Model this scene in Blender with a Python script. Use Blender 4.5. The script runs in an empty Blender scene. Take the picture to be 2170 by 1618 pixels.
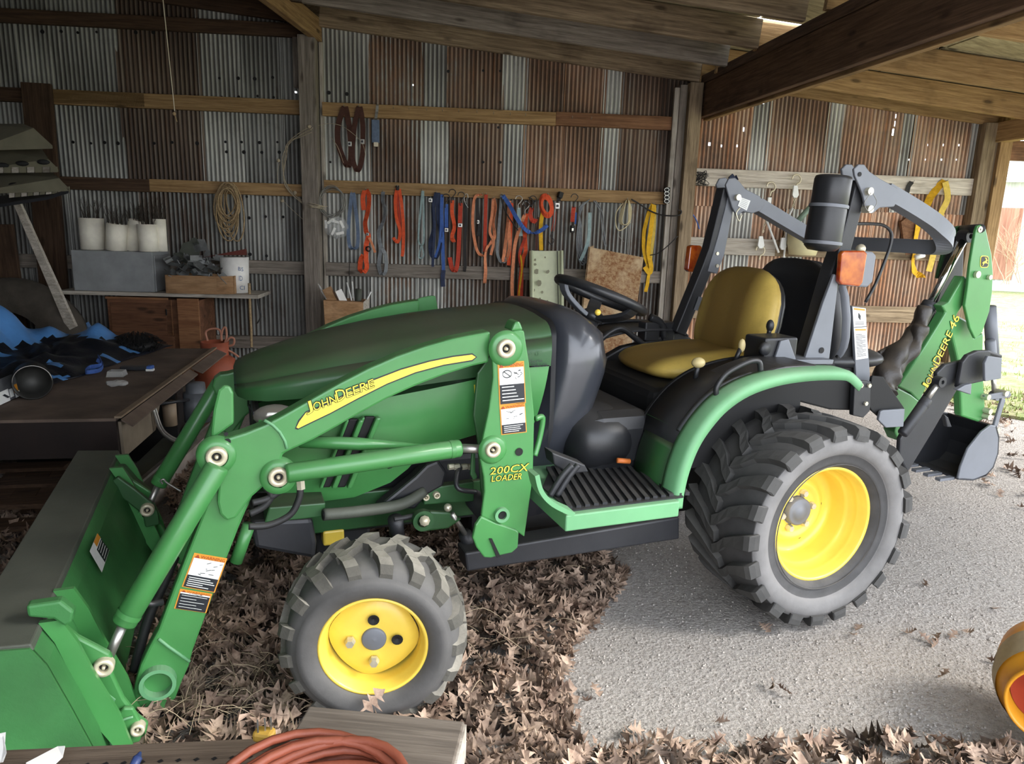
import bpy, bmesh, math, random
from math import sin, cos, pi, radians, sqrt, atan2
from mathutils import Vector, Matrix
random.seed(7)
V = Vector
sc = bpy.context.scene
COL = sc.collection
# ------------------------------------------------------------------ camera
CW, CH, CF = 2170, 1618, 1536.8
CP = V((-1.7003, -1.574, 1.2198))
_yaw, _pit, _rol = -0.37475, 0.21522, 0.03216
CD = V((-sin(_yaw)*cos(_pit), cos(_yaw)*cos(_pit), -sin(_pit)))
_r = CD.cross(V((0, 0, 1))).normalized(); _u = _r.cross(CD)
CR = _r*cos(_rol) + _u*sin(_rol); CU = -_r*sin(_rol) + _u*cos(_rol)
cam = bpy.data.objects.new('camera', bpy.data.cameras.new('camera'))
COL.objects.link(cam); sc.camera = cam
cam.matrix_world = Matrix(((CR.x, CU.x, -CD.x, CP.x), (CR.y, CU.y, -CD.y, CP.y), (CR.z, CU.z, -CD.z, CP.z), (0, 0, 0, 1)))
cam.data.sensor_width = 36; cam.data.lens = CF/CW*36; cam.data.clip_start = .02; cam.data.clip_end = 200
# ------------------------------------------------------------------ light
w = bpy.data.worlds.new('overcast_sky'); sc.world = w; w.use_nodes = True
_n = w.node_tree; _bg = _n.nodes['Background']
_tc = _n.nodes.new('ShaderNodeTexCoord'); _sx = _n.nodes.new('ShaderNodeSeparateXYZ'); _cr = _n.nodes.new('ShaderNodeValToRGB')
_n.links.new(_tc.outputs['Generated'], _sx.inputs[0]); _n.links.new(_sx.outputs[2], _cr.inputs[0]); _n.links.new(_cr.outputs[0], _bg.inputs[0])
_cr.color_ramp.elements[0].position = .0; _cr.color_ramp.elements[0].color = (.93, .95, 1, 1)
_cr.color_ramp.elements[1].position = 1; _cr.color_ramp.elements[1].color = (.62, .72, .88, 1)
_bg.inputs[1].default_value = 2.15
_s = bpy.data.lights.new('veiled_sun', 'SUN'); _s.energy = 3.8; _s.angle = radians(26); _s.color = (1, .96, .9)
_so = bpy.data.objects.new('veiled_sun', _s); COL.objects.link(_so)
_so.rotation_euler = V((-.66, .34, -.60)).to_track_quat('-Z', 'Y').to_euler()
sc.view_settings.view_transform = 'Standard'; sc.view_settings.look = 'None'
sc.view_settings.gamma = 1; sc.view_settings.use_curve_mapping = False
sc.view_settings.exposure = 1.5
sc.cycles.use_denoising = True
sc.cycles.max_bounces = 8; sc.cycles.diffuse_bounces = 5
# ------------------------------------------------------------------ points: a pixel of the photograph carried onto a real plane
def ray(x, y): return CD + CR*((x-CW/2)/CF) - CU*((y-CH/2)/CF)
def PY(x, y, Y): v = ray(x, y); return CP + v*((Y-CP.y)/v.y)
def PZ(x, y, Z): v = ray(x, y); return CP + v*((Z-CP.z)/v.z)
def PX(x, y, X): v = ray(x, y); return CP + v*((X-CP.x)/v.x)
WY = -0.29443
WD = V((cos(WY), sin(WY), 0)); WN = V((sin(WY), -cos(WY), 0))
WO = V((0.06195, 3.88124, 0))
def W(s, t, z): return WO + WD*s + WN*t + V((0, 0, z))          # along the back wall, out from it, up
def PW(x, y, t=0.):
    v = ray(x, y); k = ((WO+WN*t-CP).dot(WN))/v.dot(WN); return CP + v*k
def SW(x, y, t=0.):
    p = PW(x, y, t); return (p-WO).dot(WD), p.z
# ------------------------------------------------------------------ materials
def lin(c):
    if isinstance(c, str): c = tuple(int(c[i:i+2], 16) for i in (0, 2, 4))
    return tuple(((v/255)/12.92 if v/255 <= .04045 else ((v/255+.055)/1.055)**2.4) for v in c)
class NT:
    def __init__(s, name):
        s.m = bpy.data.materials.new(name); s.m.use_nodes = True; s.t = s.m.node_tree
        s.b = s.t.nodes['Principled BSDF']
    def n(s, typ, **k):
        q = s.t.nodes.new(typ)
        for a, b in k.items():
            if a.startswith('i_'): q.inputs[int(a[2:])].default_value = b
            else: setattr(q, a, b)
        return q
    def l(s, a, b): s.t.links.new(a, b)
    def noise(s, vec, scale, detail=4, rough=.55, dist=0):
        q = s.n('ShaderNodeTexNoise'); q.inputs['Scale'].default_value = scale; q.inputs['Detail'].default_value = detail
        q.inputs['Roughness'].default_value = rough; q.inputs['Distortion'].default_value = dist
        if vec is not None: s.l(vec, q.inputs['Vector'])
        return q.outputs[0]
    def ramp(s, f, a, b, c0=(0, 0, 0), c1=(1, 1, 1)):
        q = s.n('ShaderNodeValToRGB'); e = q.color_ramp.elements
        e[0].position = a; e[1].position = b; e[0].color = (*c0, 1); e[1].color = (*c1, 1); s.l(f, q.inputs[0]); return q.outputs[0]
    def mix(s, f, a, b, mode='MIX'):
        q = s.n('ShaderNodeMix', data_type='RGBA', blend_type=mode)
        for i, v in ((0, f), (6, a), (7, b)):
            if hasattr(v, 'links'): s.l(v, q.inputs[i])
            else: q.inputs[i].default_value = v if i == 0 else (*v[:3], 1)
        return q.outputs[2]
    def math(s, op, a, b=0., c=0., clamp=False):
        q = s.n('ShaderNodeMath', operation=op); q.use_clamp = clamp
        for i, v in enumerate((a, b, c)):
            if hasattr(v, 'links'): s.l(v, q.inputs[i])
            else: q.inputs[i].default_value = v
        return q.outputs[0]
    def mapv(s, vec, sc_):
        q = s.n('ShaderNodeMapping'); q.inputs['Scale'].default_value = sc_; s.l(vec, q.inputs[0]); return q.outputs[0]
    def bump(s, h, st=.3, d=.01):
        q = s.n('ShaderNodeBump'); q.inputs['Strength'].default_value = st; q.inputs['Distance'].default_value = d
        s.l(h, q.inputs['Height']); s.l(q.outputs[0], s.b.inputs['Normal'])
MC = {}
def paint(name, c, rough=.45, metal=0., var=.12, vs=6., dust=0., dustc='8d8472', bump=.0, bs=60., coat=0., spec=.5, dsc=11.):
    """a surface of one colour, mottled; dust lies on what faces up"""
    if name in MC: return MC[name]
    t = NT(name); c = lin(c); g = t.n('ShaderNodeNewGeometry')
    a = t.noise(g.outputs['Position'], vs, 5)
    col = t.mix(t.ramp(a, .3, .7), tuple(v*(1-var) for v in c), tuple(min(1, v*(1+var)) for v in c))
    if dust > 0:
        sx = t.n('ShaderNodeSeparateXYZ'); t.l(g.outputs['Normal'], sx.inputs[0])
        up = t.math('MULTIPLY', t.math('MAXIMUM', t.math('SUBTRACT', sx.outputs[2], .35), 0.), 1.6, clamp=True)
        f = t.math('MULTIPLY', t.math('ADD', t.math('MULTIPLY', up, .9), .18), t.math('ADD', t.math('MULTIPLY', t.ramp(t.noise(g.outputs['Position'], dsc, 6, .65), .3, .7), .6), .4))
        f = t.math('MULTIPLY', f, dust, clamp=True)
        col = t.mix(f, col, lin(dustc))
        t.l(t.math('ADD', t.math('MULTIPLY', f, .5), rough, clamp=True), t.b.inputs['Roughness'])
    else: t.b.inputs['Roughness'].default_value = rough
    t.l(col, t.b.inputs['Base Color']); t.b.inputs['Metallic'].default_value = metal
    t.b.inputs['Specular IOR Level'].default_value = spec
    if coat: t.b.inputs['Coat Weight'].default_value = coat; t.b.inputs['Coat Roughness'].default_value = .15
    if bump: t.bump(t.noise(g.outputs['Position'], bs, 6, .7), bump, .01)
    MC[name] = t.m; return t.m
def flat(name, c, rough=.6, metal=0.):
    if name in MC: return MC[name]
    t = NT(name); t.b.inputs['Base Color'].default_value = (*lin(c), 1); t.b.inputs['Roughness'].default_value = rough
    t.b.inputs['Metallic'].default_value = metal; MC[name] = t.m; return t.m
def wood(name, c0, c1, rough=.85, k=1., stain='2a2018', bump=.35):
    """weathered board: the grain runs along the board's own length (its longest side)"""
    if name in MC: return MC[name]
    t = NT(name); tc = t.n('ShaderNodeTexCoord'); oi = t.n('ShaderNodeObjectInfo')
    va = t.n('ShaderNodeVectorMath', operation='ADD'); t.l(tc.outputs['Object'], va.inputs[0])
    cb = t.n('ShaderNodeCombineXYZ'); r = t.math('MULTIPLY', oi.outputs['Random'], 37.); t.l(r, cb.inputs[0]); t.l(r, cb.inputs[1]); t.l(r, cb.inputs[2])
    t.l(cb.outputs[0], va.inputs[1]); v = va.outputs[0]
    gr = t.noise(t.mapv(v, (1.3, 26*k, 26*k)), 2.2, 8, .6, .35)
    fine = t.noise(t.mapv(v, (6, 160*k, 160*k)), 1.5, 4, .6)
    big = t.noise(v, 2.2, 4, .6)
    col = t.mix(t.ramp(gr, .32, .68), lin(c0), lin(c1))
    col = t.mix(t.math('MULTIPLY', t.ramp(fine, .45, .62), .35), col, tuple(x*.45 for x in lin(c0)))
    col = t.mix(t.math('MULTIPLY', t.ramp(big, .56, .72), .55), col, lin(stain))
    kn = t.n('ShaderNodeTexVoronoi'); kn.inputs['Scale'].default_value = 1; t.l(t.mapv(v, (3.1, 9, 9)), kn.inputs['Vector'])
    col = t.mix(t.math('MULTIPLY', t.ramp(kn.outputs['Distance'], .07, .16, (1, 1, 1), (0, 0, 0)), .7), col, lin(stain))
    br = t.math('ADD', t.math('MULTIPLY', oi.outputs['Random'], .35), .82)
    hs = t.n('ShaderNodeHueSaturation'); t.l(br, hs.inputs['Value']); t.l(col, hs.inputs['Color'])
    t.l(hs.outputs[0], t.b.inputs['Base Color']); t.b.inputs['Roughness'].default_value = rough; t.b.inputs['Specular IOR Level'].default_value = .25
    t.bump(t.math('ADD', gr, t.math('MULTIPLY', fine, .6)), bump, .006); MC[name] = t.m; return t.m
def tin(name):
    """galvanised corrugated sheet; the object's colour says how far it has rusted (r), how light it is (g), how orange the rust is (b)"""
    t = NT(name); tc = t.n('ShaderNodeTexCoord'); oi = t.n('ShaderNodeObjectInfo')
    sp = t.n('ShaderNodeSeparateColor'); t.l(oi.outputs['Color'], sp.inputs[0]); R, G, B = sp.outputs[0], sp.outputs[1], sp.outputs[2]
    va = t.n('ShaderNodeVectorMath', operation='ADD'); t.l(tc.outputs['Object'], va.inputs[0])
    cb = t.n('ShaderNodeCombineXYZ'); r = t.math('MULTIPLY', oi.outputs['Random'], 53.); t.l(r, cb.inputs[0]); t.l(r, cb.inputs[2]); t.l(cb.outputs[0], va.inputs[1]); v = va.outputs[0]
    sx = t.n('ShaderNodeSeparateXYZ'); t.l(tc.outputs['Object'], sx.inputs[0])
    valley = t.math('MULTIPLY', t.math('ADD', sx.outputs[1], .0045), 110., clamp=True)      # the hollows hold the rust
    st = t.noise(t.mapv(v, (16, 1, .75)), 1.6, 6, .65, .25)
    pat = t.noise(t.mapv(v, (1.6, 1, 1.6)), 2.6, 7, .7, .4)
    fine = t.noise(t.mapv(v, (30, 30, 9)), 3, 6, .7)
    z0 = t.mix(fine, (.16, .175, .175), (.42, .43, .41))
    z1 = t.mix(t.ramp(st, .35, .7), z0, (.55, .56, .52))
    zinc = t.mix(t.math('MULTIPLY', t.ramp(pat, .55, .75), .5), z1, (.12, .13, .12))
    rdark = t.mix(fine, (.055, .026, .014), (.16, .075, .035)); rlight = t.mix(fine, (.27, .095, .035), (.44, .20, .085))
    rust = t.mix(t.math('MULTIPLY', B, t.ramp(pat, .35, .65)), rdark, rlight)
    m = t.math('ADD', t.math('MULTIPLY', st, .9), t.math('MULTIPLY', pat, .55))
    m = t.math('ADD', m, t.math('MULTIPLY', valley, .26)); m = t.math('ADD', m, t.math('SUBTRACT', R, 1.33))
    m = t.math('MULTIPLY', m, 6., clamp=True)
    col = t.mix(m, zinc, rust)
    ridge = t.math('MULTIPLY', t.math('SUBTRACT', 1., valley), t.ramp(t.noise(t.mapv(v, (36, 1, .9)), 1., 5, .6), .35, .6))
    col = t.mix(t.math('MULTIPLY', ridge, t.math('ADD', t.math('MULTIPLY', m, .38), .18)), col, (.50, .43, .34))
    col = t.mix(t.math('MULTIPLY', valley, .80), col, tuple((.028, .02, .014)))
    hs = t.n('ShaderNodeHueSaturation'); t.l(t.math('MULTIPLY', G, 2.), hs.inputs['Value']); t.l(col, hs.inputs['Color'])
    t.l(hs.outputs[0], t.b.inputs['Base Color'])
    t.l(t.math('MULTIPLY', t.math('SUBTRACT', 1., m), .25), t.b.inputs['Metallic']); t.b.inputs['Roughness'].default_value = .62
    t.bump(t.math('ADD', fine, st), .25, .004); return t.m
def gravel():
    t = NT('gravel_dirt'); g = t.n('ShaderNodeNewGeometry'); p = g.outputs['Position']
    a = t.noise(p, 1.3, 5, .6); b = t.noise(p, 55, 8, .75); c = t.noise(p, 260, 4, .7)
    vo = t.n('ShaderNodeTexVoronoi'); vo.inputs['Scale'].default_value = 95; t.l(p, vo.inputs['Vector'])
    col = t.mix(t.ramp(b, .36, .64), lin('8b8077'), lin('e9e1d8'))
    col = t.mix(t.math('MULTIPLY', t.ramp(a, .4, .7), .45), col, lin('bfb1a2'))
    col = t.mix(t.math('MULTIPLY', t.ramp(vo.outputs['Distance'], .0, .5), .5), col, lin('dcd7d1'))
    col = t.mix(t.math('MULTIPLY', t.ramp(c, .5, .7), .55), col, lin('524840'))
    t.l(col, t.b.inputs['Base Color']); t.b.inputs['Roughness'].default_value = .95; t.b.inputs['Specular IOR Level'].default_value = .15
    t.bump(t.math('ADD', t.math('ADD', t.math('MULTIPLY', b, 1.5), c), vo.outputs['Distance']), .85, .026); return t.m
# ------------------------------------------------------------------ mesh builder
class MB:
    def __init__(s): s.v = []; s.f = []; s.mi = []; s.sm = []
    def add(s, vs, fs, mi=0, smooth=False):
        o = len(s.v); s.v += [tuple(v) for v in vs]; s.f += [[i+o for i in f] for f in fs]; s.mi += [mi]*len(fs); s.sm += [smooth]*len(fs); return s
    def box(s, c, size, M=None, mi=0, taper=1.):
        hx, hy, hz = (d/2 for d in size); c = V(c); vs = []
        for z in (-1, 1):
            k = taper if z > 0 else 1
            for y, x in ((-1, -1), (-1, 1), (1, 1), (1, -1)): vs.append(V((x*hx*k, y*hy*k, z*hz)))
        if M is not None: vs = [M @ v for v in vs]
        return s.add([v+c for v in vs], [(3, 2, 1, 0), (4, 5, 6, 7), (0, 1, 5, 4), (1, 2, 6, 5), (2, 3, 7, 6), (3, 0, 4, 7)], mi)
    def hexa(s, a, mi=0): return s.add(a, [(3, 2, 1, 0), (4, 5, 6, 7), (0, 1, 5, 4), (1, 2, 6, 5), (2, 3, 7, 6), (3, 0, 4, 7)], mi)
    def prism(s, pts, ext, mi=0):
        n = len(pts); pts = [V(p) for p in pts]; ext = V(ext)
        nrm = V((0, 0, 0))
        for i in range(n): nrm += pts[i].cross(pts[(i+1) % n])
        if nrm.dot(ext) > 0: pts = pts[::-1]
        vs = pts + [p+ext for p in pts]
        return s.add(vs, [tuple(range(n)), tuple(range(2*n-1, n-1, -1))] + [(i, i+n, (i+1) % n+n, (i+1) % n) for i in range(n)], mi)
    def loft(s, secs, closed=True, caps=True, mi=0, smooth=True):
        n = len(secs[0]); vs = [p for q in secs for p in q]; fs = []
        for a in range(len(secs)-1):
            for i in range(n if closed else n-1):
                j = (i+1) % n; fs.append((a*n+i, a*n+j, (a+1)*n+j, (a+1)*n+i))
        if caps and closed: fs += [tuple(range(n-1, -1, -1)), tuple((len(secs)-1)*n+i for i in range(n))]
        return s.add(vs, fs, mi, smooth)
    def tube(s, pts, r, seg=10, closed=False, mi=0, caps=True, sq=False, up=None, ry=None):
        pts = [V(p) for p in pts]; N = len(pts); rs = r if isinstance(r, (list, tuple)) else [r]*N; secs = []
        nrm = None
        for i in range(N):
            if closed: tg = (pts[(i+1) % N]-pts[i-1])
            else: tg = pts[min(i+1, N-1)]-pts[max(i-1, 0)]
            if tg.length < 1e-9: tg = V((0, 0, 1))
            tg.normalize()
            if up is not None: nrm = V(up)
            if nrm is None: nrm = V((0, 0, 1)) if abs(tg.z) < .9 else V((1, 0, 0))
            nrm = (nrm - tg*nrm.dot(tg))
            if nrm.length < 1e-6: nrm = tg.orthogonal()
            nrm.normalize(); b = tg.cross(nrm); rr = rs[i]; r2 = ry if ry else rr
            if sq: secs.append([pts[i]+nrm*(a*rr)+b*(c*r2) for a, c in ((-1, -1), (-1, 1), (1, 1), (1, -1))])
            else: secs.append([pts[i]+nrm*(rr*cos(2*pi*k/seg))+b*(r2*sin(2*pi*k/seg)) for k in range(seg)])
        if closed: secs.append(secs[0])
        return s.loft(secs, True, caps and not closed, mi, not sq)
    def lathe(s, prof, o, ax, seg=40, mi=0, smooth=True, arc=(0, 2*pi), closed=True):
        o = V(o); ax = V(ax).normalized(); a = ax.cross(V((0, 0, 1)))
        if a.length < 1e-4: a = V((1, 0, 0))
        a.normalize(); b = ax.cross(a)
        secs = [[o+ax*h+(a*cos(arc[0]+(arc[1]-arc[0])*k/seg)+b*sin(arc[0]+(arc[1]-arc[0])*k/seg))*r for k in range(seg if closed else seg+1)] for h, r in prof]
        return s.loft(secs, closed, False, mi, smooth)
    def disc(s, o, ax, r, h, seg=24, mi=0, r2=None):
        r2 = r if r2 is None else r2
        return s.lathe([(0, 0.0001), (0, r), (h, r2), (h, .0001)], o, ax, seg, mi, False)
    def ring(s, o, ax, r0, r1, h, seg=28, mi=0):
        return s.lathe([(0, r0), (0, r1), (h, r1), (h, r0), (0, r0)], o, ax, seg, mi, False)
    def sphere(s, c, r, seg=12, mi=0, sc_=(1, 1, 1), M=None):
        vs = []; fs = []; c = V(c); rn = max(4, seg//2)
        for i in range(rn+1):
            for j in range(seg):
                p = V((r*sc_[0]*sin(pi*i/rn)*cos(2*pi*j/seg), r*sc_[1]*sin(pi*i/rn)*sin(2*pi*j/seg), r*sc_[2]*cos(pi*i/rn)))
                vs.append(c+(M @ p if M is not None else p))
        for i in range(rn):
            for j in range(seg): fs.append((i*seg+j, (i+1)*seg+j, (i+1)*seg+(j+1) % seg, i*seg+(j+1) % seg))
        return s.add(vs, fs, mi, True)
    def ribbon(s, pts, wd, width, th=.003, mi=0, twist=None):
        """webbing: wd is the direction of its width, twist an optional list of angles"""
        secs = []; N = len(pts); pts = [V(p) for p in pts]
        for i in range(N):
            tg = (pts[min(i+1, N-1)]-pts[max(i-1, 0)]).normalized(); b = V(wd)-tg*V(wd).dot(tg)
            if b.length < 1e-5: b = tg.orthogonal()
            b.normalize()
            if twist: b = Matrix.Rotation(twist[i], 3, tg) @ b
            n = tg.cross(b); secs.append([pts[i]+b*(x*width/2)+n*(y*th/2) for x, y in ((-1, -1), (1, -1), (1, 1), (-1, 1))])
        return s.loft(secs, True, True, mi, False)
    def build(s, name, mats, parent=None, loc=None, bevel=0., weld=False, rot=None, angle=40):
        me = bpy.data.meshes.new(name); me.from_pydata(s.v, [], s.f)
        if not isinstance(mats, (list, tuple)): mats = [mats]
        for m in mats: me.materials.append(m)
        me.polygons.foreach_set('material_index', s.mi); me.polygons.foreach_set('use_smooth', s.sm)
        bm = bmesh.new(); bm.from_mesh(me)
        if weld: bmesh.ops.remove_doubles(bm, verts=bm.verts, dist=1e-5)
        bmesh.ops.recalc_face_normals(bm, faces=bm.faces); bm.to_mesh(me); bm.free(); me.update()
        o = bpy.data.objects.new(name, me); COL.objects.link(o)
        if loc is not None: o.location = loc
        if rot is not None: o.rotation_euler = rot
        if parent is not None:
            o.parent = parent
            if loc is None: o.matrix_parent_inverse = ABS[parent.name].inverted() if parent.name in ABS else Matrix()
        if bevel:
            b = o.modifiers.new('b', 'BEVEL'); b.width = bevel; b.segments = 2; b.limit_method = 'ANGLE'; b.angle_limit = radians(angle); b.harden_normals = False
        return o
ABS = {}
def smooth_path(pts, n=6, closed=False):
    pts = [V(p) for p in pts]; N = len(pts); out = []
    for i in range(N if closed else N-1):
        p0, p1, p2, p3 = (pts[i-1] if (closed or i > 0) else pts[0], pts[i], pts[(i+1) % N], pts[(i+2) % N] if (closed or i+2 < N) else pts[-1])
        for k in range(n):
            t = k/n; out.append(.5*((2*p1)+(p2-p0)*t+(2*p0-5*p1+4*p2-p3)*t*t+(3*p1-p0-3*p2+p3)*t**3))
    if not closed: out.append(pts[-1])
    return out
def thing(name, label, cat, loc=(0, 0, 0), group=None):
    o = bpy.data.objects.new(name, None); COL.objects.link(o); o.location = loc; o.empty_display_size = .05
    ABS[o.name] = Matrix.Translation(V(loc)); return tag(o, label, cat, group)
def tag(o, label=None, cat=None, group=None, kind=None):
    if label: o['label'] = label
    if cat: o['category'] = cat
    if group: o['group'] = group
    if kind: o['kind'] = kind
    return o
def struct(name):
    o = bpy.data.objects.new(name, None); COL.objects.link(o); o['kind'] = 'structure'; return o
def inst(o, dloc, parent=None):
    c = o.copy(); COL.objects.link(c); c.location = o.location+V(dloc)
    if parent is not None: c.parent = parent; 
    return c
def dup_tree(o, dloc, parent=None):
    c = inst(o, dloc, parent)
    for ch in [q for q in bpy.data.objects if q.parent == o]: 
        d = ch.copy(); COL.objects.link(d); d.parent = c
    return c
_txt = {}
def text_polys(s, squash=1.):
    """letter outlines as triangles in a unit-height line"""
    if s in _txt: return _txt[s]
    c = bpy.data.curves.new('t', 'FONT'); c.body = s; c.resolution_u = 2; o = bpy.data.objects.new('t', c); COL.objects.link(o)
    dg = bpy.context.evaluated_depsgraph_get(); dg.update(); me = o.evaluated_get(dg).to_mesh()
    vs = [V(v.co) for v in me.vertices]; fs = [tuple(p.vertices) for p in me.polygons]
    bpy.data.objects.remove(o); bpy.data.curves.remove(c)
    x0 = min(v.x for v in vs); x1 = max(v.x for v in vs); y0 = min(v.y for v in vs); y1 = max(v.y for v in vs)
    r = ([((v.x-x0)/(x1-x0), (v.y-y0)/(y1-y0)) for v in vs], fs); _txt[s] = r; return r
class Decal:
    """flat print on a plane given by four corners (top left, top right, bottom right, bottom left)"""
    def __init__(s, c, nrm, lift=.0012): s.c = [V(p) for p in c]; s.n = V(nrm).normalized(); s.l = lift; s.mb = MB()
    def p(s, u, v, k=1.): a, b, c, d = s.c; return (a*(1-u)+b*u)*(1-v)+(d*(1-u)+c*u)*v+s.n*s.l*k
    def rect(s, u0, v0, u1, v1, mi, k=1.): s.mb.add([s.p(u0, v0, k), s.p(u1, v0, k), s.p(u1, v1, k), s.p(u0, v1, k)], [(0, 1, 2, 3)], mi); return s
    def poly(s, pts, mi, k=2.): s.mb.add([s.p(u, v, k) for u, v in pts], [tuple(range(len(pts)))], mi); return s
    def line(s, u0, v0, u1, v1, w, mi, k=2.):
        d = V((u1-u0, v1-v0)); n = V((-d.y, d.x)).normalized()*w/2
        return s.poly([(u0+n.x, v0+n.y), (u1+n.x, v1+n.y), (u1-n.x, v1-n.y), (u0-n.x, v0-n.y)], mi, k)
    def text(s, t, u0, v0, u1, v1, mi, k=3., shear=0.):
        vs, fs = text_polys(t); s.mb.add([s.p(u0+(u1-u0)*(x+shear*y), v1+(v0-v1)*y, k) for x, y in vs], fs, mi); return s
# ================================================================== materials used in many places
M_tin = tin('weathered_tin')
M_wd = wood('weathered_board', '6b5b48', 'a8957a'); M_wl = wood('tan_board', '8a6c48', 'b8986c'); M_wr = wood('red_brown_board', '6b4a35', '9a7254')
M_wg = wood('grey_board', '6a6259', '9c9388'); M_dk = wood('dark_board', '3a2c22', '5a4636'); M_ply = wood('roof_ply', '8c8064', 'b9ad8c', k=.4, bump=.15)
M_beam = wood('dark_beam', '4a382b', '735a46', stain='2e2119'); M_pale = wood('pale_board', 'a09789', 'cfc8bc')
M_steel = paint('worn_steel', 'b4b2ac', .38, .85, .15, 30); M_zincb = paint('zinc_bolt', 'd2cdb8', .35, .6, .1, 60)
M_blk = paint('black_plastic', '1d1f23', .38, 0, .1, 8, dust=.22, dustc='6f6a62', bump=.05); M_blkm = paint('black_metal', '24262b', .45, .1, .15, 8, dust=.3, dustc='77736c', bump=.06)
M_blkd = flat('deep_black', '0b0b0c', .7); M_gry = paint('grey_powdercoat', '6e7279', .5, .15, .1, 6, dust=.15, dustc='a8a49a')
M_white = paint('white_plastic', 'eceae4', .5, 0, .06, 20); M_card = wood('cardboard', 'a07a55', 'c09a74', k=.3, bump=.05)
M_rope = paint('tan_rope', 'a8906c', .9, 0, .25, 90, bump=.4, bs=300); M_wire = paint('dull_wire', '8d8c86', .5, .4, .15, 60)
# ================================================================== back wall
wall = struct('wall_back')
AMP, PITCH = .0045, .03175
HOLES = []
for x, y, w_, h_ in ((1504, 305, .020, .024), (1529, 309, .014, .018), (1562, 309, .014, .018), (1576, 274, .012, .03), (1899, 246, .012, .03), (1896, 262, .012, .04), (1892, 280, .016, .05), (1618, 218, .010, .012), (1966, 307, .010, .014), (1999, 307, .012, .016), (2033, 307, .010, .014), (1928, 338, .010, .012), (1961, 338, .010, .012), (1995, 338, .014, .014), (2027, 338, .010, .012), (627, 195, .010, .012), (875, 180, .008, .010)):
    s_, z_ = SW(x, y); HOLES.append((s_, z_, w_, h_))
def sheet(s0, s1, z0, z1, col, parent, t=0., origin=None, name='corrugated_sheet', flip=None):
    n = int((s1-s0)/PITCH*8)+1; vs = []; fs = []; rows = 5
    zs = [z0+(z1-z0)*k/4 for k in range(5)]; hs_ = [h for h in HOLES if origin is None and s0 < h[0] < s1 and z0 < h[1] < z1]
    for h in hs_: zs += [h[1]-h[3]/2, h[1]+h[3]/2]
    zs = sorted(zs); rows = len(zs)
    L = s1-s0; ph = random.random()*6
    for r_ in range(rows):
        z = zs[r_]-z0
        for i in range(n):
            x = L*i/(n-1); vs.append((x, -AMP*cos(2*pi*(x/PITCH))+.003*sin(z*5+x*4+ph), z))
    for r_ in range(rows-1):
        for i in range(n-1):
            if any(abs(s0+L*(i+.5)/(n-1)-h[0]) < h[2]/2 and abs((zs[r_]+zs[r_+1])/2-h[1]) < h[3]/2 for h in hs_): continue
            a = r_*n+i; fs.append((a, a+1, a+n+1, a+n))
    b = MB().add(vs, fs, 0, True); p = W(s0, t, z0) if origin is None else origin
    o = b.build(name, M_tin, parent, loc=p, rot=(0, 0, WY if flip is None else flip)); o.color = (*col, 1); return o
def sx(px, y=330): return SW(px, y)[0]
# colour triples: how rusty, how light, how orange
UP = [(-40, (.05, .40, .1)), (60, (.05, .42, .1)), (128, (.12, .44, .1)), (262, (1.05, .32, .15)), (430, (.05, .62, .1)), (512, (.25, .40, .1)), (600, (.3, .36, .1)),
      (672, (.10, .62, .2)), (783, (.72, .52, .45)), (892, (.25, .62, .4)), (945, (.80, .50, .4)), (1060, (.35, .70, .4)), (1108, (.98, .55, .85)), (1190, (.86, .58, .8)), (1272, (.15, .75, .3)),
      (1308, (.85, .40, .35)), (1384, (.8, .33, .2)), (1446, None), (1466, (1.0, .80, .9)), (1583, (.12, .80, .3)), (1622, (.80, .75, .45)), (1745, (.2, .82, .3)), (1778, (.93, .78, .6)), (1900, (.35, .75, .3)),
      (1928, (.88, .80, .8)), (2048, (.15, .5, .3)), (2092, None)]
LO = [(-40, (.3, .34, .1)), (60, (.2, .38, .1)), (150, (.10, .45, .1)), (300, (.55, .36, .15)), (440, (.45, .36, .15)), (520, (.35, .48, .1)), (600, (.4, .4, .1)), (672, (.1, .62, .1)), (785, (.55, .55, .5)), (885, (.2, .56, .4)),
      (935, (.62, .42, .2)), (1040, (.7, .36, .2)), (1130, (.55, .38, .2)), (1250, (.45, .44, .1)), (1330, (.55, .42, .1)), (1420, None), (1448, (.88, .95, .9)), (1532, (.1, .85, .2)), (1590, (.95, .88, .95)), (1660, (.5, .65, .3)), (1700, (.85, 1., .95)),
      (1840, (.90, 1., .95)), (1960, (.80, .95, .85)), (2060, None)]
ROOF_A, ROOF_M = 2.452, -.0899
def zroof(s): return ROOF_A+ROOF_M*s
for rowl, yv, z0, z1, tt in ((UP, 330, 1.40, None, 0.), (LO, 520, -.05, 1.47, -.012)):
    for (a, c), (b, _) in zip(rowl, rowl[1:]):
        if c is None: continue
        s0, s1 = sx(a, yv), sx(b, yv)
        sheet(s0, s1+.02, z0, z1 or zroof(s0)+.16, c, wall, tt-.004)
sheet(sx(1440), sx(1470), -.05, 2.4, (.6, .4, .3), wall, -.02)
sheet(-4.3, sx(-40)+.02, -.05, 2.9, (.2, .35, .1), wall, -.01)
def board(name, s0, s1, z0, z1, th, mat, parent, t=None, dz=0., sub=None):
    """a board lying along the wall; z0..z1 its height, th its thickness, dz the rise from end to end"""
    L = s1-s0; t = th/2+.006 if t is None else t
    o = MB().box((0, 0, 0), (L, th, z1-z0)).build(name, mat, parent, loc=W((s0+s1)/2, t, (z0+z1)/2+dz/2), rot=(0, -atan2(dz, L), WY), bevel=.003)
    return o
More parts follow.
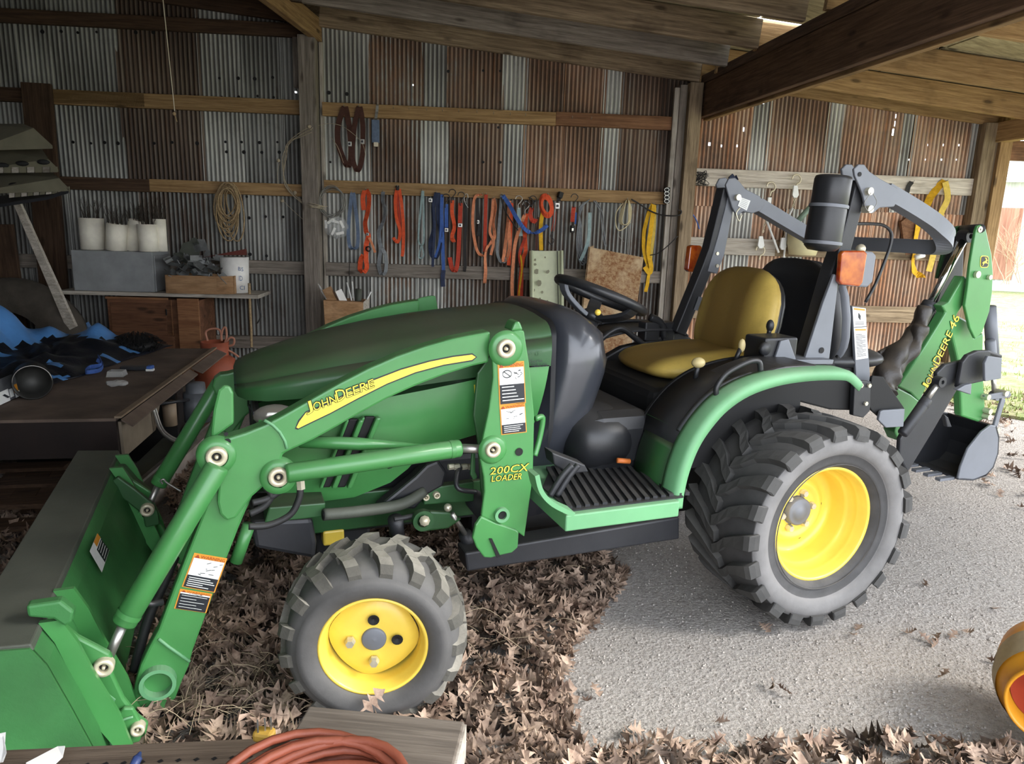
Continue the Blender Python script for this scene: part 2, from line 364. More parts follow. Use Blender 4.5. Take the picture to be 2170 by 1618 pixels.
# girts, bay by bay
for s0, s1, za, zb, m in ((-4.2, -2.35, 1.95, 2.045, M_dk), (-3.0, -1.24, 1.945, 2.045, M_wl), (-1.1, 0.62, 1.945, 2.04, M_wl), (.62, 1.62, 1.948, 2.045, M_wr),
                         (-4.2, -2.36, 1.36, 1.45, M_dk), (-2.36, -1.24, 1.365, 1.453, M_wl), (-1.1, 1.60, 1.40, 1.492, M_wl),
                         (-4.2, -1.24, .785, .885, M_wg), (-1.1, .35, .785, .885, M_wg), (.37, 1.60, .79, .885, M_wg), (-4.2, -1.24, .21, .305, M_wg), (-1.1, 1.6, .2, .3, M_wg),
                         (1.72, 4.1, 1.55, 1.68, M_pale), (1.72, 2.42, 1.03, 1.16, M_pale), (2.42, 4.1, 1.03, 1.155, M_wd), (1.72, 4.1, .52, .65, M_wd), (1.72, 4.1, .08, .2, M_wd)):
    board('girt', s0, s1, za, zb, .04, m, wall)
board('girt', -4.2, -1.2, 2.47, 2.56, .04, M_dk, wall)
for y, xs in ((68, (90, 130, 165, 205, 288, 325, 455, 495, 532, 572)), (165, (465, 505, 540, 578)), (205, (470, 506, 546, 580)), (302, (155, 193, 222, 250, 327, 365, 418, 478, 512, 550, 588)), (322, (480, 517, 555, 592)), (198, (697, 735)), (150, (950, 1024, 1060)), (345, (1024, 1060, 700)), (418, (523, 558)), (460, (528, 563, 600)), (540, (530, 565)), (270, (1056, 1238))):
    for x in xs:
        p = PW(x, y+random.uniform(-2, 2), .001); MB().disc(p, WN, random.uniform(.009, .015), .003, 7).build('tar_patch', M_blkd, wall)
# nails in the hanging boards
for k, px in enumerate((835, 868, 905, 938, 972, 1010, 1045, 1080, 1112, 1210, 1250)):
    s, z = SW(px, 232+(px-835)*.055); p = W(s, .05, z)
    MB().tube([p, p+WN*.022+V((0, 0, .004)), p+WN*.026+V((0, 0, .016))], .0016, 6).build('nail', M_wire, wall)
# posts
def post(px0, px1, y, zt, mat, zb=0., t0=.01, depth=.12, sw=None):
    s0, s1 = SW(px0, y)[0], SW(px1, y)[0]
    if sw: s0, s1 = sw
    return MB().box((0, 0, 0), (zt-zb, depth, s1-s0)).build('post', mat, wall, loc=W((s0+s1)/2, t0+depth/2, (zt+zb)/2), rot=(0, 0, 0), bevel=.004)
def vpost(name, s0, s1, zb, zt, t0, depth, mat, parent=None, lean=0.):
    """upright board: local x runs up it so the grain does too"""
    H = zt-zb; M = Matrix((( 0, WD.x, -WN.x), (0, WD.y, -WN.y), (1, 0, 0)))   # columns: local x -> up, y -> along wall, z -> into wall
    b = MB().box((0, 0, 0), (H, s1-s0, depth)); o = b.build(name, mat, parent or wall, loc=W((s0+s1)/2, t0+depth/2, (zb+zt)/2), bevel=.004)
    R = Matrix.Rotation(lean, 3, WN) @ M; o.rotation_euler = R.to_euler(); return o
vpost('post', -1.245, -1.125, 0, 2.47, .0, .14, M_wg); vpost('trim_board', -1.118, -1.09, 0, 2.45, .0, .03, M_pale)
vpost('post_scab', -1.30, -1.255, 2.13, 2.47, .0, .05, M_wg)
vpost('post', 1.60, 1.70, 0, 2.28, .0, .14, M_wd, lean=.0); vpost('trim_board', 1.505, 1.545, 0, 2.25, .04, .03, M_pale); vpost('post_side', 1.545, 1.6, 0, 2.27, .03, .05, M_wg)
vpost('post', 1.70, 1.745, .3, 1.98, .0, .04, M_wr)
vpost('post', 3.98, 4.10, 0, 2.1, .0, .09, M_wd); vpost('post', 4.10, 4.20, 0, 2.14, .0, .12, M_wl)
board('lintel_board', 4.18, 7.0, 1.83, 1.98, .05, M_wr, wall, t=.03)
# leaning boards at the far left
for s, z1, wdt, tt, m, ln in ((-3.06, 2.07, .20, .10, M_dk, -.015), (-3.32, 1.1, .22, .24, M_dk, .03)):
    vpost('leaning_board', s-wdt/2, s+wdt/2, .0, z1, tt, .03, m, lean=ln)
# ================================================================== roof
roof = struct('ceiling')
def beam3(name, p0, p1, w_, h_, mat, parent, roll_up=(0, 0, 1), bev=.004):
    p0, p1 = V(p0), V(p1); x = (p1-p0).normalized(); u = V(roll_up); u = (u-x*u.dot(x)).normalized(); y = u.cross(x)
    R = Matrix((x, y, u)).transposed()
    return MB().box((0, 0, 0), ((p1-p0).length, w_, h_)).build(name, mat, parent, loc=(p0+p1)/2, rot=R.to_euler(), bevel=bev)
RH = .165
def rafter(t, s0, s1, mat, dz=0., h=RH):
    beam3('rafter', W(s0, t, zroof(s0)+h/2+dz), W(s1, t, zroof(s1)+h/2+dz), .04, h, mat, roof)
for t, m in ((.025, M_wd), (.6, M_wg), (1.12, M_wd), (1.73, M_wd), (2.35, M_wg), (2.95, M_wd), (3.55, M_wg), (4.15, M_wd), (4.75, M_wd), (5.35, M_wd), (5.95, M_wd)):
    rafter(t, -1.2, 1.702, m); rafter(t, -4.3, -1.1, M_dk, .0)
for t, m in ((.03, M_wl), (.38, M_wl), (1.07, M_wl), (1.95, M_wl), (2.6, M_wl), (3.3, M_wl), (4., M_wl)):
    rafter(t, 1.70, 5.2, m, -.0)
# girders from the posts towards the viewer
g0, g1 = W(1.735, .0, 2.165), W(1.735, 6.3, 2.0)
beam3('girder', g0, g1, .045, .235, M_beam, roof); 
beam3('girder_ply', g0+WD*.05+V((0, 0, -.035)), g1+WD*.05+V((0, 0, -.035)), .04, .2, M_wl, roof)
beam3('girder_cap', g0-WD*.0+V((0, 0, .15)), g1+V((0, 0, .15)), .06, .06, M_beam, roof)
a, b = PZ(680, 70, 2.53), PZ(592, 0, 2.53); d = (b-a).normalized()
beam3('girder', a-d*.06, a+d*6, .05, .155, M_wl, roof)
beam3('girder', W(4.12, .0, 2.03), W(4.12, 6.2, 2.03), .09, .15, M_wl, roof)
# roof deck: plywood panels, one strip left open
for i in range(8):
    s0 = -4.3+i*1.2; s1 = s0+1.185
    for t0, t1 in ((-.15, 1.1), (1.12, 2.35), (2.37, 4.4))+(((4.42, 6.4),) if i < 5 else ()):  # unseen last row overhead only on the left, shaped to darken that side
        if t0 == -.15 and i == 5: t1 = 1.06
        m = M_ply if i < 5 else M_ply
        a, b = s0, s1; za, zb = zroof(a)+RH+.008, zroof(b)+RH+.008
        MB().hexa([W(a, t0, za), W(b, t0, zb), W(b, t1, zb), W(a, t1, za), W(a, t0, za+.012), W(b, t0, zb+.012), W(b, t1, zb+.012), W(a, t1, za+.012)]).build('roof_deck', m, roof)
for i in range(13):
    s0 = -4.3+i*.74; za, zb = zroof(s0)+RH+.035, zroof(s0+.72)+RH+.035
    if i == 8: continue
    te = 6.5 if i < 6 else 4.5  # out of view: long on the left for shade, short right for daylight
    MB().hexa([W(s0, -.2, za), W(s0+.76, -.2, zb), W(s0+.76, te, zb), W(s0, te, za), W(s0, -.2, za+.004), W(s0+.76, -.2, zb+.004), W(s0+.76, te, zb+.004), W(s0, te, za+.004)]).build('roof_sheet', M_steel, roof)
# ================================================================== left wall
wl = struct('wall_left')
for k in range(9):
    o = sheet(0, .72, -.05, 2.95, (.4, .34, .2), wl, origin=W(-4.25, .05+k*.70, -.05), flip=WY-pi/2)
for z in (.25, .85, 1.45, 2.05): 
    beam3('girt', W(-4.2, 0, z), W(-4.2, 6.4, z), .09, .04, M_dk, wl, roll_up=WD)
wf = struct('wall_front_blocker')  # unseen wall behind the camera, added to keep the left side dark
for k in range(5): sheet(-4.25+k*.68, -4.25+k*.68+.7, -.05, 2.9, (.4, .34, .2), wf, t=6.3)
for z in (.3, 1.2, 2.1): board('girt', -4.25, -.2, z, z+.09, .04, M_dk, wf, t=6.25)  # girts of the added, unseen blocker wall
# ================================================================== ground
M_gr = gravel()
fl = MB(); N = 150; X0, X1, Y0, Y1 = -6., 8., -5., 7.
def hz(x, y):
    return .006*sin(x*3.1+1.3*sin(y*2.2))+.005*sin(y*4.3+x)+.003*sin(x*11+y*7)-.004
vs = []
for j in range(N+1):
    for i in range(N+1):
        x = X0+(X1-X0)*i/N; y = Y0+(Y1-Y0)*j/N; vs.append((x, y, hz(x, y)-.008))
fl.add(vs, [(j*(N+1)+i, j*(N+1)+i+1, (j+1)*(N+1)+i+1, (j+1)*(N+1)+i) for j in range(N) for i in range(N)], 0, True)
o = fl.build('floor', M_gr); o['kind'] = 'structure'
# yard outside: worn grass
t = NT('yard_grass'); g = t.n('ShaderNodeNewGeometry'); p = g.outputs['Position']
n1 = t.noise(p, .9, 5, .65); n2 = t.noise(p, 22, 7, .75); n3 = t.noise(p, 5, 5, .6)
c = t.mix(t.ramp(n2, .35, .65), lin('6e6a45'), lin('b3ab84')); c2 = t.mix(t.ramp(n2, .35, .65), lin('4f6a2c'), lin('8fa45a'))
c = t.mix(t.math('MULTIPLY', t.ramp(n3, .42, .6), .85), c, c2)
c = t.mix(t.ramp(n1, .55, .7), c, lin('a79c86')); t.l(c, t.b.inputs['Base Color']); t.b.inputs['Roughness'].default_value = .95
t.bump(n2, .8, .03); M_yard = t.m
yd = MB(); edge = [(4.35, -6), (3.9, -2.2), (3.7, -.3), (3.75, 1.2), (3.3, 2.0), (3.6, 2.9), (4.2, 4.2), (4.6, 9)]
far = 60
yd.add([(x, y, .004) for x, y in edge]+[(far, -50, .004), (far, 60, .004), (4.6, 60, .004)], [tuple(range(len(edge)))[::1]+(len(edge)+1, len(edge))], 0)
yd = MB().prism([(4.35, -60, -.02)]+[(x, y, -.02) for x, y in edge]+[(4.6, 80, -.02), (80, 80, -.02), (80, -60, -.02)], (0, 0, .022))
o = yd.build('lawn', M_yard); o['kind'] = 'structure'
o = MB().add([(-80, -80, -.03), (80, -80, -.03), (80, 80, -.03), (-80, 80, -.03)], [(0, 1, 2, 3)]).build('ground', M_gr); o['kind'] = 'structure'
# ------------------------------------------------------------------ shed beyond the yard
M_shed = NT('pale_shed_tin')
tt_ = M_shed; g = tt_.n('ShaderNodeNewGeometry'); n1 = tt_.noise(tt_.mapv(g.outputs['Position'], (5, 5, .4)), 2.2, 6, .6)
c = tt_.mix(tt_.ramp(n1, .35, .7), lin('a8abaa'), lin('d9dbd8')); tt_.l(c, tt_.b.inputs['Base Color']); tt_.b.inputs['Roughness'].default_value = .7; M_shed = tt_.m
M_shedr = NT('rust_shed_tin'); tt_ = M_shedr; g = tt_.n('ShaderNodeNewGeometry'); n1 = tt_.noise(tt_.mapv(g.outputs['Position'], (5, 5, .5)), 2.2, 6, .6)
c = tt_.mix(tt_.ramp(n1, .35, .7), lin('8a5a44'), lin('b98a70')); tt_.l(c, tt_.b.inputs['Base Color']); M_shedr = tt_.m
far = thing('outbuilding', 'pale corrugated outbuilding with a rusty wall patch across the yard', 'building', PZ(2140, 618, 0))
def farpt(px, py, k=13.): v = ray(px, py); return CP+v*k
fa, fb = PZ(2040, 612, 0), PZ(2230, 622, 0); fd = (fb-fa).normalized(); fL = (fb-fa).length; fn = V((fd.y, -fd.x, 0))
def fz(px, py):
    v = ray(px, py); k = ((fa-CP).dot(fn))/v.dot(fn); return CP+v*k
def corr(p0, L, z0, z1, mat, name, pitch=.11, dd=.012, off=0.):
    n = int(L/pitch*6); vs = []
    for z in (z0, z1):
        for i in range(n+1): q = p0+fd*(L*i/n)+fn*(dd*sin(2*pi*i/6)+off); vs.append((q.x, q.y, z))
    return MB().add(vs, [(i, i+1, i+n+2, i+n+1) for i in range(n)], 0, True).build(name, mat, far)
zt = fz(2120, 385).z; zl = fz(2120, 592).z; zm = fz(2120, 440).z
corr(fa-fd*3, fL+7, 0, zt, M_shed, 'wall_sheeting')
a = fz(2098, 500); bq = fz(2158, 500); corr(fa+fd*(a-fa).dot(fd), (bq-a).length, zl, zm, M_shedr, 'rusty_panel', off=.04)
MB().hexa([fa-fd*3.2+fn*.3+V((0, 0, zt)), fb+fd*4+fn*.3+V((0, 0, zt)), fb+fd*4-fn*3+V((0, 0, zt+.9)), fa-fd*3.2-fn*3+V((0, 0, zt+.9)), fa-fd*3.2+fn*.3+V((0, 0, zt+.05)), fb+fd*4+fn*.3+V((0, 0, zt+.05)), fb+fd*4-fn*3+V((0, 0, zt+.95)), fa-fd*3.2-fn*3+V((0, 0, zt+.95))]).build('roof', M_shed, far)
M_bark = flat('pale_twig', 'b59a80', .9); M_bark2 = flat('grey_twig', '6b625a', .9)
def twigs(name, label, cat, base, n, hgt, spread, mat, r0, lean=V((0, 0, 0)), depth=3, seed=1):
    rd = random.Random(seed); mb = MB()
    def grow(p, d, L, r, k):
        pts = [p]; q = p
        for i in range(4):
            d = (d+V((rd.uniform(-.25, .25), rd.uniform(-.25, .25), rd.uniform(-.1, .2)))).normalized(); q = q+d*L/4; pts.append(q)
        mb.tube(pts, [r*(1-.12*i) for i in range(5)], 4, caps=False)
        if k > 0:
            for _ in range(3): grow(pts[rd.randint(1, 4)], (d+V((rd.uniform(-1, 1), rd.uniform(-1, 1), rd.uniform(-.3, .7)))*.8).normalized(), L*.62, r*.6, k-1)
    for i in range(n):
        p = base+V((rd.uniform(-1, 1)*spread.x, rd.uniform(-1, 1)*spread.y, rd.uniform(0, 1)*spread.z))
        grow(p, (V((rd.uniform(-.7, .7), rd.uniform(-.7, .7), 1))+lean).normalized(), hgt*rd.uniform(.6, 1), r0, depth)
    o = mb.build(name, mat); tag(o, label, cat); return o
twigs('bare_vine', 'leafless tan vine climbing over the rusty panel of the outbuilding', 'vine', fz(2125, 600)+fn*.75, 7, 1.15, V((.45, .1, .1)), M_bark, .012, seed=3)
twigs('bare_tree', 'bare grey tree branches above the pale outbuilding roof', 'tree', fz(2150, 560)-fn*9, 6, 2.6, V((1.5, 1.5, .3)), M_bark2, .05, depth=4, seed=5)
# ================================================================== the tractor
GREEN = '2c7a34'
M_g = paint('green_paint', '3f8444', .36, 0, .12, 5, dust=.26, dustc='8c9784', bump=.03, bs=40, coat=.25)
M_gd = paint('dusty_green_paint', '22562a', .42, 0, .12, 5, dust=.85, dustc='505040', dsc=3., bump=.04, bs=40, coat=.15)
M_gb = paint('scuffed_green_paint', '33703a', .5, 0, .3, 4, dust=.25, dustc='6d7862', bump=.12, bs=18)
M_gf = paint('faded_green_paint', '609b6c', .5, 0, .12, 5, dust=.3, dustc='a3ad98', bump=.03)
M_wear = paint('worn_grimy_steel', '4d5148', .6, .2, .25, 7, dust=.4, dustc='6a6a5e', bump=.15, bs=25)
M_rub = paint('tyre_rubber', '3a3a3b', .78, 0, .3, 14, dust=.45, dustc='8f8b84', bump=.12, bs=70)
M_rubw = paint('tyre_sidewall', '484746', .75, 0, .3, 9, dust=.4, dustc='8f8c87', bump=.10, bs=60)
M_lug = paint('dusty_tread_rubber', '3d3c37', .85, 0, .3, 30, dust=.9, dustc='a39e92', bump=.3, bs=140)
M_lugd = paint('rear_tread_rubber', '40403f', .75, 0, .25, 12, dust=.4, dustc='77736d', bump=.12, bs=90)
M_y = paint('yellow_paint', 'ebcb50', .38, 0, .08, 7, dust=.12, dustc='9b7a40', bump=.05, coat=.25)
M_yd = paint('yellow_decal', 'f0df4c', .45, 0, .05, 30); M_org = paint('decal_orange', 'd9922f', .5, 0, .08, 60); M_ink = flat('decal_black', '20242a', .5); M_dw = paint('decal_white', 'e4e6e2', .5, 0, .05, 60); M_red = flat('decal_red', '9a3a1c', .5)
_q = NT('shaded_worn_yellow_vinyl'); _g = _q.n('ShaderNodeNewGeometry'); _sx = _q.n('ShaderNodeSeparateXYZ'); _q.l(_g.outputs['Position'], _sx.inputs[0])
_w = _q.math('ABSOLUTE', _q.math('SUBTRACT', _sx.outputs[1], .62)); _nn = _q.noise(_g.outputs['Position'], 7, 5, .65)      # shading painted into the seat's middle, lit rim left pale; some wear too
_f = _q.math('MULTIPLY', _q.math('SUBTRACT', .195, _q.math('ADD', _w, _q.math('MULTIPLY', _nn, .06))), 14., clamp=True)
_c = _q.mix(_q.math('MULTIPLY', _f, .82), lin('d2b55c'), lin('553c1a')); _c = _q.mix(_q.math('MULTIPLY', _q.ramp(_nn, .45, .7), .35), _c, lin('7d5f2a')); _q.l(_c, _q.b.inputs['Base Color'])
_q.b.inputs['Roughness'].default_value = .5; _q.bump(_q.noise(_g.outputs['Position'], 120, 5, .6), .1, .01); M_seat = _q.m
M_cowl = paint('satin_cowl_plastic', '33363d', .27, 0, .08, 6, dust=.12, dustc='7a766e', coat=.5, bump=.02)
M_hose = paint('black_hose', '1b1c1e', .5, 0, .1, 30, dust=.25, dustc='7d7a74', bump=.1, bs=200)
M_chr = flat('chrome_rod', 'dcdcd8', .12, 1.); M_pin = paint('pin_bushing', 'cfc6ac', .4, .35, .12, 80)
M_lens = NT('amber_lens'); _q = M_lens; _q.b.inputs['Base Color'].default_value = (*lin('d4541c'), 1); _q.b.inputs['Roughness'].default_value = .18; _q.b.inputs['Coat Weight'].default_value = .6
_g = _q.n('ShaderNodeNewGeometry'); _nn = _q.noise(_g.outputs['Position'], 22, 3); _q.l(_q.mix(_q.ramp(_nn, .35, .7), lin('8f2f12'), lin('c4671c')), _q.b.inputs['Base Color']); M_lens = _q.m
M_glass = NT('headlamp_glass'); M_glass.b.inputs['Base Color'].default_value = (*lin('9a978e'), 1); M_glass.b.inputs['Roughness'].default_value = .12; M_glass.b.inputs['Metallic'].default_value = .5; M_glass = M_glass.m
M_boot = paint('black_vinyl_sleeve', '26221f', .42, 0, .2, 9, dust=.3, dustc='8a7d6c', bump=.3, bs=30)
TR = thing('compact_tractor', 'green and yellow compact tractor with front loader and rear backhoe parked in the shed', 'tractor', (0, .6, 0))
def quadpts(pts, Y): return [PY(x, y, Y) for x, y in pts]
def plate(name, pts, Y, th, mat, parent=TR, bev=.004, round_=0, mi=None):
    q = quadpts(pts, Y)
    if round_: q = smooth_path(q, round_, True)
    return MB().prism(q, (0, th, 0)).build(name, mat, parent, bevel=bev)
def bushing(cx, cy, Y, r=.024, name='pin', parent=TR):
    c = PY(cx, cy, Y); b = MB()
    b.lathe([(.004, r*.44), (-.006, r*.46), (-.010, r*.55), (-.010, r*.92), (-.004, r), (.012, r)], c, (0, 1, 0), 28, 0)
    b.lathe([(.002, r*.45), (.002, .0001)], c, (0, 1, 0), 20, 1); b.lathe([(-.008, .0001), (-.008, r*.16), (.002, r*.2)], c+V((0, 0, -r*.02)), (0, 1, 0), 10, 0)
    return b.build(name, [M_pin, M_blkd], parent)
# ---------------------------------------------------------------- wheels
def wheel(name, c, ax, R, Wd, rim_r, prof, lug, nl, lugm, rim_prof, disc_h, hub, nuts, nut_r, far=False, kind='rear', parent=TR):
    """ax points from the outer face inwards; c is the centre of the outer face"""
    c = V(c); ax = V(ax).normalized(); A = ax.cross(V((0, 0, 1))).normalized(); B = ax.cross(A)
    up = V((0, 0, 1)); up = (up-ax*up.dot(ax)).normalized(); fw = up.cross(ax).normalized()
    if fw.x < 0: fw = -fw
    def pt(h, th, r): return c+ax*h+(fw*sin(th)+up*cos(th))*r            # th 0 = top, positive towards the tail
    ty = MB().lathe(prof, c, ax, 72).build(name, M_rubw if kind != 'x' else M_rub, parent)
    for side in (0, 1):
        for k in range(nl):
            th0 = 2*pi*(k+.5*side)/nl; secs = []
            for (h, dth, wth, ri, ro) in lug:
                hh = h if side == 0 else Wd-h; w2 = wth/2
                secs.append([pt(hh, th0+dth-w2, ri), pt(hh, th0+dth-w2*.8, ro), pt(hh, th0+dth+w2*.8, ro), pt(hh, th0+dth+w2, ri)])
            MB().loft(secs, True, True, 0, False).build('tread_lug', lugm, ty)
    rm = MB().lathe(rim_prof, c, ax, 64).build('rim', M_y, ty)
    hb = MB().lathe(hub, c, ax, 36).build('hub_cap', M_gry, ty)
    for k in range(nuts):
        a = 2*pi*k/nuts+(.35 if kind == 'rear' else 0); p = pt(disc_h-.006, a, nut_r)
        if kind == 'front' and k in (0, 1):
            MB().lathe([(-.002, .014), (-.002, .010), (.004, .0001)], p, ax, 14).build('bolt_hole', M_blkd, ty); continue
        MB().lathe([(.004, .013), (-.004, .013), (-.004, .0125), (-.014, .010), (-.014, .0001)], p, ax, 6, smooth=False).build('lug_nut', M_zincb, ty)
    return ty, pt
rprof = [(.047, .187), (.040, .192), (.030, .200), (.022, .215), (.020, .236), (.017, .238), (.012, .243), (.004, .262), (.006, .284), (.014, .298), (.017, .299), (.03, .302), (.07, .309), (.15, .312), (.23, .309), (.27, .302), (.29, .29), (.296, .26), (.28, .215), (.255, .187)]
rlug = [(.172, -.06, .13, .300, .332), (.140, .00, .13, .300, .332), (.105, .10, .12, .300, .332), (.060, .165, .135, .298, .331), (.018, .205, .17, .29, .329), (.002, .215, .185, .290, .322), (-.002, .217, .17, .288, .304)]
rrim = [(.052, .190), (.045, .190), (.043, .184), (.048, .178), (.066, .176), (.074, .170), (.082, .168), (.105, .166), (.112, .158), (.120, .154), (.165, .152), (.172, .150), (.180, .144), (.183, .135), (.184, .120), (.172, .110), (.165, .098), (.163, .09), (.170, .082), (.171, .072), (.171, .05)]
rhub = [(.172, .047), (.150, .046), (.147, .040), (.147, .028), (.143, .026), (.142, .0001)]
M_rubr = paint('rear_tyre_sidewall', '6f6e6d', .78, 0, .28, 7, dust=.5, dustc='a39f9a', bump=.12, bs=60)
rprof = [(h*(1 if h < .05 else 1.09), r) for h, r in rprof]
rw, rpt = wheel('rear_tyre', (0, 0, .33), (0, 1, 0), .33, .327, .187, rprof, rlug, 21, M_lugd, rrim, .172, rhub, 6, .062, kind='rear')
for a in (.2, 1.5, 2.8, 4.2, 5.4): MB().box(rpt(.175, a, .108), (.007, .004, .010), Matrix.Rotation(a, 3, 'Y')).build('rim_slot', M_blkd, rw)
rw.data.materials[0] = M_rubr; rw.data.materials.append(M_rub)
for pl_ in rw.data.polygons:
    c_ = pl_.center; r_c = sqrt(c_.x**2+(c_.z-.33)**2)
    if r_c < .234 or c_.y > .016 and r_c > .29: pl_.material_index = 1
for dr in (.2385, .2985, .2045): MB().lathe([(.0215 if dr < .25 else .0145, dr-.0012), (.0175 if dr < .25 else .0125, dr), (.0205 if dr < .25 else .0150, dr+.0012)], (0, 0, .33), (0, 1, 0), 72).build('sidewall_ring', M_rub, rw)
rw2, _ = wheel('rear_tyre', (0, 1.2, .33), (0, -1, 0), .33, .327, .187, rprof, rlug, 21, M_lugd, rrim, .172, rhub, 6, .062, kind='rear')
ST, LEAN, FY = .22782, .02504, -.01765
fax = V((sin(ST), cos(ST), LEAN)).normalized()
fprof = [(0.0, .128), (-.004, .134), (-.014, .146), (-.020, .165), (-.019, .180), (-.016, .182), (-.012, .192), (.0, .205), (.018, .211), (.045, .214), (.09, .216), (.135, .214), (.165, .21), (.185, .19), (.185, .16), (.165, .128)]
flug = [(.118, -.15, .15, .206, .234), (.098, -.10, .14, .206, .234), (.080, .00, .135, .206, .234), (.052, .045, .14, .206, .234), (.020, .12, .165, .203, .232), (-.002, .155, .18, .196, .224), (-.012, .165, .18, .184, .204)]
frim = [(.004, .130), (-.003, .130), (-.005, .125), (-.001, .121), (.012, .119), (.020, .113), (.030, .112), (.060, .108), (.085, .106), (.110, .100)]
fhub = [(.034, .030), (.030, .0295), (.028, .026), (.028, .010), (.026, .0001)]
fprof = [(h, r*.975) for h, r in fprof]; fprof[0] = (0., .128); fprof[-1] = (.165, .128); flug = [(a, b, c, d*.972, e*.972) for a, b, c, d, e in flug]
fc = V((-1.421, FY, .225))
fw_, fpt = wheel('front_tyre', fc, fax, .232, .165, .128, fprof, flug, 17, M_lug, frim, .032, fhub, 4, .056, kind='front')
# stamped square centre of the front wheel
def fdisc(parent, pt):
    secs = []
    for r_, h in ((.030, .034), (.070, .034), (.086, .040), (.096, .047), (.101, .050)):
        q = []
        for k in range(48):
            a = 2*pi*k/48; f = 1+(.08*abs(cos(2*(a-.15)))**3 if r_ > .07 else 0); q.append(pt(h, a, min(.109, r_*f)))
        secs.append(q)
    MB().loft(secs, True, False, 0, True).build('wheel_disc', M_y, parent)
fdisc(fw_, fpt)
MB().lathe([(0, .004), (-.012, .004), (-.014, .0001)], fpt(.03, pi+.75, .112), -fpt(0, pi+.75, 1)+fc, 8).build('valve_stem', M_blk, fw_)
fc2 = V((-1.421, 1.2-FY, .225)); fax2 = V((-sin(ST), -cos(ST), LEAN)).normalized()
fw2, fpt2 = wheel('front_tyre', fc2, fax2, .232, .165, .128, fprof, flug, 17, M_lug, frim, .032, fhub, 4, .056, kind='front'); fdisc(fw2, fpt2)
# front axle, yellow cap and knuckles
MB().tube([(-1.42, .14, .225), (-1.42, 1.06, .225)], .045, 14).build('front_axle', M_gd, TR)
MB().tube([(-1.42, .16, .13), (-1.42, .16, .33)], .04, 14).build('axle_knuckle', M_blkm, TR)
MB().box((-1.42, .6, .32), (.16, .28, .2)).build('axle_bolster', M_blkm, TR, bevel=.01)
# ---------------------------------------------------------------- hood
def hood_sec(x, ztop, w, zb, crown=.02, rs=.07):
    """half section mirrored about the centre line Y=.6; from the near bottom edge over the top to the far bottom edge"""
    h = []
    h.append((w*.985, zb)); h.append((w, zb+(ztop-zb)*.30)); h.append((w*.985, zb+(ztop-zb)*.60))
    for k in range(7):
        a = pi/2*k/6; h.append((w*.975-rs+rs*cos(a), ztop-crown-rs*.75+rs*.75*sin(a)))
    for k in (.66, .33): h.append(((w*.975-rs)*k, ztop-crown*(k**2)))
    near = [V((x, .6-a, z)) for a, z in h]; mid = [V((x, .6, ztop))]; fr = [V((x, .6+a, z)) for a, z in reversed(h)]
    return near+mid+fr
secs = []
for x, zt_, w_, zb_, cr, rs_ in ((-1.70, .785, .13, .755, .01, .03), (-1.693, .806, .17, .748, .014, .05), (-1.67, .820, .20, .743, .018, .07), (-1.62, .840, .225, .743, .02, .08), (-1.54, .864, .245, .750, .02, .08), (-1.44, .889, .258, .758, .02, .08), (-1.30, .916, .27, .768, .02, .08),
                             (-1.15, .937, .28, .785, .02, .075), (-1.0, .950, .285, .80, .018, .07), (-.86, .958, .29, .815, .016, .065), (-.838, .962, .29, .818, .016, .065)):
    secs.append(hood_sec(x, zt_, w_, zb_, cr, rs_))
hood = MB().loft(secs, False, False); 
hood.add(secs[0], [tuple(range(len(secs[0])))], 0); hood.build('hood', M_gd, TR)
# rear lip of the hood: dark seal between it and the cowl
q = [p+V((.014, 0, .0)) for p in hood_sec(-.838, .967, .294, .62, .016, .065)]
MB().loft([hood_sec(-.836, .960, .288, .55, .016, .065), q], False, False).build('hood_seal', M_blk, TR)
# side panels (near one carries vents, reads as one big bulged sheet)
def side_panel(Y, sgn, name='side_panel'):
    top = [(-1.645, .70), (-1.56, .715), (-1.44, .732), (-1.30, .750), (-1.15, .775), (-1.0, .80), (-.845, .828)]
    bot = [(-1.645, .52), (-1.60, .47), (-1.50, .452), (-1.40, .458), (-1.30, .49), (-1.235, .545), (-1.20, .60)]
    secs = []
    topr = [(-1.645, .70), (-1.60, .708), (-1.50, .722), (-1.40, .737), (-1.30, .750), (-1.25, .758), (-1.20, .766), (-1.12, .78), (-1.02, .797), (-.95, .81), (-.875, .822), (-.842, .828)]
    botr = [(-1.645, .52), (-1.60, .472), (-1.50, .450), (-1.40, .456), (-1.30, .492), (-1.25, .53), (-1.20, .590), (-1.12, .603), (-1.02, .625), (-.95, .64), (-.885, .64), (-.87, .64)]
    for (xt, zt), (xb, zb) in zip(topr, botr):
        sec = []
        for k in range(9):
            t = k/8; x = xb+(xt-xb)*t; z = zb+(zt-zb)*t; wdt = .245+.045*min(1, (x+1.70)/.6)
            sec.append(V((x, .6+sgn*(wdt-.03*(1-t)**2-.004+.004*sin(pi*t)), z)))
        secs.append(sec)
    return MB().loft(secs, False, False).build(name, M_g, TR)
sp = side_panel(0, -1); side_panel(0, 1)
def onpanel(x, y, d=0.): return PY(x, y, .318-d)
for (xa, ya), (xb, yb), wv in (((772, 880), (712, 1030), 22), ((738, 885), (682, 1030), 20)):
    a, b = PY(xa, ya, .325), PY(xb, yb, .34); s = PY(xa+wv, ya, .325)-a
    MB().prism([a, a+s, b+s*.85, b], (0, -.012, 0)).build('vent_slot', M_blkd, sp, bevel=.004)
    MB().prism([a+s*1.0, a+s*1.5, b+s*1.4, b+s*.9], (0, -.026, 0)).build('vent_fin', M_g, sp, bevel=.005)
    MB().prism([a-s*.35, a, b, b-s*.35], (0, -.022, 0)).build('vent_fin', M_g, sp, bevel=.005)
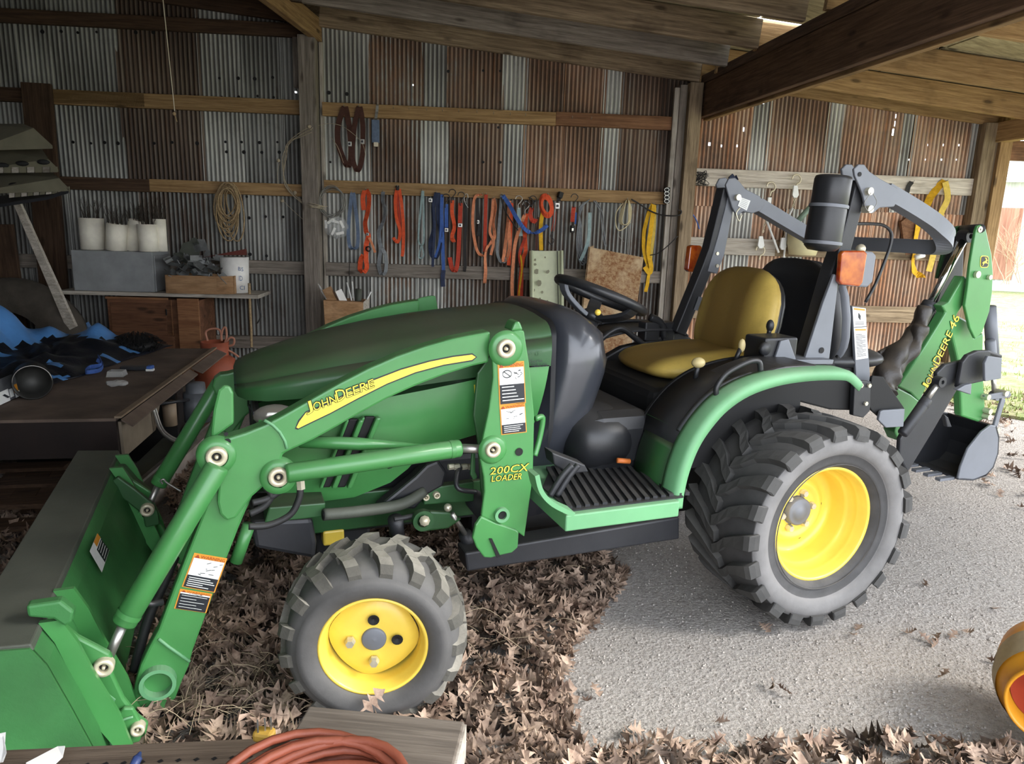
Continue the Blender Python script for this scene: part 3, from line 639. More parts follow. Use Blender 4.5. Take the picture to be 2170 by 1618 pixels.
dc = Decal([PY(995, 812, .318), PY(1018, 806, .318), PY(1018, 828, .318), PY(997, 836, .318)], (0, -1, 0), .003)
dc.rect(0, 0, 1, 1, 0).text('H', .3, .15, .95, .9, 1); dc.mb.build('hood_badge', [M_dw, M_yd], sp)
dc = Decal([PY(1120, 740, .312), PY(1146, 738, .312), PY(1146, 752, .312), PY(1120, 756, .312)], (0, -1, 0), .004)
dc.text('ing', 0, 0, 1, 1, 0); dc.mb.build('embossed_text', [M_gd], sp)
for x0_, x1_, yy, s_ in ((1120, 1146, 760, 'Serie'), (1122, 1157, 769, 'TIER II OIL')):
    dc = Decal([PY(x0_, yy, .312), PY(x1_, yy-2, .312), PY(x1_, yy+5, .312), PY(x0_, yy+7, .312)], (0, -1, 0), .004); dc.text(s_, 0, 0, 1, 1, 0); dc.mb.build('fine_print', [M_ink], sp)
# rear panel joint line
MB().tube([PY(1118, 777, .304), PY(1164, 774, .304)], .002, 6).build('panel_joint', M_blkd, sp)
# grille, headlamps and the guard
MB().loft([[V((-1.66+.01*j, .6+yy*(1-.02*j), z)) for yy, z in ((-.22, .52), (.22, .52), (.22, .72), (-.22, .72))] for j in range(3)], True, True, 0, False).build('grille', M_blk, TR, bevel=.01)
for sg in (-1, 1):
    q = [V((-1.655, .6+sg*.06, .70)), V((-1.64, .6+sg*.20, .705)), V((-1.53, .6+sg*.252, .715)), V((-1.50, .6+sg*.256, .675)), V((-1.60, .6+sg*.235, .64)), V((-1.655, .6+sg*.14, .64))]
    MB().prism(q, (-.012, sg*.006, 0)).build('headlamp_bezel', M_blk, TR, bevel=.006)
    MB().sphere((-1.605, .6+sg*.225, .705), .055, 18, 0, (1.0, .5, .55)).build('headlamp', M_glass, TR)
plate('hood_guard', [(445, 935), (452, 868), (462, 826), (474, 816), (488, 818), (495, 832), (496, 898)], .20, .012, M_g, round_=0, bev=.006)
# ---------------------------------------------------------------- chassis under the hood
MB().box((-1.22, .6, .42), (.62, .30, .22)).build('engine_block', M_blkm, TR, bevel=.02)
MB().box((-.55, .6, .36), (.95, .28, .26)).build('transmission', M_blkd, TR, bevel=.02)
for sg in (-1, 1):
    MB().box((-1.28, .6+sg*.19, .40), (.75, .02, .11)).build('frame_rail', M_gd, TR, bevel=.004)
plate('engine_side_casting', [(800, 1075), (880, 1010), (905, 985), (930, 975), (948, 1000), (940, 1030), (905, 1050), (880, 1080)], .33, .05, M_blk, bev=.008)
plate('engine_mount', [(900, 1035), (1005, 1020), (1005, 1062), (898, 1070)], .335, .03, M_gd)
for x, y in ((902, 1052), (925, 1048)): bushing(x, y, .33, .010, 'frame_bolt')
MB().tube(smooth_path([PY(685, 1090, .26), PY(760, 1083, .28), PY(850, 1068, .31), PY(900, 1040, .33)]), [.016]*18+[.014], 12).build('exhaust_pipe', M_wear, TR)
MB().tube([PY(684, 1091, .258), PY(694, 1089, .26)], .0125, 12).build('exhaust_mouth', M_blkd, TR)
plate('front_weight_bracket', [(530, 1105), (662, 1098), (672, 1150), (668, 1185), (540, 1162)], .30, .22, M_blkm, bev=.012)
plate('front_bumper_plate', [(570, 1075), (690, 1065), (688, 1095), (560, 1108)], .28, .1, M_gd)
MB().box(PY(705, 1132, .42), (.06, .05, .045)).build('axle_pivot_block', M_y, TR, bevel=.006)
MB().tube(smooth_path([PY(975, 990, .30), PY(967, 1010, .28), PY(972, 1035, .26), PY(1010, 1042, .26)]), .007, 10).build('steel_line', M_blk, TR)
for x in (950, 962, 978, 992): MB().disc(PY(x, 989, .30), V((1, .1, 0)), .009, .016, 6).build('line_fitting', M_zincb, TR)
MB().ring(PY(898, 1104, .27), (0, 1, 0), .018, .03, .02).build('frame_eye', M_gd, TR)
MB().tube([PY(900, 1103, .25), PY(900, 1103, .33)], .015, 8).build('eye_bolt', M_pin, TR)
plate('frame_eye_bracket', [(872, 1092), (890, 1082), (950, 1085), (980, 1100), (950, 1120), (890, 1128)], .30, .02, M_gd, bev=.006)
MB().tube(smooth_path([PY(835, 1100, .3), PY(850, 1098, .3), PY(880, 1092, .3), PY(910, 1088, .3)]), .008, 8).build('hose', M_hose, TR)
MB().tube([PY(838, 1100, .3), PY(842, 1140, .34)], .022, 12).build('steering_cylinder', M_blkm, TR)
MB().tube([PY(958, 1088, .3), PY(985, 1130, .33)], .008, 8).build('link_rod', M_steel, TR); MB().sphere(PY(949, 1075, .3), .012).build('rod_joint', M_zincb, TR)
MB().tube([PY(985, 1130, .33), PY(1000, 1165, .36)], .02, 10).build('drive_shaft', M_blkm, TR)
# ---------------------------------------------------------------- subframe beam
b0, b1 = [PY(x, y, .27) for x, y in ((985, 1190), (1440, 1118))]
bb = MB(); hexa = []
tp = [PY(985, 1172, .27), PY(1440, 1095, .27), PY(1440, 1142, .27), PY(990, 1211, .27)]
bb.prism(tp, (0, .08, 0)); bb.build('subframe_rail', M_blkm, TR, bevel=.006)
for k in (1,): o = bb.build('subframe_rail', M_blkm, TR, bevel=.006); o.location = (0, .56, 0)
# ---------------------------------------------------------------- loader
def both(o, d, kids=False):
    c = o.copy(); COL.objects.link(c); c.location = o.location+V((0, d, 0))
    for ch in [q for q in bpy.data.objects if q.parent == o and kids]:
        e = ch.copy(); COL.objects.link(e); e.parent = c
    return c
YA = .15; DM = .87            # near plane of the loader, and the distance to its far twin
mast = plate('loader_mast', [(1055, 712), (1068, 706), (1100, 699), (1111, 700), (1122, 770), (1133, 880), (1130, 1010), (1112, 1138), (1098, 1128), (1052, 1108), (1020, 1094), (1027, 1040), (1025, 1010), (1018, 975), (1022, 935), (1036, 870), (1045, 800), (1043, 738)], YA, .012, M_g)
foot = plate('mast_foot', [(1020, 1094), (1052, 1108), (1094, 1122), (1100, 1128), (1098, 1160), (1085, 1171), (1063, 1176), (1040, 1182), (1026, 1181), (1010, 1160), (1002, 1140), (1008, 1112)], YA-.008, .014, M_g)
MB().prism(quadpts([(1036, 1140), (1042, 1140), (1060, 1178), (1052, 1180)], YA-.009), (0, -.004, 0)).build('foot_slot', M_blkd, foot)
plate('mast_inner_plate', [(1012, 790), (1040, 752), (1095, 705), (1118, 770), (1128, 900), (1118, 1010), (1100, 1130), (1030, 1100), (1020, 1040), (1012, 930), (1003, 880)], YA+.10, .012, M_gd)
plate('mast_edge', [(1000, 960), (1008, 958), (1008, 1000), (1013, 1012), (1004, 1018), (997, 1006)], YA+.07, .01, M_gd)
for nm, x, y, r_ in (('pin', 1072, 738, .025), ('pin', 1044, 952, .021)): 
    MB().lathe([(.0, r_*1.9), (-.006, r_*1.75), (-.010, r_*1.5), (-.010, r_*.9)], PY(x, y, YA), (0, 1, 0), 32).build('pin_boss', M_g, mast); bushing(x, y, YA-.012, r_, 'pin', mast)
MB().disc(PY(1100, 957, YA-.002), (0, -1, 0), .011, .001, 20).build('mast_hole', M_blkd, mast)
MB().ring(PY(1065, 1092, YA-.012), (0, 1, 0), .0125, .021, .02).build('mast_collar', M_gf, mast); MB().disc(PY(1065, 1092, YA-.002), (0, -1, 0), .0125, .003, 20).build('collar_hole', M_blkd, mast)
MB().prism(quadpts([(1083, 702), (1092, 682), (1102, 680), (1110, 700)], YA), (0, .06, 0)).build('mast_hook', M_g, mast, bevel=.006)
MB().tube(smooth_path([PY(1135, 887, YA+.02), PY(1150, 885, YA+.03), PY(1143, 930, YA+.03), PY(1133, 965, YA+.02)]), .008, 8).build('mast_rear_gusset', M_g, mast)
both(mast, DM); both(foot, DM)
MB().tube([PY(1060, 1120, YA+.02), PY(1060, 1120, YA+.02)+V((0, .85, 0))], .03, 12).build('mast_torque_tube', M_blkm, TR)
armU = plate('loader_boom', [(1040, 702), (1006, 708), (960, 717), (900, 734), (840, 755), (780, 781), (720, 812), (660, 846), (600, 880), (560, 901), (520, 917), (484, 928), (462, 931), (444, 945), (438, 966), (446, 985), (457, 1000), (462, 1030), (460, 1065), (466, 1090), (480, 1104),
                              (500, 1098), (520, 1070), (535, 1052), (560, 1030), (588, 1026), (606, 1010), (604, 985), (597, 972), (600, 962), (622, 951), (660, 934), (700, 912), (760, 878), (820, 845), (880, 818), (940, 795), (1000, 776), (1036, 768)], YA+.02, .055, M_g, bev=.006)
MB().tube([PY(x, y, YA+.018) for x, y in ((560, 890), (578, 900), (593, 915), (604, 934), (608, 950))], .004, 6).build('weld_bead', M_gf, armU)
armL = plate('loader_lower_arm', [(462, 1000), (440, 1060), (405, 1150), (370, 1240), (335, 1335), (315, 1372), (297, 1410), (285, 1450), (280, 1475), (290, 1500), (310, 1520), (340, 1512), (372, 1480), (385, 1445), (400, 1412), (408, 1380), (430, 1320), (470, 1210), (505, 1120), (540, 1040)], YA+.035, .05, M_g, bev=.006)
MB().tube([PY(x, y, YA+.033) for x, y in ((336, 1353), (355, 1368), (378, 1384), (402, 1401))], .004, 6).build('weld_bead', M_gf, armL)
MB().ring(PY(334, 1452, YA+.012), (0, 1, 0), .032, .041, .07).build('pivot_tube', M_gf, armL); MB().lathe([(.0, .032), (.06, .032), (.06, .0001)], PY(334, 1452, YA+.013), (0, 1, 0), 24).build('pivot_bore', M_wear, armL)
for x, y, r_ in ((459, 967, .026), (590, 1010, .026)):
    MB().lathe([(.02, r_*1.75), (-.006, r_*1.6), (-.006, r_*1.0)], PY(x, y, YA+.015), (0, 1, 0), 30).build('pin_boss', M_g, armU); bushing(x, y, YA+.004, r_*.92, 'pin', armU)
for x, y, r_ in ((482, 935, .0075), (584, 979, .005), (479, 919, .005)): MB().disc(PY(x, y, YA+.018), (0, -1, 0), r_, .001, 14).build('drilled_hole', M_blkd, armU)
both(armU, DM-.12); both(armL, DM-.12)
# yellow stripe and maker's name
st = [(628, 905), (634, 893), (648, 874), (690, 858), (740, 832), (790, 806), (850, 783), (910, 766), (960, 756), (1000, 751), (1008, 756), (1000, 762), (940, 772), (880, 788), (820, 812), (760, 842), (700, 874), (650, 898), (632, 907)]
MB().prism(quadpts(st, YA+.020), (0, -.0015, 0)).build('yellow_stripe', M_yd, armU)
MB().prism(quadpts([(625, 908), (632, 890), (648, 871), (690, 855), (740, 829), (790, 803), (850, 780), (910, 763), (960, 753), (1001, 748), (1011, 756), (1001, 765), (940, 775), (880, 791), (820, 815), (760, 845), (700, 877), (650, 901), (631, 910)], YA+.020), (0, -.0008, 0)).build('stripe_outline', M_ink, armU)
cn = [PY(643, 853, YA+.02), PY(788, 797, YA+.02), PY(793, 819, YA+.02), PY(650, 877, YA+.02)]
def name_decal(cn, nrm, parent, name, words, ol=.0016):
    x = (cn[1]-cn[0]).normalized(); y = (cn[0]-cn[3]).normalized()
    for k, (dx, dy) in enumerate(((ol, 0), (-ol, 0), (0, ol), (0, -ol), (ol*.7, -ol*.7), (-ol*.7, -ol*.7), (ol*.7, ol*.7))):
        d = Decal([p+x*dx+y*dy for p in cn], nrm, .0022)
        for (s, u0, v0, u1, v1) in words: d.text(s, u0, v0, u1, v1, 0, 1., shear=.02)
        if k == 0: o = d.mb.build(name+'_outline', [M_ink], parent)
        else:
            o = d.mb.build(name+'_outline', [M_ink], parent)
    d = Decal(cn, nrm, .0034)
    for (s, u0, v0, u1, v1) in words: d.text(s, u0, v0, u1, v1, 0, 1., shear=.02)
    d.mb.build(name, [M_yd], parent)
name_decal(cn, (0, -1, 0), armU, 'maker_name', [('J', 0, 0, .10, 1.05), ('OHN', .105, .28, .44, 1.), ('D', .45, 0, .58, 1.0), ('EERE', .59, .22, 1., .98)])
cn = [PY(1036, 990, YA), PY(1120, 980, YA), PY(1113, 1013, YA), PY(1036, 1020, YA)]
name_decal(cn, (0, -1, 0), mast, 'loader_name', [('200CX', .02, .0, 1., .50), ('LOADER', .06, .60, .88, 1.)], .0012)
# warning decals
def warn(c, Y, parent, head='WARNING', split=.52, nl=5, lift=.0014, circle=False, torn=False, n=(0, -1, 0), pts=None):
    q = pts or [PY(x, y, Y) for x, y in c]; d = Decal(q, n, lift); mats = [M_org, M_dw, M_ink, M_red]
    d.rect(0, 0, 1, 1, 0, 1); d.rect(.04, .13, .96, split, 1, 2); d.rect(.04, split, .96, .97, 2, 2)
    d.text(head, .22, .025, .95, .115, 3, 3); d.poly([(.06, .115), (.13, .02), (.20, .115)], 3, 3)
    if circle:
        for k in range(16):
            a, b = 2*pi*k/16, 2*pi*(k+1)/16; d.line(.32+.17*cos(a), .27+.085*sin(a), .32+.17*cos(b), .27+.085*sin(b), .02, 2, 4)
        d.line(.20, .21, .44, .33, .02, 2, 4)
    rd = random.Random(len(bpy.data.objects))
    for k in range(9):
        x, y = rd.uniform(.5 if circle else .15, .85), rd.uniform(.2, split-.08); d.line(x, y, min(.93, x+rd.uniform(.04, .16)), y+rd.uniform(-.05, .05), .014, 2, 4)
    for k in range(nl):
        y = split+.05+(.97-split-.06)*k/nl; d.line(.1, y, rd.uniform(.55, .92), y, .022, 1, 4)
    return d.mb.build('warning_decal', mats, parent)
warn([(1054, 768), (1110, 764), (1114, 853), (1058, 859)], YA, mast, circle=True)
warn([(1058, 859), (1112, 852), (1116, 915), (1062, 921)], YA, mast, split=.66, nl=4)
warn([(412, 1170), (482, 1182), (455, 1255), (385, 1242)], YA+.035, armL, split=.62, nl=5)
warn([(382, 1246), (450, 1257), (437, 1298), (369, 1288)], YA+.035, armL, head='WARNING', split=.2, nl=5)
# cylinders
def cyl(name, a, b, c, r, rr, mat=M_g, parent=TR, cap=True):
    """a barrel end, b barrel mouth, c rod eye"""
    a, b, c = V(a), V(b), V(c); d = (b-a).normalized(); m = MB()
    m.tube([a, a+d*.006, b-d*.004, b], [r*.85, r, r, r*.9], 20); o = m.build(name, mat, parent)
    MB().tube([b, c], rr, 14).build('piston_rod', M_steel, o); MB().lathe([(0, r*1.04), (.012, r*1.04)], b-d*.03, d, 20).build('gland_ring', mat, o)
    MB().ring(c-V((0, r*.8, 0)), (0, 1, 0), rr*.8, rr*2, r*1.6).build('rod_eye', mat, o); return o
c1 = cyl('bucket_cylinder', PY(463, 985, YA+.0), PY(262, 1320, YA-.03), PY(222, 1410, YA-.04), .027, .011)
both(c1, DM+.05, True)
c2 = cyl('lift_cylinder', PY(606, 1003, YA-.005), PY(975, 949, YA+.03), PY(1044, 952, YA+.03), .0235, .012)
both(c2, DM-.1, True)
MB().lathe([(0, .025), (.008, .025)], PY(820, 972, YA+.02), (PY(975, 949, YA+.03)-PY(606, 1003, YA-.005)), 20).build('cylinder_band', M_blk, c2)
MB().tube([PY(635, 935, YA+.09), PY(760, 940, YA+.09), PY(895, 944, YA+.09)], [.016, .017, .004], 14).build('guide_tube', M_g, TR)
# hydraulic hoses at the knee
for pts in ([(636, 1030), (634, 1055), (615, 1090), (570, 1112), (527, 1115)], [(560, 1028), (575, 1048), (560, 1072), (530, 1088)], [(600, 1035), (570, 1055), (535, 1065)]):
    MB().tube(smooth_path([PY(x, y, YA+.03) for x, y in pts]), .0085, 10).build('hydraulic_hose', M_hose, TR)
MB().disc(PY(636, 1014, YA+.03), V((.05, 0, -1)), .011, .026, 6).build('hose_ferrule', M_zincb, TR)
# long hose down the lower arm and guard pipe
MB().tube(smooth_path([PY(x, y, YA+.10) for x, y in ((370, 1180), (345, 1240), (318, 1300), (300, 1360), (285, 1420))]), .012, 10).build('hydraulic_hose', M_hose, TR)
MB().tube([PY(528, 1110, YA+.10), PY(500, 1190, YA+.10)], .016, 10).build('arm_pipe', M_g, TR)
MB().tube([PY(300, 1275, YA+.02), PY(320, 1280, YA+.03), PY(345, 1275, YA+.04)], .008, 8).build('hose_clip', M_blk, TR)
# ---------------------------------------------------------------- bucket
B0, B1 = -.045, 1.245
bpro = [(-2.22, .385), (-2.10, .375), (-2.075, .33), (-2.04, .22), (-2.01, .12), (-2.0, .05), (-2.02, .012)]
sh = MB()
for (a, b) in list(zip(bpro[1:], bpro[2:]))+[((-2.30, .02), (-2.28, .16)), ((-2.28, .16), (-2.245, .30)), ((-2.245, .30), (-2.222, .38))]:
    d = V((b[0]-a[0], 0, b[1]-a[1])).normalized(); n_ = V((d.z, 0, -d.x))*.008
    sh.prism([V((a[0], B0, a[1])), V((b[0], B0, b[1])), V((b[0], B0, b[1]))+n_, V((a[0], B0, a[1]))+n_], (0, B1-B0, 0))
shell = sh.build('loader_bucket', M_gb, TR)
MB().prism([V((-2.225, B0, .392)), V((-2.098, B0, .382)), V((-2.094, B0, .366)), V((-2.225, B0, .374))], (0, B1-B0, 0)).build('top_lip', M_wear, shell, bevel=.003)
for yy in (B0-.006, B1-.006):
    MB().prism([V((x, yy, z)) for x, z in ((-2.20, .385), (-2.10, .375), (-2.075, .33), (-2.04, .22), (-2.01, .12), (-2.0, .05), (-2.02, .012), (-2.30, .008), (-2.28, .16), (-2.245, .30))], (0, .012, 0)).build('side_cheek', M_gb, shell)
MB().prism([V((-2.295, B0, .05)), V((-2.312, B0, .05)), V((-2.318, B0, -.004)), V((-2.30, B0, -.004))], (0, B1-B0, 0)).build('cutting_edge', M_wear, shell)
# rear hooks and quick links
def bplate(name, pts, Y, th, mat=M_g, parent=shell, bev=.004): return plate(name, pts, Y, th, mat, parent, bev)
hk = MB().prism([V((-2.10, .03, .385)), V((-2.075, .03, .335)), V((-2.045, .03, .23)), V((-2.02, .03, .13)), V((-1.985, .03, .06)), V((-1.95, .03, .05)), V((-1.97, .03, .14)), V((-2.01, .03, .25)), V((-2.035, .03, .33)), V((-2.06, .03, .385))], (0, .012, 0)).build('hook_plate', M_g, shell)
for yy in (.17, 1.03, 1.17): inst(hk, (0, yy-.03, 0)).parent = shell
cp = plate('hook_cap', [(54, 1284), (128, 1273), (157, 1296), (152, 1320), (136, 1328), (112, 1312), (58, 1308)], .02, .03, M_gb, shell, .006)
lk = plate('bucket_link', [(92, 1328), (112, 1318), (135, 1325), (165, 1350), (200, 1368), (232, 1385), (243, 1405), (238, 1425), (222, 1438), (200, 1436), (190, 1418), (150, 1395), (110, 1352)], YA-.09, .018, M_g, TR, .005)
lk2 = plate('quick_coupler', [(200, 1436), (236, 1424), (262, 1480), (292, 1518), (314, 1535), (308, 1560), (280, 1577), (232, 1580), (218, 1560), (226, 1520), (212, 1480)], YA-.07, .018, M_g, TR, .005)
plate('coupler_pocket', [(244, 1518), (262, 1500), (282, 1500), (304, 1540), (296, 1572), (262, 1580), (238, 1550)], YA-.085, .012, M_g, lk2, .004)
MB().tube(smooth_path([PY(x, y, YA-.088) for x, y in ((238, 1552), (255, 1528), (282, 1518))]), .003, 6).build('weld_bead', M_gf, lk2)
MB().tube(smooth_path([PY(x, y, YA-.09) for x, y in ((238, 1575), (240, 1555), (250, 1550), (262, 1566), (264, 1580))]), .006, 8).build('latch_handle', M_gf, lk2)
bushing(220, 1412, YA-.095, .021, 'pin', lk); bushing(292, 1543, YA-.09, .0155, 'pin', lk2)
both(lk, DM+.14); both(lk2, DM+.14)
MB().prism(quadpts([(232, 1470), (245, 1480), (236, 1500), (228, 1490)], YA-.075), (0, -.004, 0)).build('coupler_window', M_gf, lk2)
# far coupler clearly seen behind the bucket
fcp = plate('far_coupler_arm', [(235, 1020), (250, 1010), (285, 1035), (322, 1065), (334, 1085), (338, 1112), (308, 1118), (302, 1090), (270, 1065), (240, 1040)], 1.0, .02, M_gd, TR, .005)
bushing(312, 1080, .99, .022, 'pin', fcp)
plate('far_hook_rail', [(205, 995), (262, 990), (290, 1022), (320, 1045), (312, 1058), (270, 1035), (240, 1010)], 1.12, .05, M_gd, TR, .006)
def PB(x, y, off=.0125):
    n_ = V((.955, 0, .296)); o_ = V((-2.075, 0, .33))+n_*off; v = ray(x, y); return CP+v*((o_-CP).dot(n_)/v.dot(n_))
d = Decal([PB(205, 1130), PB(231, 1165), PB(215, 1213), PB(189, 1168)], (.955, 0, .296), .001)
d.rect(0, 0, 1, 1, 1, 1); d.rect(0, 0, .25, .5, 0, 2); d.rect(.3, .02, .97, .6, 2, 2)
for k in range(4): d.line(.35+.15*k, .08, .38+.15*k, .55, .03, 1, 3)
d.mb.build('warning_decal', [M_org, M_dw, M_ink], shell)
# hitch pin and ring lying at the far coupler
MB().tube(smooth_path([PY(x, y, .95) for x, y in ((345, 1025), (341, 1018), (347, 1015), (352, 1021), (366, 1030), (384, 1041))]), .0035, 8).build('lynch_pin', M_steel, TR)
# ---------------------------------------------------------------- cowl, dash and steering
def cowl_sec(z, x0, x1, hw, rr=.10, e=2.6):
    pts = []
    for k in range(32):
        a = 2*pi*k/32; ca, sa = cos(a), sin(a)
        px_ = (x0+x1)/2+(x1-x0)/2*math.copysign(abs(ca)**(2/e), ca); py_ = .6+hw*math.copysign(abs(sa)**(2/(e+.6)), sa); pts.append(V((px_, py_, z)))
    return pts
cs = []
for z, x0, x1, hw in ((.30, -.98, -.72, .16), (.46, -.96, -.70, .20), (.54, -.93, -.68, .25), (.60, -.905, -.665, .275), (.66, -.885, -.640, .288), (.72, -.868, -.622, .294), (.78, -.855, -.605, .297), (.82, -.848, -.600, .297), (.86, -.842, -.612, .293), (.90, -.836, -.615, .280), (.935, -.832, -.655, .26), (.958, -.826, -.69, .235), (.972, -.815, -.72, .20), (.978, -.79, -.74, .12)):
    cs.append(cowl_sec(z, x0, x1, hw))
cowl = MB().loft(cs, True, True).build('dash_cowl', M_cowl, TR)
hl = smooth_path([PY(x, y, .30) for x, y in ((1146, 908), (1165, 900), (1190, 878), (1215, 845), (1240, 800), (1266, 762))])
swc = V((-.535, .6, .992)); sn = V((.36, 0, .93)).normalized(); sa = V((0, 1, 0)); sb = sn.cross(sa)
R0 = .152
sw = MB().tube([swc+(sa*cos(2*pi*k/40)+sb*sin(2*pi*k/40))*R0 for k in range(40)], .0155, 12, closed=True).build('steering_wheel', M_blk, TR)
hubp = swc-sn*.075
for an in (90, 205, 335):
    a = radians(an); e = swc+(sa*cos(a)+sb*sin(a))*R0; m1 = hubp+(e-swc)*.25; m2 = hubp+(e-swc)*.8+sn*.035
    MB().ribbon(smooth_path([hubp, m1, m2, e], 4), sn.cross(e-swc), .045, .014).build('wheel_spoke', M_gry if an == 90 else M_blk, sw, bevel=.003)
MB().lathe([(0, .0001), (0, .04), (.02, .038), (.03, .03), (.03, .0001)], hubp-sn*.012, sn, 24).build('wheel_hub', M_blk, sw)
MB().tube([hubp-sn*.25, hubp], [.036, .028], 16).build('steering_column', M_blk, sw)
MB().tube(smooth_path([V((-.60, .50, .94)), V((-.62, .46, .95)), V((-.63, .43, .955))]), .005, 8).build('throttle_stalk', M_blk, TR); MB().sphere((-.635, .425, .958), .010, 12).build('throttle_knob', M_y, TR)
# ---------------------------------------------------------------- footboard
zf = .49
fb = MB().prism([V((-.92, -.0, zf-.045)), V((-.575, -.0, zf-.045)), V((-.575, -.0, zf)), V((-.92, -.0, zf))], (0, .40, 0)).build('footboard', M_gf, TR, bevel=.004)
mt = MB().prism([V((-.90, .02, zf)), V((-.55, .02, zf)), V((-.50, .24, zf)), V((-.52, .36, zf)), V((-.80, .36, zf)), V((-.90, .2, zf))], (0, 0, .004)).build('rubber_mat', M_blk, fb)
for k in range(15):
    x = -.895+k*.026; a = V((x, .03, zf+.006)); b = V((x+.075, .34, zf+.006))
    MB().tube([a, b], .0048, 4, sq=True, up=(0, 0, 1), ry=.0065).build('mat_rib', M_blkm, fb)
eg = smooth_path([PY(1130, 1000, .0), PY(1140, 1035, .0), PY(1165, 1062, .0), PY(1208, 1083, .0)], 5)
MB().ribbon(eg, (0, 1, 0), .05, .012).build('footboard_upsweep', M_gf, fb)
for pp in ([(1225, 985), (1205, 1010), (1180, 1050)], [(1212, 985), (1190, 1010), (1165, 1050)]):
    MB().tube(smooth_path([PY(x, y, .12) for x, y in pp]), .009, 8).build('pedal_arm', M_blkm, TR)
plate('foot_pedal', [(1170, 958), (1240, 985), (1248, 1000), (1215, 1003), (1200, 1000), (1175, 985)], .16, .06, M_blkm, TR, .004)
MB().box((-.60, .52, .57), (.24, .50, .20)).build('transmission_tunnel', M_blk, TR, bevel=.05)
MB().tube([PY(1308, 975, .22), PY(1334, 977, .22)], .008, 10).build('orange_lever', paint('orange_grip', 'd8793a', .5), TR)
MB().box((-.32, .6, .60), (.30, .52, .24)).build('seat_support', M_blkd, TR, bevel=.03)
MB().box((-.20, .6, .69), (.52, .36, .06)).build('seat_pan', M_blkd, TR, bevel=.02)
# ---------------------------------------------------------------- seat
def pillow(c, sx_, sy_, sz_, M=None, e=3.2, seg=28, rings=14, fn=None):
    vs = []; fs = []
    def sp(v, p): return math.copysign(abs(v)**(2/p), v)
    for i in range(rings+1):
        ph = -pi/2+pi*i/rings
        for j in range(seg):
            th = 2*pi*j/seg; p = V((sx_*sp(cos(ph), 2.4)*sp(cos(th), e), sy_*sp(cos(ph), 2.4)*sp(sin(th), e), sz_*sp(sin(ph), 2.2)))
            if fn: p = fn(p)
            vs.append(V(c)+(M @ p if M else p))
    for i in range(rings):
        for j in range(seg): fs.append((i*seg+j, i*seg+(j+1) % seg, (i+1)*seg+(j+1) % seg, (i+1)*seg+j))
    return vs, fs
def cfn(p):
    q = p.copy(); u = p.x/.25
    if p.z > 0: q.z -= .018*math.exp(-(p.y/.12)**2)*(1-.5*u*u)
    q.y *= 1-.10*max(0, -u)**2; q.z += .012*max(0, u)**2; return q
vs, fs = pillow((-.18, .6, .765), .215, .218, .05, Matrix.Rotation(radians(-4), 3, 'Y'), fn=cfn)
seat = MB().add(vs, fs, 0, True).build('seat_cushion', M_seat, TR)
def bfn(p):
    q = p.copy(); q.y *= 1-.14*max(0, p.x/.18)**2; q.z += -.012*math.exp(-(p.y/.12)**2) if p.z > 0 else 0; return q
Mb = Matrix.Rotation(radians(-78), 3, 'Y')
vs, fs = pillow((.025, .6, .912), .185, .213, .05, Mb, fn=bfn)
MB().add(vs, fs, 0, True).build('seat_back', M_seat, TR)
vs, fs = pillow((.050, .6, .905), .18, .208, .045, Mb, fn=bfn)
MB().add(vs, fs, 0, True).build('seat_back_shell', M_blk, TR)
# backhoe operator's seat, facing the tail
Mb2 = Matrix.Rotation(radians(-99), 3, 'Y')
vs, fs = pillow((.30, .60, .93), .20, .225, .045, Mb2, fn=bfn); MB().add(vs, fs, 0, True).build('rear_seat_back', M_blk, TR)
vs, fs = pillow((.345, .60, .93), .195, .222, .035, Mb2, fn=bfn); MB().add(vs, fs, 0, True).build('rear_seat_shell', M_gry, TR)
vs, fs = pillow((.46, .6, .76), .18, .2, .045); MB().add(vs, fs, 0, True).build('rear_seat_cushion', M_blk, TR)
vs, fs = pillow((-.655, .40, .575), .115, .15, .105, e=3.); MB().add(vs, fs, 0, True).build('tunnel_dome', M_blk, TR)
# ---------------------------------------------------------------- fenders
fpx = [(1424, 1068), (1428, 1035), (1440, 985), (1462, 930), (1492, 884), (1530, 843), (1580, 810), (1640, 789), (1700, 779), (1760, 776), (1800, 780), (1826, 803)]
path = smooth_path([PY(x, y+8, .04) for x, y in fpx], 4)
def fender(y0, y1, name='fender'):
    secs = []
    for i, p in enumerate(path):
        tg = (path[min(i+1, len(path)-1)]-path[max(i-1, 0)]).normalized(); n_ = V((-tg.z, 0, tg.x)).normalized()
        if n_.z < 0 and i > 12: n_ = -n_
        s = 1 if y1 > y0 else -1
        o_ = [(y0, -.028), (y0, -.006), (y0+s*.012, .004), (y0+s*.05, .006), (y1, .006), (y1, -.002), (y0+s*.02, -.004), (y0+s*.006, -.028)]
        secs.append([V((p.x, yy, p.z))+n_*h for yy, h in o_])
    return MB().loft(secs, True, True).build(name, M_gf, TR)
fen = fender(.03, .095); _f2 = fender(1.17, 1.105); _f2.data.materials[0] = M_blkm
def inner_top(i0, i1, y0, y1, mat, name, dz=-.004):
    P = path[i0:i1]; m = MB(); m.loft([[V((p.x, y0, p.z+dz)), V((p.x, y1, p.z+dz)), V((p.x, y1, p.z+dz-.008)), V((p.x, y0, p.z+dz-.008))] for p in P], True, True); return m.build(name, mat, TR)
inner_top(0, 12, .094, .26, M_gd, 'fender_skin'); inner_top(11, len(path)-2, .094, .29, M_blk, 'fender_cover')
inner_top(0, len(path)-2, .91, 1.106, M_blkm, 'fender_cover'); inner_top(13, 34, .094, .122, M_gry, 'console_edge', .003)
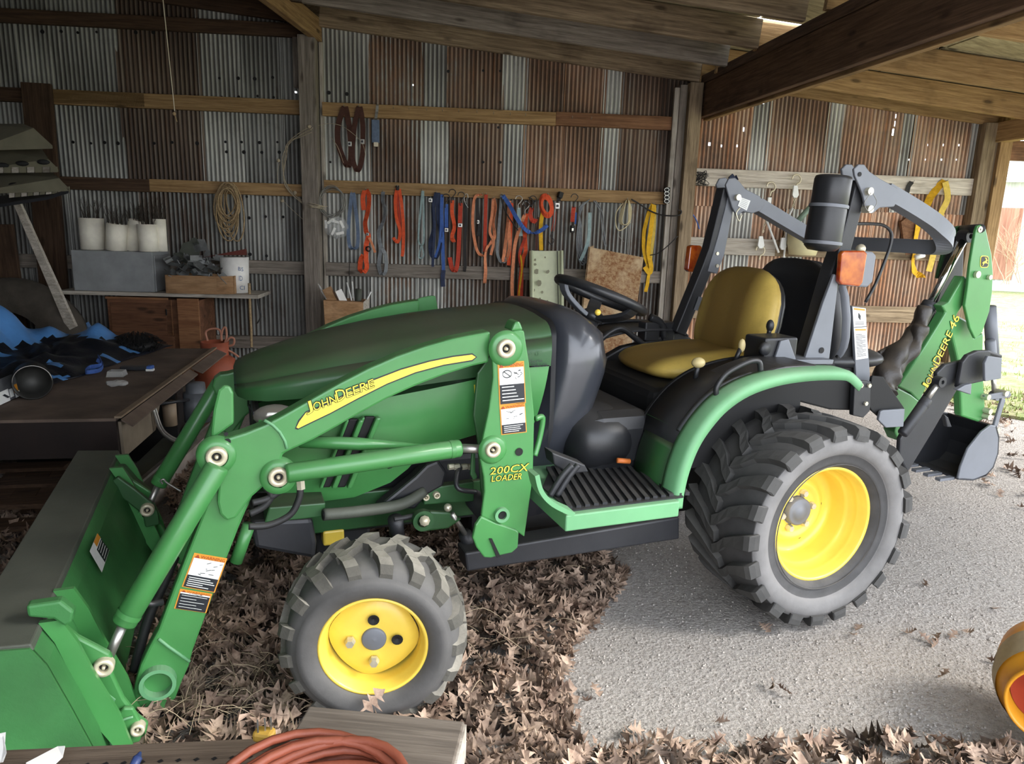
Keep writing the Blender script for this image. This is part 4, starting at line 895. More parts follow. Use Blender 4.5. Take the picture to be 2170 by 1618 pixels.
# fender's inner face
q = [V((p.x, .292, p.z)) for p in path[2:]]+[V((.10, .292, .5)), V((-.5, .292, .45))]
MB().prism(q, (0, .01, 0)).build('fender_inner', M_blkd, TR)
plate('fender_front', [(1400, 965), (1420, 900), (1450, 868), (1468, 905), (1440, 975), (1428, 1045), (1392, 1030)], .16, .14, M_gd, TR, .01)
# plastic console over the near fender
con = []
cpx = [(1475, 860), (1500, 835), (1535, 805), (1575, 785), (1625, 770), (1690, 768)]
MB().ribbon(smooth_path([PY(x, y+4, .16) for x, y in cpx], 4), (0, 1, 0), .17, .03).build('fender_console', M_blk, TR, bevel=.012)
MB().tube(smooth_path([PY(x, y, .08) for x, y in ((1520, 843), (1518, 822), (1535, 795), (1560, 778), (1590, 765), (1608, 766), (1612, 785))]), .008, 10).build('grab_handle', M_blk, TR)
cb_ = MB().box(PY(1632, 738, .27), (.13, .10, .085)).build('control_box', M_blk, TR, bevel=.008)
MB().lathe([(0, .0001), (0, .022), (-.014, .02), (-.014, .0001)], PY(1617, 738, .22), V((-.2, 1, 0)), 22).build('control_dial', M_blkm, cb_)
plate('control_bracket', [(1640, 768), (1655, 722), (1672, 718), (1690, 768)], .21, .01, M_gry, TR, .003)
def lever(a, b, rk, mk, name='lever', kr=.014, ks=(1, 1, 1)):
    o = MB().tube([a, b], .0075, 8).build(name, M_blk, TR); MB().sphere(b, kr, 14, 0, ks).build('lever_knob', mk, o); return o
M_knob = paint('aged_knob', 'c9b884', .45, 0, .1, 30)
lever(PY(1472, 808, .24), PY(1480, 768, .24), 0, M_knob, kr=.022, ks=(1, .9, .75)); lever(PY(1555, 770, .27), PY(1572, 732, .27), 0, M_knob, kr=.013, ks=(.9, .9, 1.7)); lever(PY(1628, 715, .33), PY(1632, 690, .33), 0, M_blk, kr=.013, ks=(1, 1, 1.6))
for (px_, py_, s_) in ((1375, 700, .07), (1410, 700, .055)): MB().box(PY(px_, py_, .95), (s_, .06, .075)).build('far_control_box', M_blk, TR, bevel=.006)
MB().tube(smooth_path([PY(x, y, .93) for x, y in ((1408, 715), (1404, 690), (1392, 678), (1378, 672))]), .016, 10).build('joystick', M_blk, TR)
MB().tube(smooth_path([PY(x, y, .9) for x, y in ((1270, 722), (1295, 702), (1318, 696), (1345, 715), (1370, 735))]), .012, 8).build('far_grab_rail', M_blk, TR)
plate('far_console', [(1275, 790), (1285, 755), (1320, 735), (1375, 722), (1440, 700), (1470, 720), (1400, 760), (1300, 800)], .93, .04, M_blk, TR, .008)
# ---------------------------------------------------------------- roll bar
def bar(name, pts, hw, hh, mat, parent=TR, up=(0, 1, 0)): return MB().tube(pts, hw, 4, sq=True, up=up, ry=hh).build(name, mat, parent, bevel=.005)
YN, YF = .29, .91
rb = bar('roll_bar_post', [PY(1705, 765, YN), PY(1762, 575, YN), PY(1775, 540, YN), PY(1795, 465, YN), PY(1815, 385, YN)], .026, .026, M_blkm)
bar('roll_bar_post', [PY(1435, 705, YF), PY(1488, 575, YF), PY(1505, 530, YF), PY(1537, 400, YF)], .026, .026, M_blkm)
plate('roll_bar_gusset', [(1706, 760), (1758, 760), (1772, 640), (1778, 585), (1768, 580), (1745, 640)], YN-.05, .012, M_gry, TR, .003)
plate('roll_bar_foot', [(1680, 772), (1765, 772), (1768, 762), (1682, 762)], YN-.09, .16, M_gry, TR, .003)
MB().disc(PY(1741, 742, YN-.052), (0, -1, 0), .010, .001, 16).build('gusset_hole', M_blkd, TR)
plate('roll_bar_channel', [(1500, 575), (1522, 500), (1545, 410), (1560, 412), (1535, 540), (1520, 580)], YF-.03, .05, M_gry, TR, .003)
for Yh, ox in ((YN-.045, 0), (YN+.04, -26)):
    hp = plate('hinge_plate', [(1812+ox, 372), (1810+ox, 358), (1820+ox, 348), (1832+ox, 348), (1842+ox, 362), (1865+ox, 378), (1902+ox, 398), (1908+ox, 416), (1895+ox, 438), (1865+ox, 440), (1850+ox, 452), (1838+ox, 450), (1828+ox, 410)], Yh, .010, M_gry, TR, .003)
for Yh, ox in ((YF-.045, 0), (YF+.04, -20)):
    plate('hinge_plate', [(1538+ox, 392), (1545+ox, 378), (1558+ox, 376), (1568+ox, 385), (1580+ox, 400), (1610+ox, 415), (1622+ox, 432), (1612+ox, 446), (1595+ox, 452), (1575+ox, 448), (1562+ox, 458), (1552+ox, 440)], Yh, .010, M_gry, TR, .003)
for x, y, Yq in ((1846, 405, YN-.06), (1846, 443, YN-.06), (1566, 418, YF-.06)):
    MB().disc(PY(x, y, Yq), (0, 1, 0), .012, .03, 14).build('hinge_pin', M_zincb, TR)
MB().disc(PY(1822, 369, YN-.047), (0, -1, 0), .007, .001, 14).build('hinge_hole', M_blkd, TR)
hoop = [PY(1870, 405, YN), PY(1930, 440, YN), PY(1975, 470, YN), PY(2000, 495, YN), PY(2002, 515, YN+.02), PY(1985, 524, YN+.07), PY(1950, 522, YN+.14)]
ex = hoop[-1]; far_c = PY(1715, 500, YF); far_a = PY(1600, 432, YF)
e2 = V((ex.x-.0, YF-.12, ex.z+.0)); hoop2 = hoop+[V((ex.x, .45, ex.z)), e2, V((ex.x-.015, YF-.03, ex.z+.005)), V((ex.x-.06, YF, ex.z+.03)), far_c, far_a]
hoop_o = bar('folded_roll_hoop', smooth_path(hoop2, 4), .026, .026, M_gry, TR, up=(0, 0, 1))
dc = Decal([PY(1570, 418, YF-.046), PY(1590, 425, YF-.046), PY(1582, 446, YF-.046), PY(1563, 436, YF-.046)], (0, -1, 0)); dc.rect(0, 0, 1, 1, 0)
for k in range(5): dc.line(.12, .15+k*.17, .85, .15+k*.17, .03, 1)
dc.mb.build('paper_label', [M_dw, M_gry], TR)
dc = Decal([PY(1480, 628, YF-.03), PY(1494, 630, YF-.03), PY(1486, 660, YF-.03), PY(1470, 656, YF-.03)], (0, -1, 0)); dc.rect(0, 0, 1, 1, 0); dc.mb.build('grey_label', [M_gry], TR)
MB().tube(smooth_path([PY(x, y, YN-.07) for x, y in ((1846, 408), (1832, 430), (1842, 448), (1858, 430), (1850, 410))], 5), .0012, 5).build('tether_wire', M_wire, TR)
MB().tube(smooth_path([PY(x, y, YF-.07) for x, y in ((1568, 440), (1560, 452), (1566, 468), (1572, 455))], 5), .003, 6).build('tether_clip', M_zincb, TR)
for y in (537, 563): MB().disc(PY(1519, y, YF-.06), (0, -1, 0), .007, .006, 10).build('bolt_head', M_zincb, TR)
# canister strapped to the post
ct, cb2 = PY(1767, 374, .20), PY(1740, 530, .20); dv = (ct-cb2).normalized(); L = (ct-cb2).length
can = MB().lathe([(-.004, .0001), (0, .040), (.012, .052), (.02, .054), (L*.55, .054), (L*.60, .052), (L*.62, .054), (L*.96, .054), (L, .051), (L+.002, .046), (L-.02, .044), (L-.02, .0001)], cb2, dv, 36).build('manual_canister', M_blk, TR)
for f in (.08, .58):
    MB().lathe([(0, .0565), (.006, .0575), (.010, .0565)], cb2+dv*(L*f), dv, 32).build('hose_clamp', M_gry, can)
    p = cb2+dv*(L*f); MB().tube([p+V((.04, .02, 0)), p+V((.10, .07, 0))], .005, 8).build('clamp_bracket', M_blkm, can)
MB().tube(smooth_path([PY(x, y, .36) for x, y in ((1808, 474), (1850, 474), (1874, 478), (1888, 492), (1888, 515), (1878, 545), (1856, 600), (1834, 640))], 3), .0055, 8).build('rear_grab_rod', M_blk, TR)
# lamps
lp = plate('turn_signal', [(1790, 531), (1833, 531), (1839, 537), (1829, 600), (1822, 607), (1785, 603), (1779, 596), (1784, 538)], .22, .02, M_lens, TR, .005)
plate('lamp_housing', [(1796, 530), (1850, 533), (1858, 541), (1850, 598), (1838, 609), (1790, 605)], .24, .06, M_gry, lp, .006)
lp = plate('turn_signal', [(1463, 522), (1470, 519), (1486, 520), (1490, 526), (1486, 574), (1480, 577), (1462, 576), (1457, 571)], .98, .03, M_lens, TR, .005)
MB().sphere(PY(1824, 527, .30), .016, 14).build('lamp_cap', M_pin, lp)
# ---------------------------------------------------------------- backhoe
BH = .6
plate('backhoe_tower', [(1786, 650), (1808, 648), (1812, 800), (1830, 830), (1790, 850), (1740, 840), (1740, 780), (1775, 760)], .42, .28, M_blkd, TR, .006)
tw = plate('tower_face', [(1806, 648), (1834, 652), (1844, 790), (1845, 865), (1818, 862)], .40, .012, M_gry, TR, .003)
dc = Decal([PY(1806, 650, .40), PY(1834, 653, .40), PY(1839, 758, .40), PY(1813, 762, .40)], (0, -1, 0)); dc.rect(0, 0, 1, 1, 0); dc.rect(.08, .015, .92, .05, 2, 2); dc.rect(.08, .41, .92, .44, 2, 2)
dc.line(.4, .14, .55, .2, .1, 1, 2); dc.line(0, .38, 1, .36, .012, 1, 2)
for k in range(3): dc.line(.1, .27+.03*k, .8, .265+.03*k, .008, 1, 2)
for k in range(15): dc.line(.1, .52+.03*k, .85 if k % 3 else .6, .515+.03*k, .010, 1, 2)
dc.mb.build('instruction_label', [M_dw, M_ink, M_org], tw)
plate('rear_mudflap_box', [(1690, 800), (1815, 795), (1820, 870), (1760, 868), (1690, 850)], .33, .3, M_blkd, TR, .006)
plate('stabilizer_bracket', [(1812, 805), (1846, 808), (1844, 870), (1830, 885), (1808, 880)], .30, .02, M_blkm, TR, .003)
for x, y in ((1823, 816), (1840, 816), (1833, 854)): MB().disc(PY(x, y, .299), (0, -1, 0), .008, .008, 6).build('bolt_head', M_zincb, TR)
plate('bolted_corner_plate', [(1848, 800), (1850, 796), (1872, 798), (1918, 866), (1865, 885), (1848, 870), (1840, 858)], .34, .012, M_blkd, TR, .003)
plate('step_plate', [(1866, 872), (1872, 869), (1918, 866), (1915, 904), (1878, 906), (1862, 890)], .32, .012, M_gry, TR, .003)
sw_ = plate('swing_casting', [(1888, 822), (1905, 822), (1932, 836), (1952, 852), (1945, 880), (1928, 905), (1905, 935), (1896, 915), (1905, 870)], .53, .06, M_g, TR, .006)
boom = plate('hoe_boom', [(1903, 818), (1956, 740), (1992, 682), (2004, 662), (1996, 648), (2010, 640), (2043, 584), (2052, 590), (2046, 640), (2031, 662), (2018, 690), (1985, 765), (1963, 820), (1949, 852), (1930, 832)], .53, .045, M_g, TR, .006)
plate('boom_inner', [(2010, 560), (2030, 500), (2045, 500), (2040, 600), (2000, 670), (1960, 740), (1985, 640)], .66, .03, M_blkm, TR, .006)
stick = plate('hoe_stick', [(2015, 700), (2030, 668), (2052, 680), (2065, 715), (2085, 705), (2084, 760), (2086, 822), (2090, 886), (2074, 894), (2038, 882), (2036, 836), (2030, 765)], .55, .04, M_g, TR, .008)
nose = plate('stick_head_plate', [(2064, 512), (2068, 490), (2072, 478), (2082, 475), (2089, 481), (2094, 505), (2102, 539), (2105, 580), (2103, 620), (2097, 660), (2082, 704), (2067, 718), (2056, 695), (2045, 648), (2051, 609), (2056, 561)], .50, .014, M_g, TR, .004)
plate('stick_head_plate', [(2026, 480), (2035, 478), (2046, 500), (2030, 540), (1996, 590), (1986, 590), (1990, 570), (1998, 540), (2014, 505)], .70, .014, M_gd, TR, .004)
MB().tube([PY(2036, 486, .71), PY(2078, 484, .50)], .018, 12).build('head_pivot', M_blkm, TR)
for p_, s_ in (((2078, 486), .011), ): MB().ring(PY(*p_, .495), (0, 1, 0), .004, .012, .01).build('pivot_washer', M_zincb, TR)
for x, y, r_ in ((2068, 581, .014), (2094, 587, .010)): MB().disc(PY(x, y, .498), (0, -1, 0), r_, .012, 14).build('pivot_bolt', M_zincb, TR)
hc = cyl('boom_cylinder', PY(1890, 800, .60), PY(1972, 640, .60), PY(2046, 500, .60), .030, .013, M_blkm)
MB().tube([PY(1972, 640, .598), PY(2046, 502, .598)], .0145, 16).build('chrome_rod', M_chr, hc)
# vinyl hose sleeve, puckered
def sleeve(pts, r, name='hose_sleeve'):
    P = smooth_path(pts, 6); m = MB(); secs = []; nrm = V((0, 1, 0))
    for i, p in enumerate(P):
        tg = (P[min(i+1, len(P)-1)]-P[max(i-1, 0)]).normalized(); a = (nrm-tg*nrm.dot(tg)).normalized(); b = tg.cross(a)
        rr = r[0]+(r[1]-r[0])*i/len(P); rr *= 1+.14*sin(i*1.1)
        secs.append([p+(a*cos(2*pi*k/14)+b*sin(2*pi*k/14))*rr*(1+.10*sin(3*2*pi*k/14+i*.7)) for k in range(14)])
    return m.loft(secs).build(name, M_boot, TR)
sleeve([PY(1958, 650, .55), PY(1945, 700, .53), PY(1905, 745, .50), PY(1880, 790, .48), (PY(1868, 830, .46))], (.026, .055))
sleeve([PY(1950, 690, .50), PY(1935, 735, .49), PY(1900, 775, .48), PY(1882, 820, .47)], (.03, .03))
plate('sleeve_flap', [(1866, 745), (1880, 738), (1925, 715), (1945, 690), (1935, 740), (1905, 770), (1880, 800), (1866, 790)], .52, .02, M_boot, TR, .006)
cn = [PY(1950, 821, .53), PY(2004, 698, .53), PY(2018, 706, .53), PY(1963, 829, .53)]
name_decal(cn, (0, -1, 0), boom, 'maker_name', [('J', 0, 0, .10, 1.05), ('OHN', .105, .22, .43, 1.), ('D', .46, 0, .58, 1.0), ('EERE', .59, .18, 1., .98)], .0012)
cn = [PY(2008, 691, .53), PY(2020, 664, .53), PY(2033, 672, .53), PY(2020, 700, .53)]
name_decal(cn, (0, -1, 0), boom, 'model_number', [('46', 0, 0, 1, 1)], .0012)
# crest: rounded black shield, gold rim, leaping stag
def crest(cx, cy, w_, h_, Y):
    c = [PY(cx-w_, cy-h_, Y), PY(cx+w_, cy-h_+1, Y), PY(cx+w_-1, cy+h_, Y), PY(cx-w_-1, cy+h_, Y)]
    d = Decal(c, (0, -1, 0)); rr = [(.5+.5*math.copysign(abs(cos(a))**.45, cos(a)), .5+.5*math.copysign(abs(sin(a))**.45, sin(a))) for a in [2*pi*k/32 for k in range(32)]]
    d.poly(rr, 0, 1); d.poly([(.5+(u-.5)*.86, .5+(v-.5)*.88) for u, v in rr], 1, 2); 
    st_ = [(.18, .62), (.30, .50), (.45, .46), (.58, .40), (.60, .30), (.50, .20), (.46, .12), (.54, .16), (.60, .24), (.66, .16), (.74, .14), (.68, .22), (.72, .30), (.84, .36), (.80, .42), (.72, .42), (.72, .52), (.84, .62), (.82, .68), (.66, .60), (.52, .62), (.40, .66), (.34, .78), (.22, .86), (.24, .80), (.30, .72), (.26, .64)]
    d.poly(st_, 0, 3); return d.mb.build('stag_crest', [M_yd, M_ink], nose)
crest(2086, 554, 9, 13, .50)
# stabilizer leg and pad
leg = plate('stabilizer_leg', [(1908, 930), (1935, 880), (1986, 806), (1986, 790), (2004, 772), (2045, 762), (2052, 800), (2028, 828), (1980, 910), (1924, 1002), (1906, 968)], .36, .02, M_blkm, TR, .006)
plate('stabilizer_pad', [(2040, 768), (2052, 752), (2072, 743), (2096, 742), (2126, 752), (2124, 760), (2100, 752), (2086, 808), (2040, 818), (2030, 822)], .33, .02, M_blkm, TR, .006)
plate('pad_cheek', [(2088, 808), (2087, 770), (2094, 754), (2124, 758), (2122, 802)], .29, .012, M_gry, TR, .003)
plate('pad_edge', [(2028, 826), (2045, 816), (2060, 812), (2058, 836)], .30, .02, M_gry, TR, .003)
cyl('stabilizer_cylinder', PY(1912, 920, .33), PY(1965, 845, .33), PY(1990, 808, .33), .020, .010, M_blkm)
# linkage and digging bucket
for pts, Yk in (([(2086, 838), (2140, 828), (2144, 836), (2140, 842), (2090, 848)], .53), ([(2124, 842), (2132, 846), (2114, 905), (2104, 912)], .53), ([(2086, 838), (2140, 828), (2144, 836), (2140, 842), (2090, 848)], .68)):
    plate('tipping_link', pts, Yk, .012, M_gry, TR, .003)
for x, y in ((2096, 842), (2134, 834), (2098, 884), (2116, 912), (2100, 872)): MB().disc(PY(x, y, .52), (0, 1, 0), .013, .05, 12).build('link_pin', M_zincb, TR)
cyl('dipper_cylinder', PY(2098, 720, .62), PY(2104, 790, .62), PY(2108, 838, .62), .022, .010, M_gry)
MB().tube([PY(2097, 650, .64), PY(2104, 750, .64)], .026, 14).build('cylinder_barrel', M_gry, TR)
db = plate('digging_bucket', [(2100, 900), (2112, 902), (2117, 925), (2115, 960), (2105, 990), (2090, 1008), (2062, 1018), (2030, 1016), (2036, 990), (2052, 950), (2080, 915)], .50, .012, M_gry, TR, .004)
d1 = [PY(x, y, .50) for x, y in ((2112, 902), (2118, 925), (2116, 960), (2106, 990), (2090, 1008), (2062, 1018), (2030, 1016))]
sh = MB()
for a, b in zip(d1, d1[1:]):
    n_ = V(((b-a).z, 0, -(b-a).x)).normalized()*.008; sh.prism([a, b, b+n_, a+n_], (0, .24, 0))
sh.build('bucket_shell', M_blkm, db)
plate('bucket_far_cheek', [(2100, 900), (2112, 902), (2117, 925), (2115, 960), (2105, 990), (2090, 1008), (2062, 1018), (2030, 1016), (2036, 990), (2052, 950), (2080, 915)], .50, .012, M_blkm, db).location = (0, .23, 0)
for k in range(4): p = d1[-1]+V((0, .03+.06*k, 0)); MB().box(p+V((-.04, 0, -.0)), (.09, .025, .012)).build('bucket_tooth', M_gry, db)
plate('transport_lock', [(2002, 878), (2010, 884), (2018, 905), (2008, 905)], .56, .02, M_blkm, TR)
# ================================================================== things hung on the wall
def webm(name, c, var=.18): return paint('webbing_'+name, c, .8, 0, var, 40, bump=.35, bs=260)
W_or = webm('orange', 'd9542a'); W_rd = webm('red', 'b8402a'); W_sal = webm('salmon', 'd98a62'); W_bl = webm('blue', '3f62a8'); W_nv = webm('navy', '2b3550'); W_gy = webm('grey', '7b7f82'); W_bg = webm('blue_grey', '66768e')
W_dk = webm('dark', '2c2a2a'); W_tl = webm('pale_teal', '93a9a8'); W_ye = webm('yellow', 'd9a818'); W_br = webm('rust_red', '4a2a20'); W_ylp = webm('pale_yellow', 'cdb04e')
def wp(px, t=.06): return [PW(q[0], q[1], q[2] if len(q) > 2 else t) for q in px]
STRAPS = 'straps hung along the middle girt'
def hang(name, label, cat, px, width, mat, t=.06, group=STRAPS, n=5, th=.003, turn=None, extra=None, tube=False, rad=.004):
    P = smooth_path(wp(px, t), n)
    for i, p in enumerate(P): P[i] = p+WN*(.004*sin(i*1.3))
    if tube: b = MB().tube(P, rad, 7)
    else:
        tw = [radians(turn or 0)*sin(i*2.2/len(P)*3+.4) for i in range(len(P))]
        b = MB().ribbon(P, WD, width, th, twist=tw)
    o = b.build(name, mat); tag(o, label, cat, group); return o
def nailed(o, x, y, t=.05):
    p = PW(x, y, t); MB().tube([p-WN*.03, p+WN*.03, p+WN*.034+V((0, 0, .012))], .0022, 6).build('nail', M_wire, o); return o
def hook(o, x, y, mat=M_blkm, s=1., t=.07, flip=1):
    pts = [(0, 16), (0, 6), (5, 0), (9, -7), (4, -13), (-3, -12), (-6, -6)]
    MB().tube(smooth_path([PW(x+a*s*flip, y+b*s, t) for a, b in pts], 4), .0032, 7).build('hook', mat, o)
def buckle(o, x, y, w_=.03, h_=.035, mat=M_steel, t=.075):
    p = PW(x, y, t); M = Matrix.Rotation(WY, 3, 'Z'); MB().box(p, (w_, .014, h_), M).build('buckle', mat, o, bevel=.003); MB().box(p-WN*-.008, (w_*.5, .02, h_*.4), M).build('ratchet_handle', M_blkm, o)
S = []
def H(*a, **k): o = hang(*a, **k); nailed(o, a[3][0][0], a[3][0][1]); return o
UPG = 'straps hung on the upper girt'
o = H('ratchet_strap', 'rust red looped webbing strap on the upper girt nearest the left post', 'strap', [(730, 226), (717, 262), (716, 300), (727, 335), (738, 352), (744, 330), (742, 285), (737, 250), (732, 226)], .040, W_br, group=UPG); buckle(o, 741, 305)
o = H('ratchet_strap', 'rust red looped strap with pale edge, second on the upper girt', 'strap', [(761, 226), (752, 262), (748, 300), (747, 335), (758, 362), (768, 330), (769, 290), (768, 255), (763, 226)], .036, W_br, group=UPG); buckle(o, 768, 300)
o = H('hand_tool', 'blue and tan tool hanging under the joint of the upper girt', 'tool', [(800, 222), (798, 240), (796, 252)], .02, M_wire, group=None)
MB().box(PW(796, 278, .07), (.055, .02, .16), Matrix.Rotation(WY, 3, 'Z')).build('blade', W_bg, o, bevel=.003); MB().box(PW(797, 306, .07), (.03, .022, .03), Matrix.Rotation(WY, 3, 'Z')).build('tan_end', M_pin, o)
# coil of pale wire and the bag below
co = MB(); rd = random.Random(4)
for k in range(6):
    cx, cy, rx, ry = 704+rd.uniform(-3, 3), 428+rd.uniform(-3, 3), 26+rd.uniform(-3, 2), 31+rd.uniform(-4, 3)
    co.tube([PW(cx+rx*cos(2*pi*j/26), cy+ry*sin(2*pi*j/26), .075+.01*k+.004*sin(j)) for j in range(26)], .0028, 6, closed=True)
o = tag(co.build('wire_coil', M_wire), 'round coil of pale wire hung beside the left post', 'wire coil'); nailed(o, 702, 400)
M_film = NT('clear_film'); M_film.b.inputs['Base Color'].default_value = (.75, .78, .78, 1); M_film.b.inputs['Alpha'].default_value = .22; M_film.b.inputs['Roughness'].default_value = .18; M_film = M_film.m
vs, fs = [], []
def blob(c, rx, ry, rz, amp, seed, seg=22, rings=14):
    rd = random.Random(seed); ph = [rd.uniform(0, 6) for _ in range(6)]; vs = []; fs = []
    for i in range(rings+1):
        a = pi*i/rings
        for j in range(seg):
            b = 2*pi*j/seg; k = 1+amp*(sin(3*b+ph[0]+2*a)+.6*sin(5*b+ph[1])*sin(4*a+ph[2])+.5*sin(7*a+ph[3]+b))
            vs.append(V(c)+V((rx*k*sin(a)*cos(b), ry*k*sin(a)*sin(b), rz*k*cos(a))))
    for i in range(rings):
        for j in range(seg): fs.append((i*seg+j, i*seg+(j+1) % seg, (i+1)*seg+(j+1) % seg, (i+1)*seg+j))
    return vs, fs
v_, f_ = blob(PW(714, 482, .12), .085, .05, .075, .09, 3)
bag = tag(MB().add(v_, f_, 0, True).build('plastic_bag', M_film), 'clear plastic bag of white fittings hanging under the wire coil', 'bag')
for k, (x, y) in enumerate(((690, 475), (700, 468), (712, 470), (724, 475), (706, 490), (720, 494))):
    MB().box(PW(x, y, .12), (.02, .02, .06), Matrix.Rotation(k*.9, 3, 'Y')).build('white_fitting', M_white, bag, bevel=.003)
MB().tube([PW(700, 455, .1), PW(708, 462, .12)], .004, 6).build('bag_neck', M_film, bag)
o = H('cam_strap', 'blue grey webbing loop right of the wire coil', 'strap', [(746, 408), (741, 450), (738, 490), (741, 520), (750, 527), (758, 518), (758, 480), (753, 440), (749, 408)], .026, W_bg)
MB().tube(smooth_path(wp([(742, 524), (741, 560), (740, 590)], .05)), .002, 5).build('cord_tail', W_dk, o)
o = H('ratchet_strap', 'bright orange strap with a looped tail and a ratchet, first orange one', 'strap', [(776, 402), (782, 415), (780, 445), (774, 470), (776, 490), (781, 500), (776, 520), (776, 550), (777, 568), (770, 576), (763, 570), (765, 550), (770, 540)], .036, W_or, turn=30)
MB().ribbon(smooth_path(wp([(773, 404), (769, 420), (771, 445)], .065)), WD, .034, .003).build('inner_fold', W_or, o); buckle(o, 779, 496, .022, .022); MB().ribbon(smooth_path(wp([(782, 503), (789, 518), (795, 535)], .07)), WD, .018, .003).build('strap_end', W_sal, o)
MB().lathe([(0, .012), (.012, .022), (.02, .012)], PW(781, 527, .06), WN, 16).build('webbing_roll', W_dk, o)
o = H('bungee_strap', 'dark grey strap with a long worn loop between two orange straps', 'strap', [(812, 406), (811, 425), (816, 445), (812, 470), (803, 490), (806, 520), (812, 530), (818, 545), (817, 575), (808, 580), (803, 560), (808, 525)], .030, W_gy, turn=40)
o = H('ratchet_strap', 'orange red strap bundle with a black hook over the girt edge', 'strap', [(843, 395), (838, 420), (840, 460), (848, 490), (843, 513), (833, 503)], .024, W_or); MB().box(PW(842, 398, .06), (.022, .03, .035)).build('black_hook', M_blkd, o, bevel=.003)
MB().ribbon(smooth_path(wp([(846, 400), (852, 440), (855, 490), (854, 530), (852, 543)], .062)), WD, .024, .003).build('strap_tail', W_or, o); MB().ribbon(smooth_path(wp([(841, 405), (846, 450), (848, 490)], .056)), WD, .018, .003).build('strap_fold', W_rd, o)
o = H('tie_strap', 'thin pale teal strap ending in a small twisted loop', 'strap', [(895, 404), (892, 440), (888, 480), (887, 510), (893, 520), (898, 508), (898, 470), (897, 404)], .014, W_tl)
MB().ribbon(smooth_path(wp([(893, 520), (889, 535), (888, 545), (895, 546), (898, 538), (894, 522)], .06)), WD, .01, .003).build('end_loop', W_tl, o)
o = H('ratchet_strap', 'navy bundled strap with a grey buckle left of the long blue strap', 'strap', [(925, 408), (918, 440), (920, 480), (912, 515), (915, 540), (924, 545), (932, 525), (933, 490), (928, 450), (929, 408)], .030, W_nv, turn=20); buckle(o, 912, 424, .03, .03)
MB().ribbon(smooth_path(wp([(918, 430), (921, 480), (918, 540), (917, 565)], .07)), WD, .02, .003).build('strap_tail', W_nv, o)
o = H('ratchet_strap', 'long bright blue strap hanging lowest of the blue ones', 'strap', [(937, 412), (936, 450), (938, 500), (939, 545), (940, 572)], .026, W_bl); MB().ribbon(smooth_path(wp([(940, 572), (938, 590), (939, 607)], .062)), WD, .034, .004).build('dark_end', W_nv, o)
MB().ribbon(smooth_path(wp([(935, 430), (934, 490), (930, 520), (922, 545)], .07)), WD, .018, .003).build('strap_fold', W_bl, o)
o = H('short_strap', 'short blue strap with hook above and silver buckle below', 'strap', [(946, 432), (946, 460), (946, 482)], .028, W_bl); hook(o, 944, 424); buckle(o, 946, 487, .028, .03)
o = H('ratchet_strap', 'orange strap folded round a buckle, hooked right of the short blue strap', 'strap', [(959, 424), (958, 450), (963, 480), (958, 500), (962, 512), (957, 505)], .028, W_or); hook(o, 957, 414); 
o = H('ratchet_strap', 'brown red strap with a long narrow bottom loop', 'strap', [(976, 430), (975, 465), (973, 500), (971, 545), (966, 573), (958, 568), (953, 545)], .032, W_rd); hook(o, 976, 420); buckle(o, 975, 477, .034, .03)
o = H('ratchet_strap', 'black strap under a bent wire hook near the middle of the girt', 'strap', [(986, 430), (987, 470), (985, 520), (986, 560), (984, 575)], .022, W_dk); MB().tube(smooth_path(wp([(992, 440), (985, 428), (984, 414), (990, 411), (992, 420)], .07)), .003, 6).build('wire_hook', M_steel, o)
o = H('ratchet_strap', 'pale salmon strap draped in a wide open loop', 'strap', [(1022, 412), (1008, 416), (1003, 440), (1002, 480), (1008, 520), (1015, 537), (1026, 542)], .022, W_sal)
o = H('ratchet_strap', 'grey black strap with buckle between the salmon loop and red strap', 'strap', [(1011, 420), (1012, 450), (1016, 475), (1014, 500)], .026, W_dk); buckle(o, 1013, 470, .018, .03)
o = H('ratchet_strap', 'straight narrow dark red strap', 'strap', [(1030, 412), (1029, 450), (1028, 500), (1027, 533)], .026, W_rd)
o = H('ratchet_strap', 'crumpled salmon strap with a long straight tail over the lower girt', 'strap', [(1046, 420), (1050, 440), (1045, 470), (1048, 500), (1040, 515), (1032, 525), (1028, 545), (1029, 575), (1027, 600)], .026, W_sal, turn=50)
MB().ribbon(smooth_path(wp([(1045, 424), (1043, 450), (1038, 490), (1046, 512), (1040, 540)], .07)), WD, .02, .003).build('strap_fold', W_sal, o)
o = H('ratchet_strap', 'pale grey strap curling up at the bottom', 'strap', [(1063, 412), (1060, 450), (1056, 500), (1054, 535), (1062, 555), (1072, 552), (1073, 545)], .022, W_gy)
o = H('sling', 'blue sling swagged between two nails across the orange straps', 'strap', [(1066, 414, .09), (1080, 435, .10), (1095, 462, .11), (1112, 485, .11), (1130, 494, .11), (1148, 487, .11), (1160, 477, .10)], .030, W_bl, turn=25)
MB().tube(smooth_path(wp([(1062, 418, .09), (1070, 445, .1), (1085, 470, .1), (1098, 488, .1)])), .005, 7).build('black_cord', W_dk, o)
o = H('ratchet_strap', 'salmon strap bundle knotted low, under the blue sling', 'strap', [(1080, 425), (1077, 460), (1073, 500), (1069, 535), (1066, 552), (1074, 548), (1080, 520), (1078, 470)], .026, W_sal, turn=40)
MB().ribbon(smooth_path(wp([(1084, 430), (1082, 480), (1080, 530), (1078, 562)], .05)), WD, .028, .003).build('strap_tail', W_or, o)
o = H('ratchet_strap', 'long salmon strap falling behind the tractor hood, left of its orange pair', 'strap', [(1112, 455), (1102, 480), (1092, 515), (1088, 550), (1085, 600), (1087, 655)], .026, W_sal, turn=20)
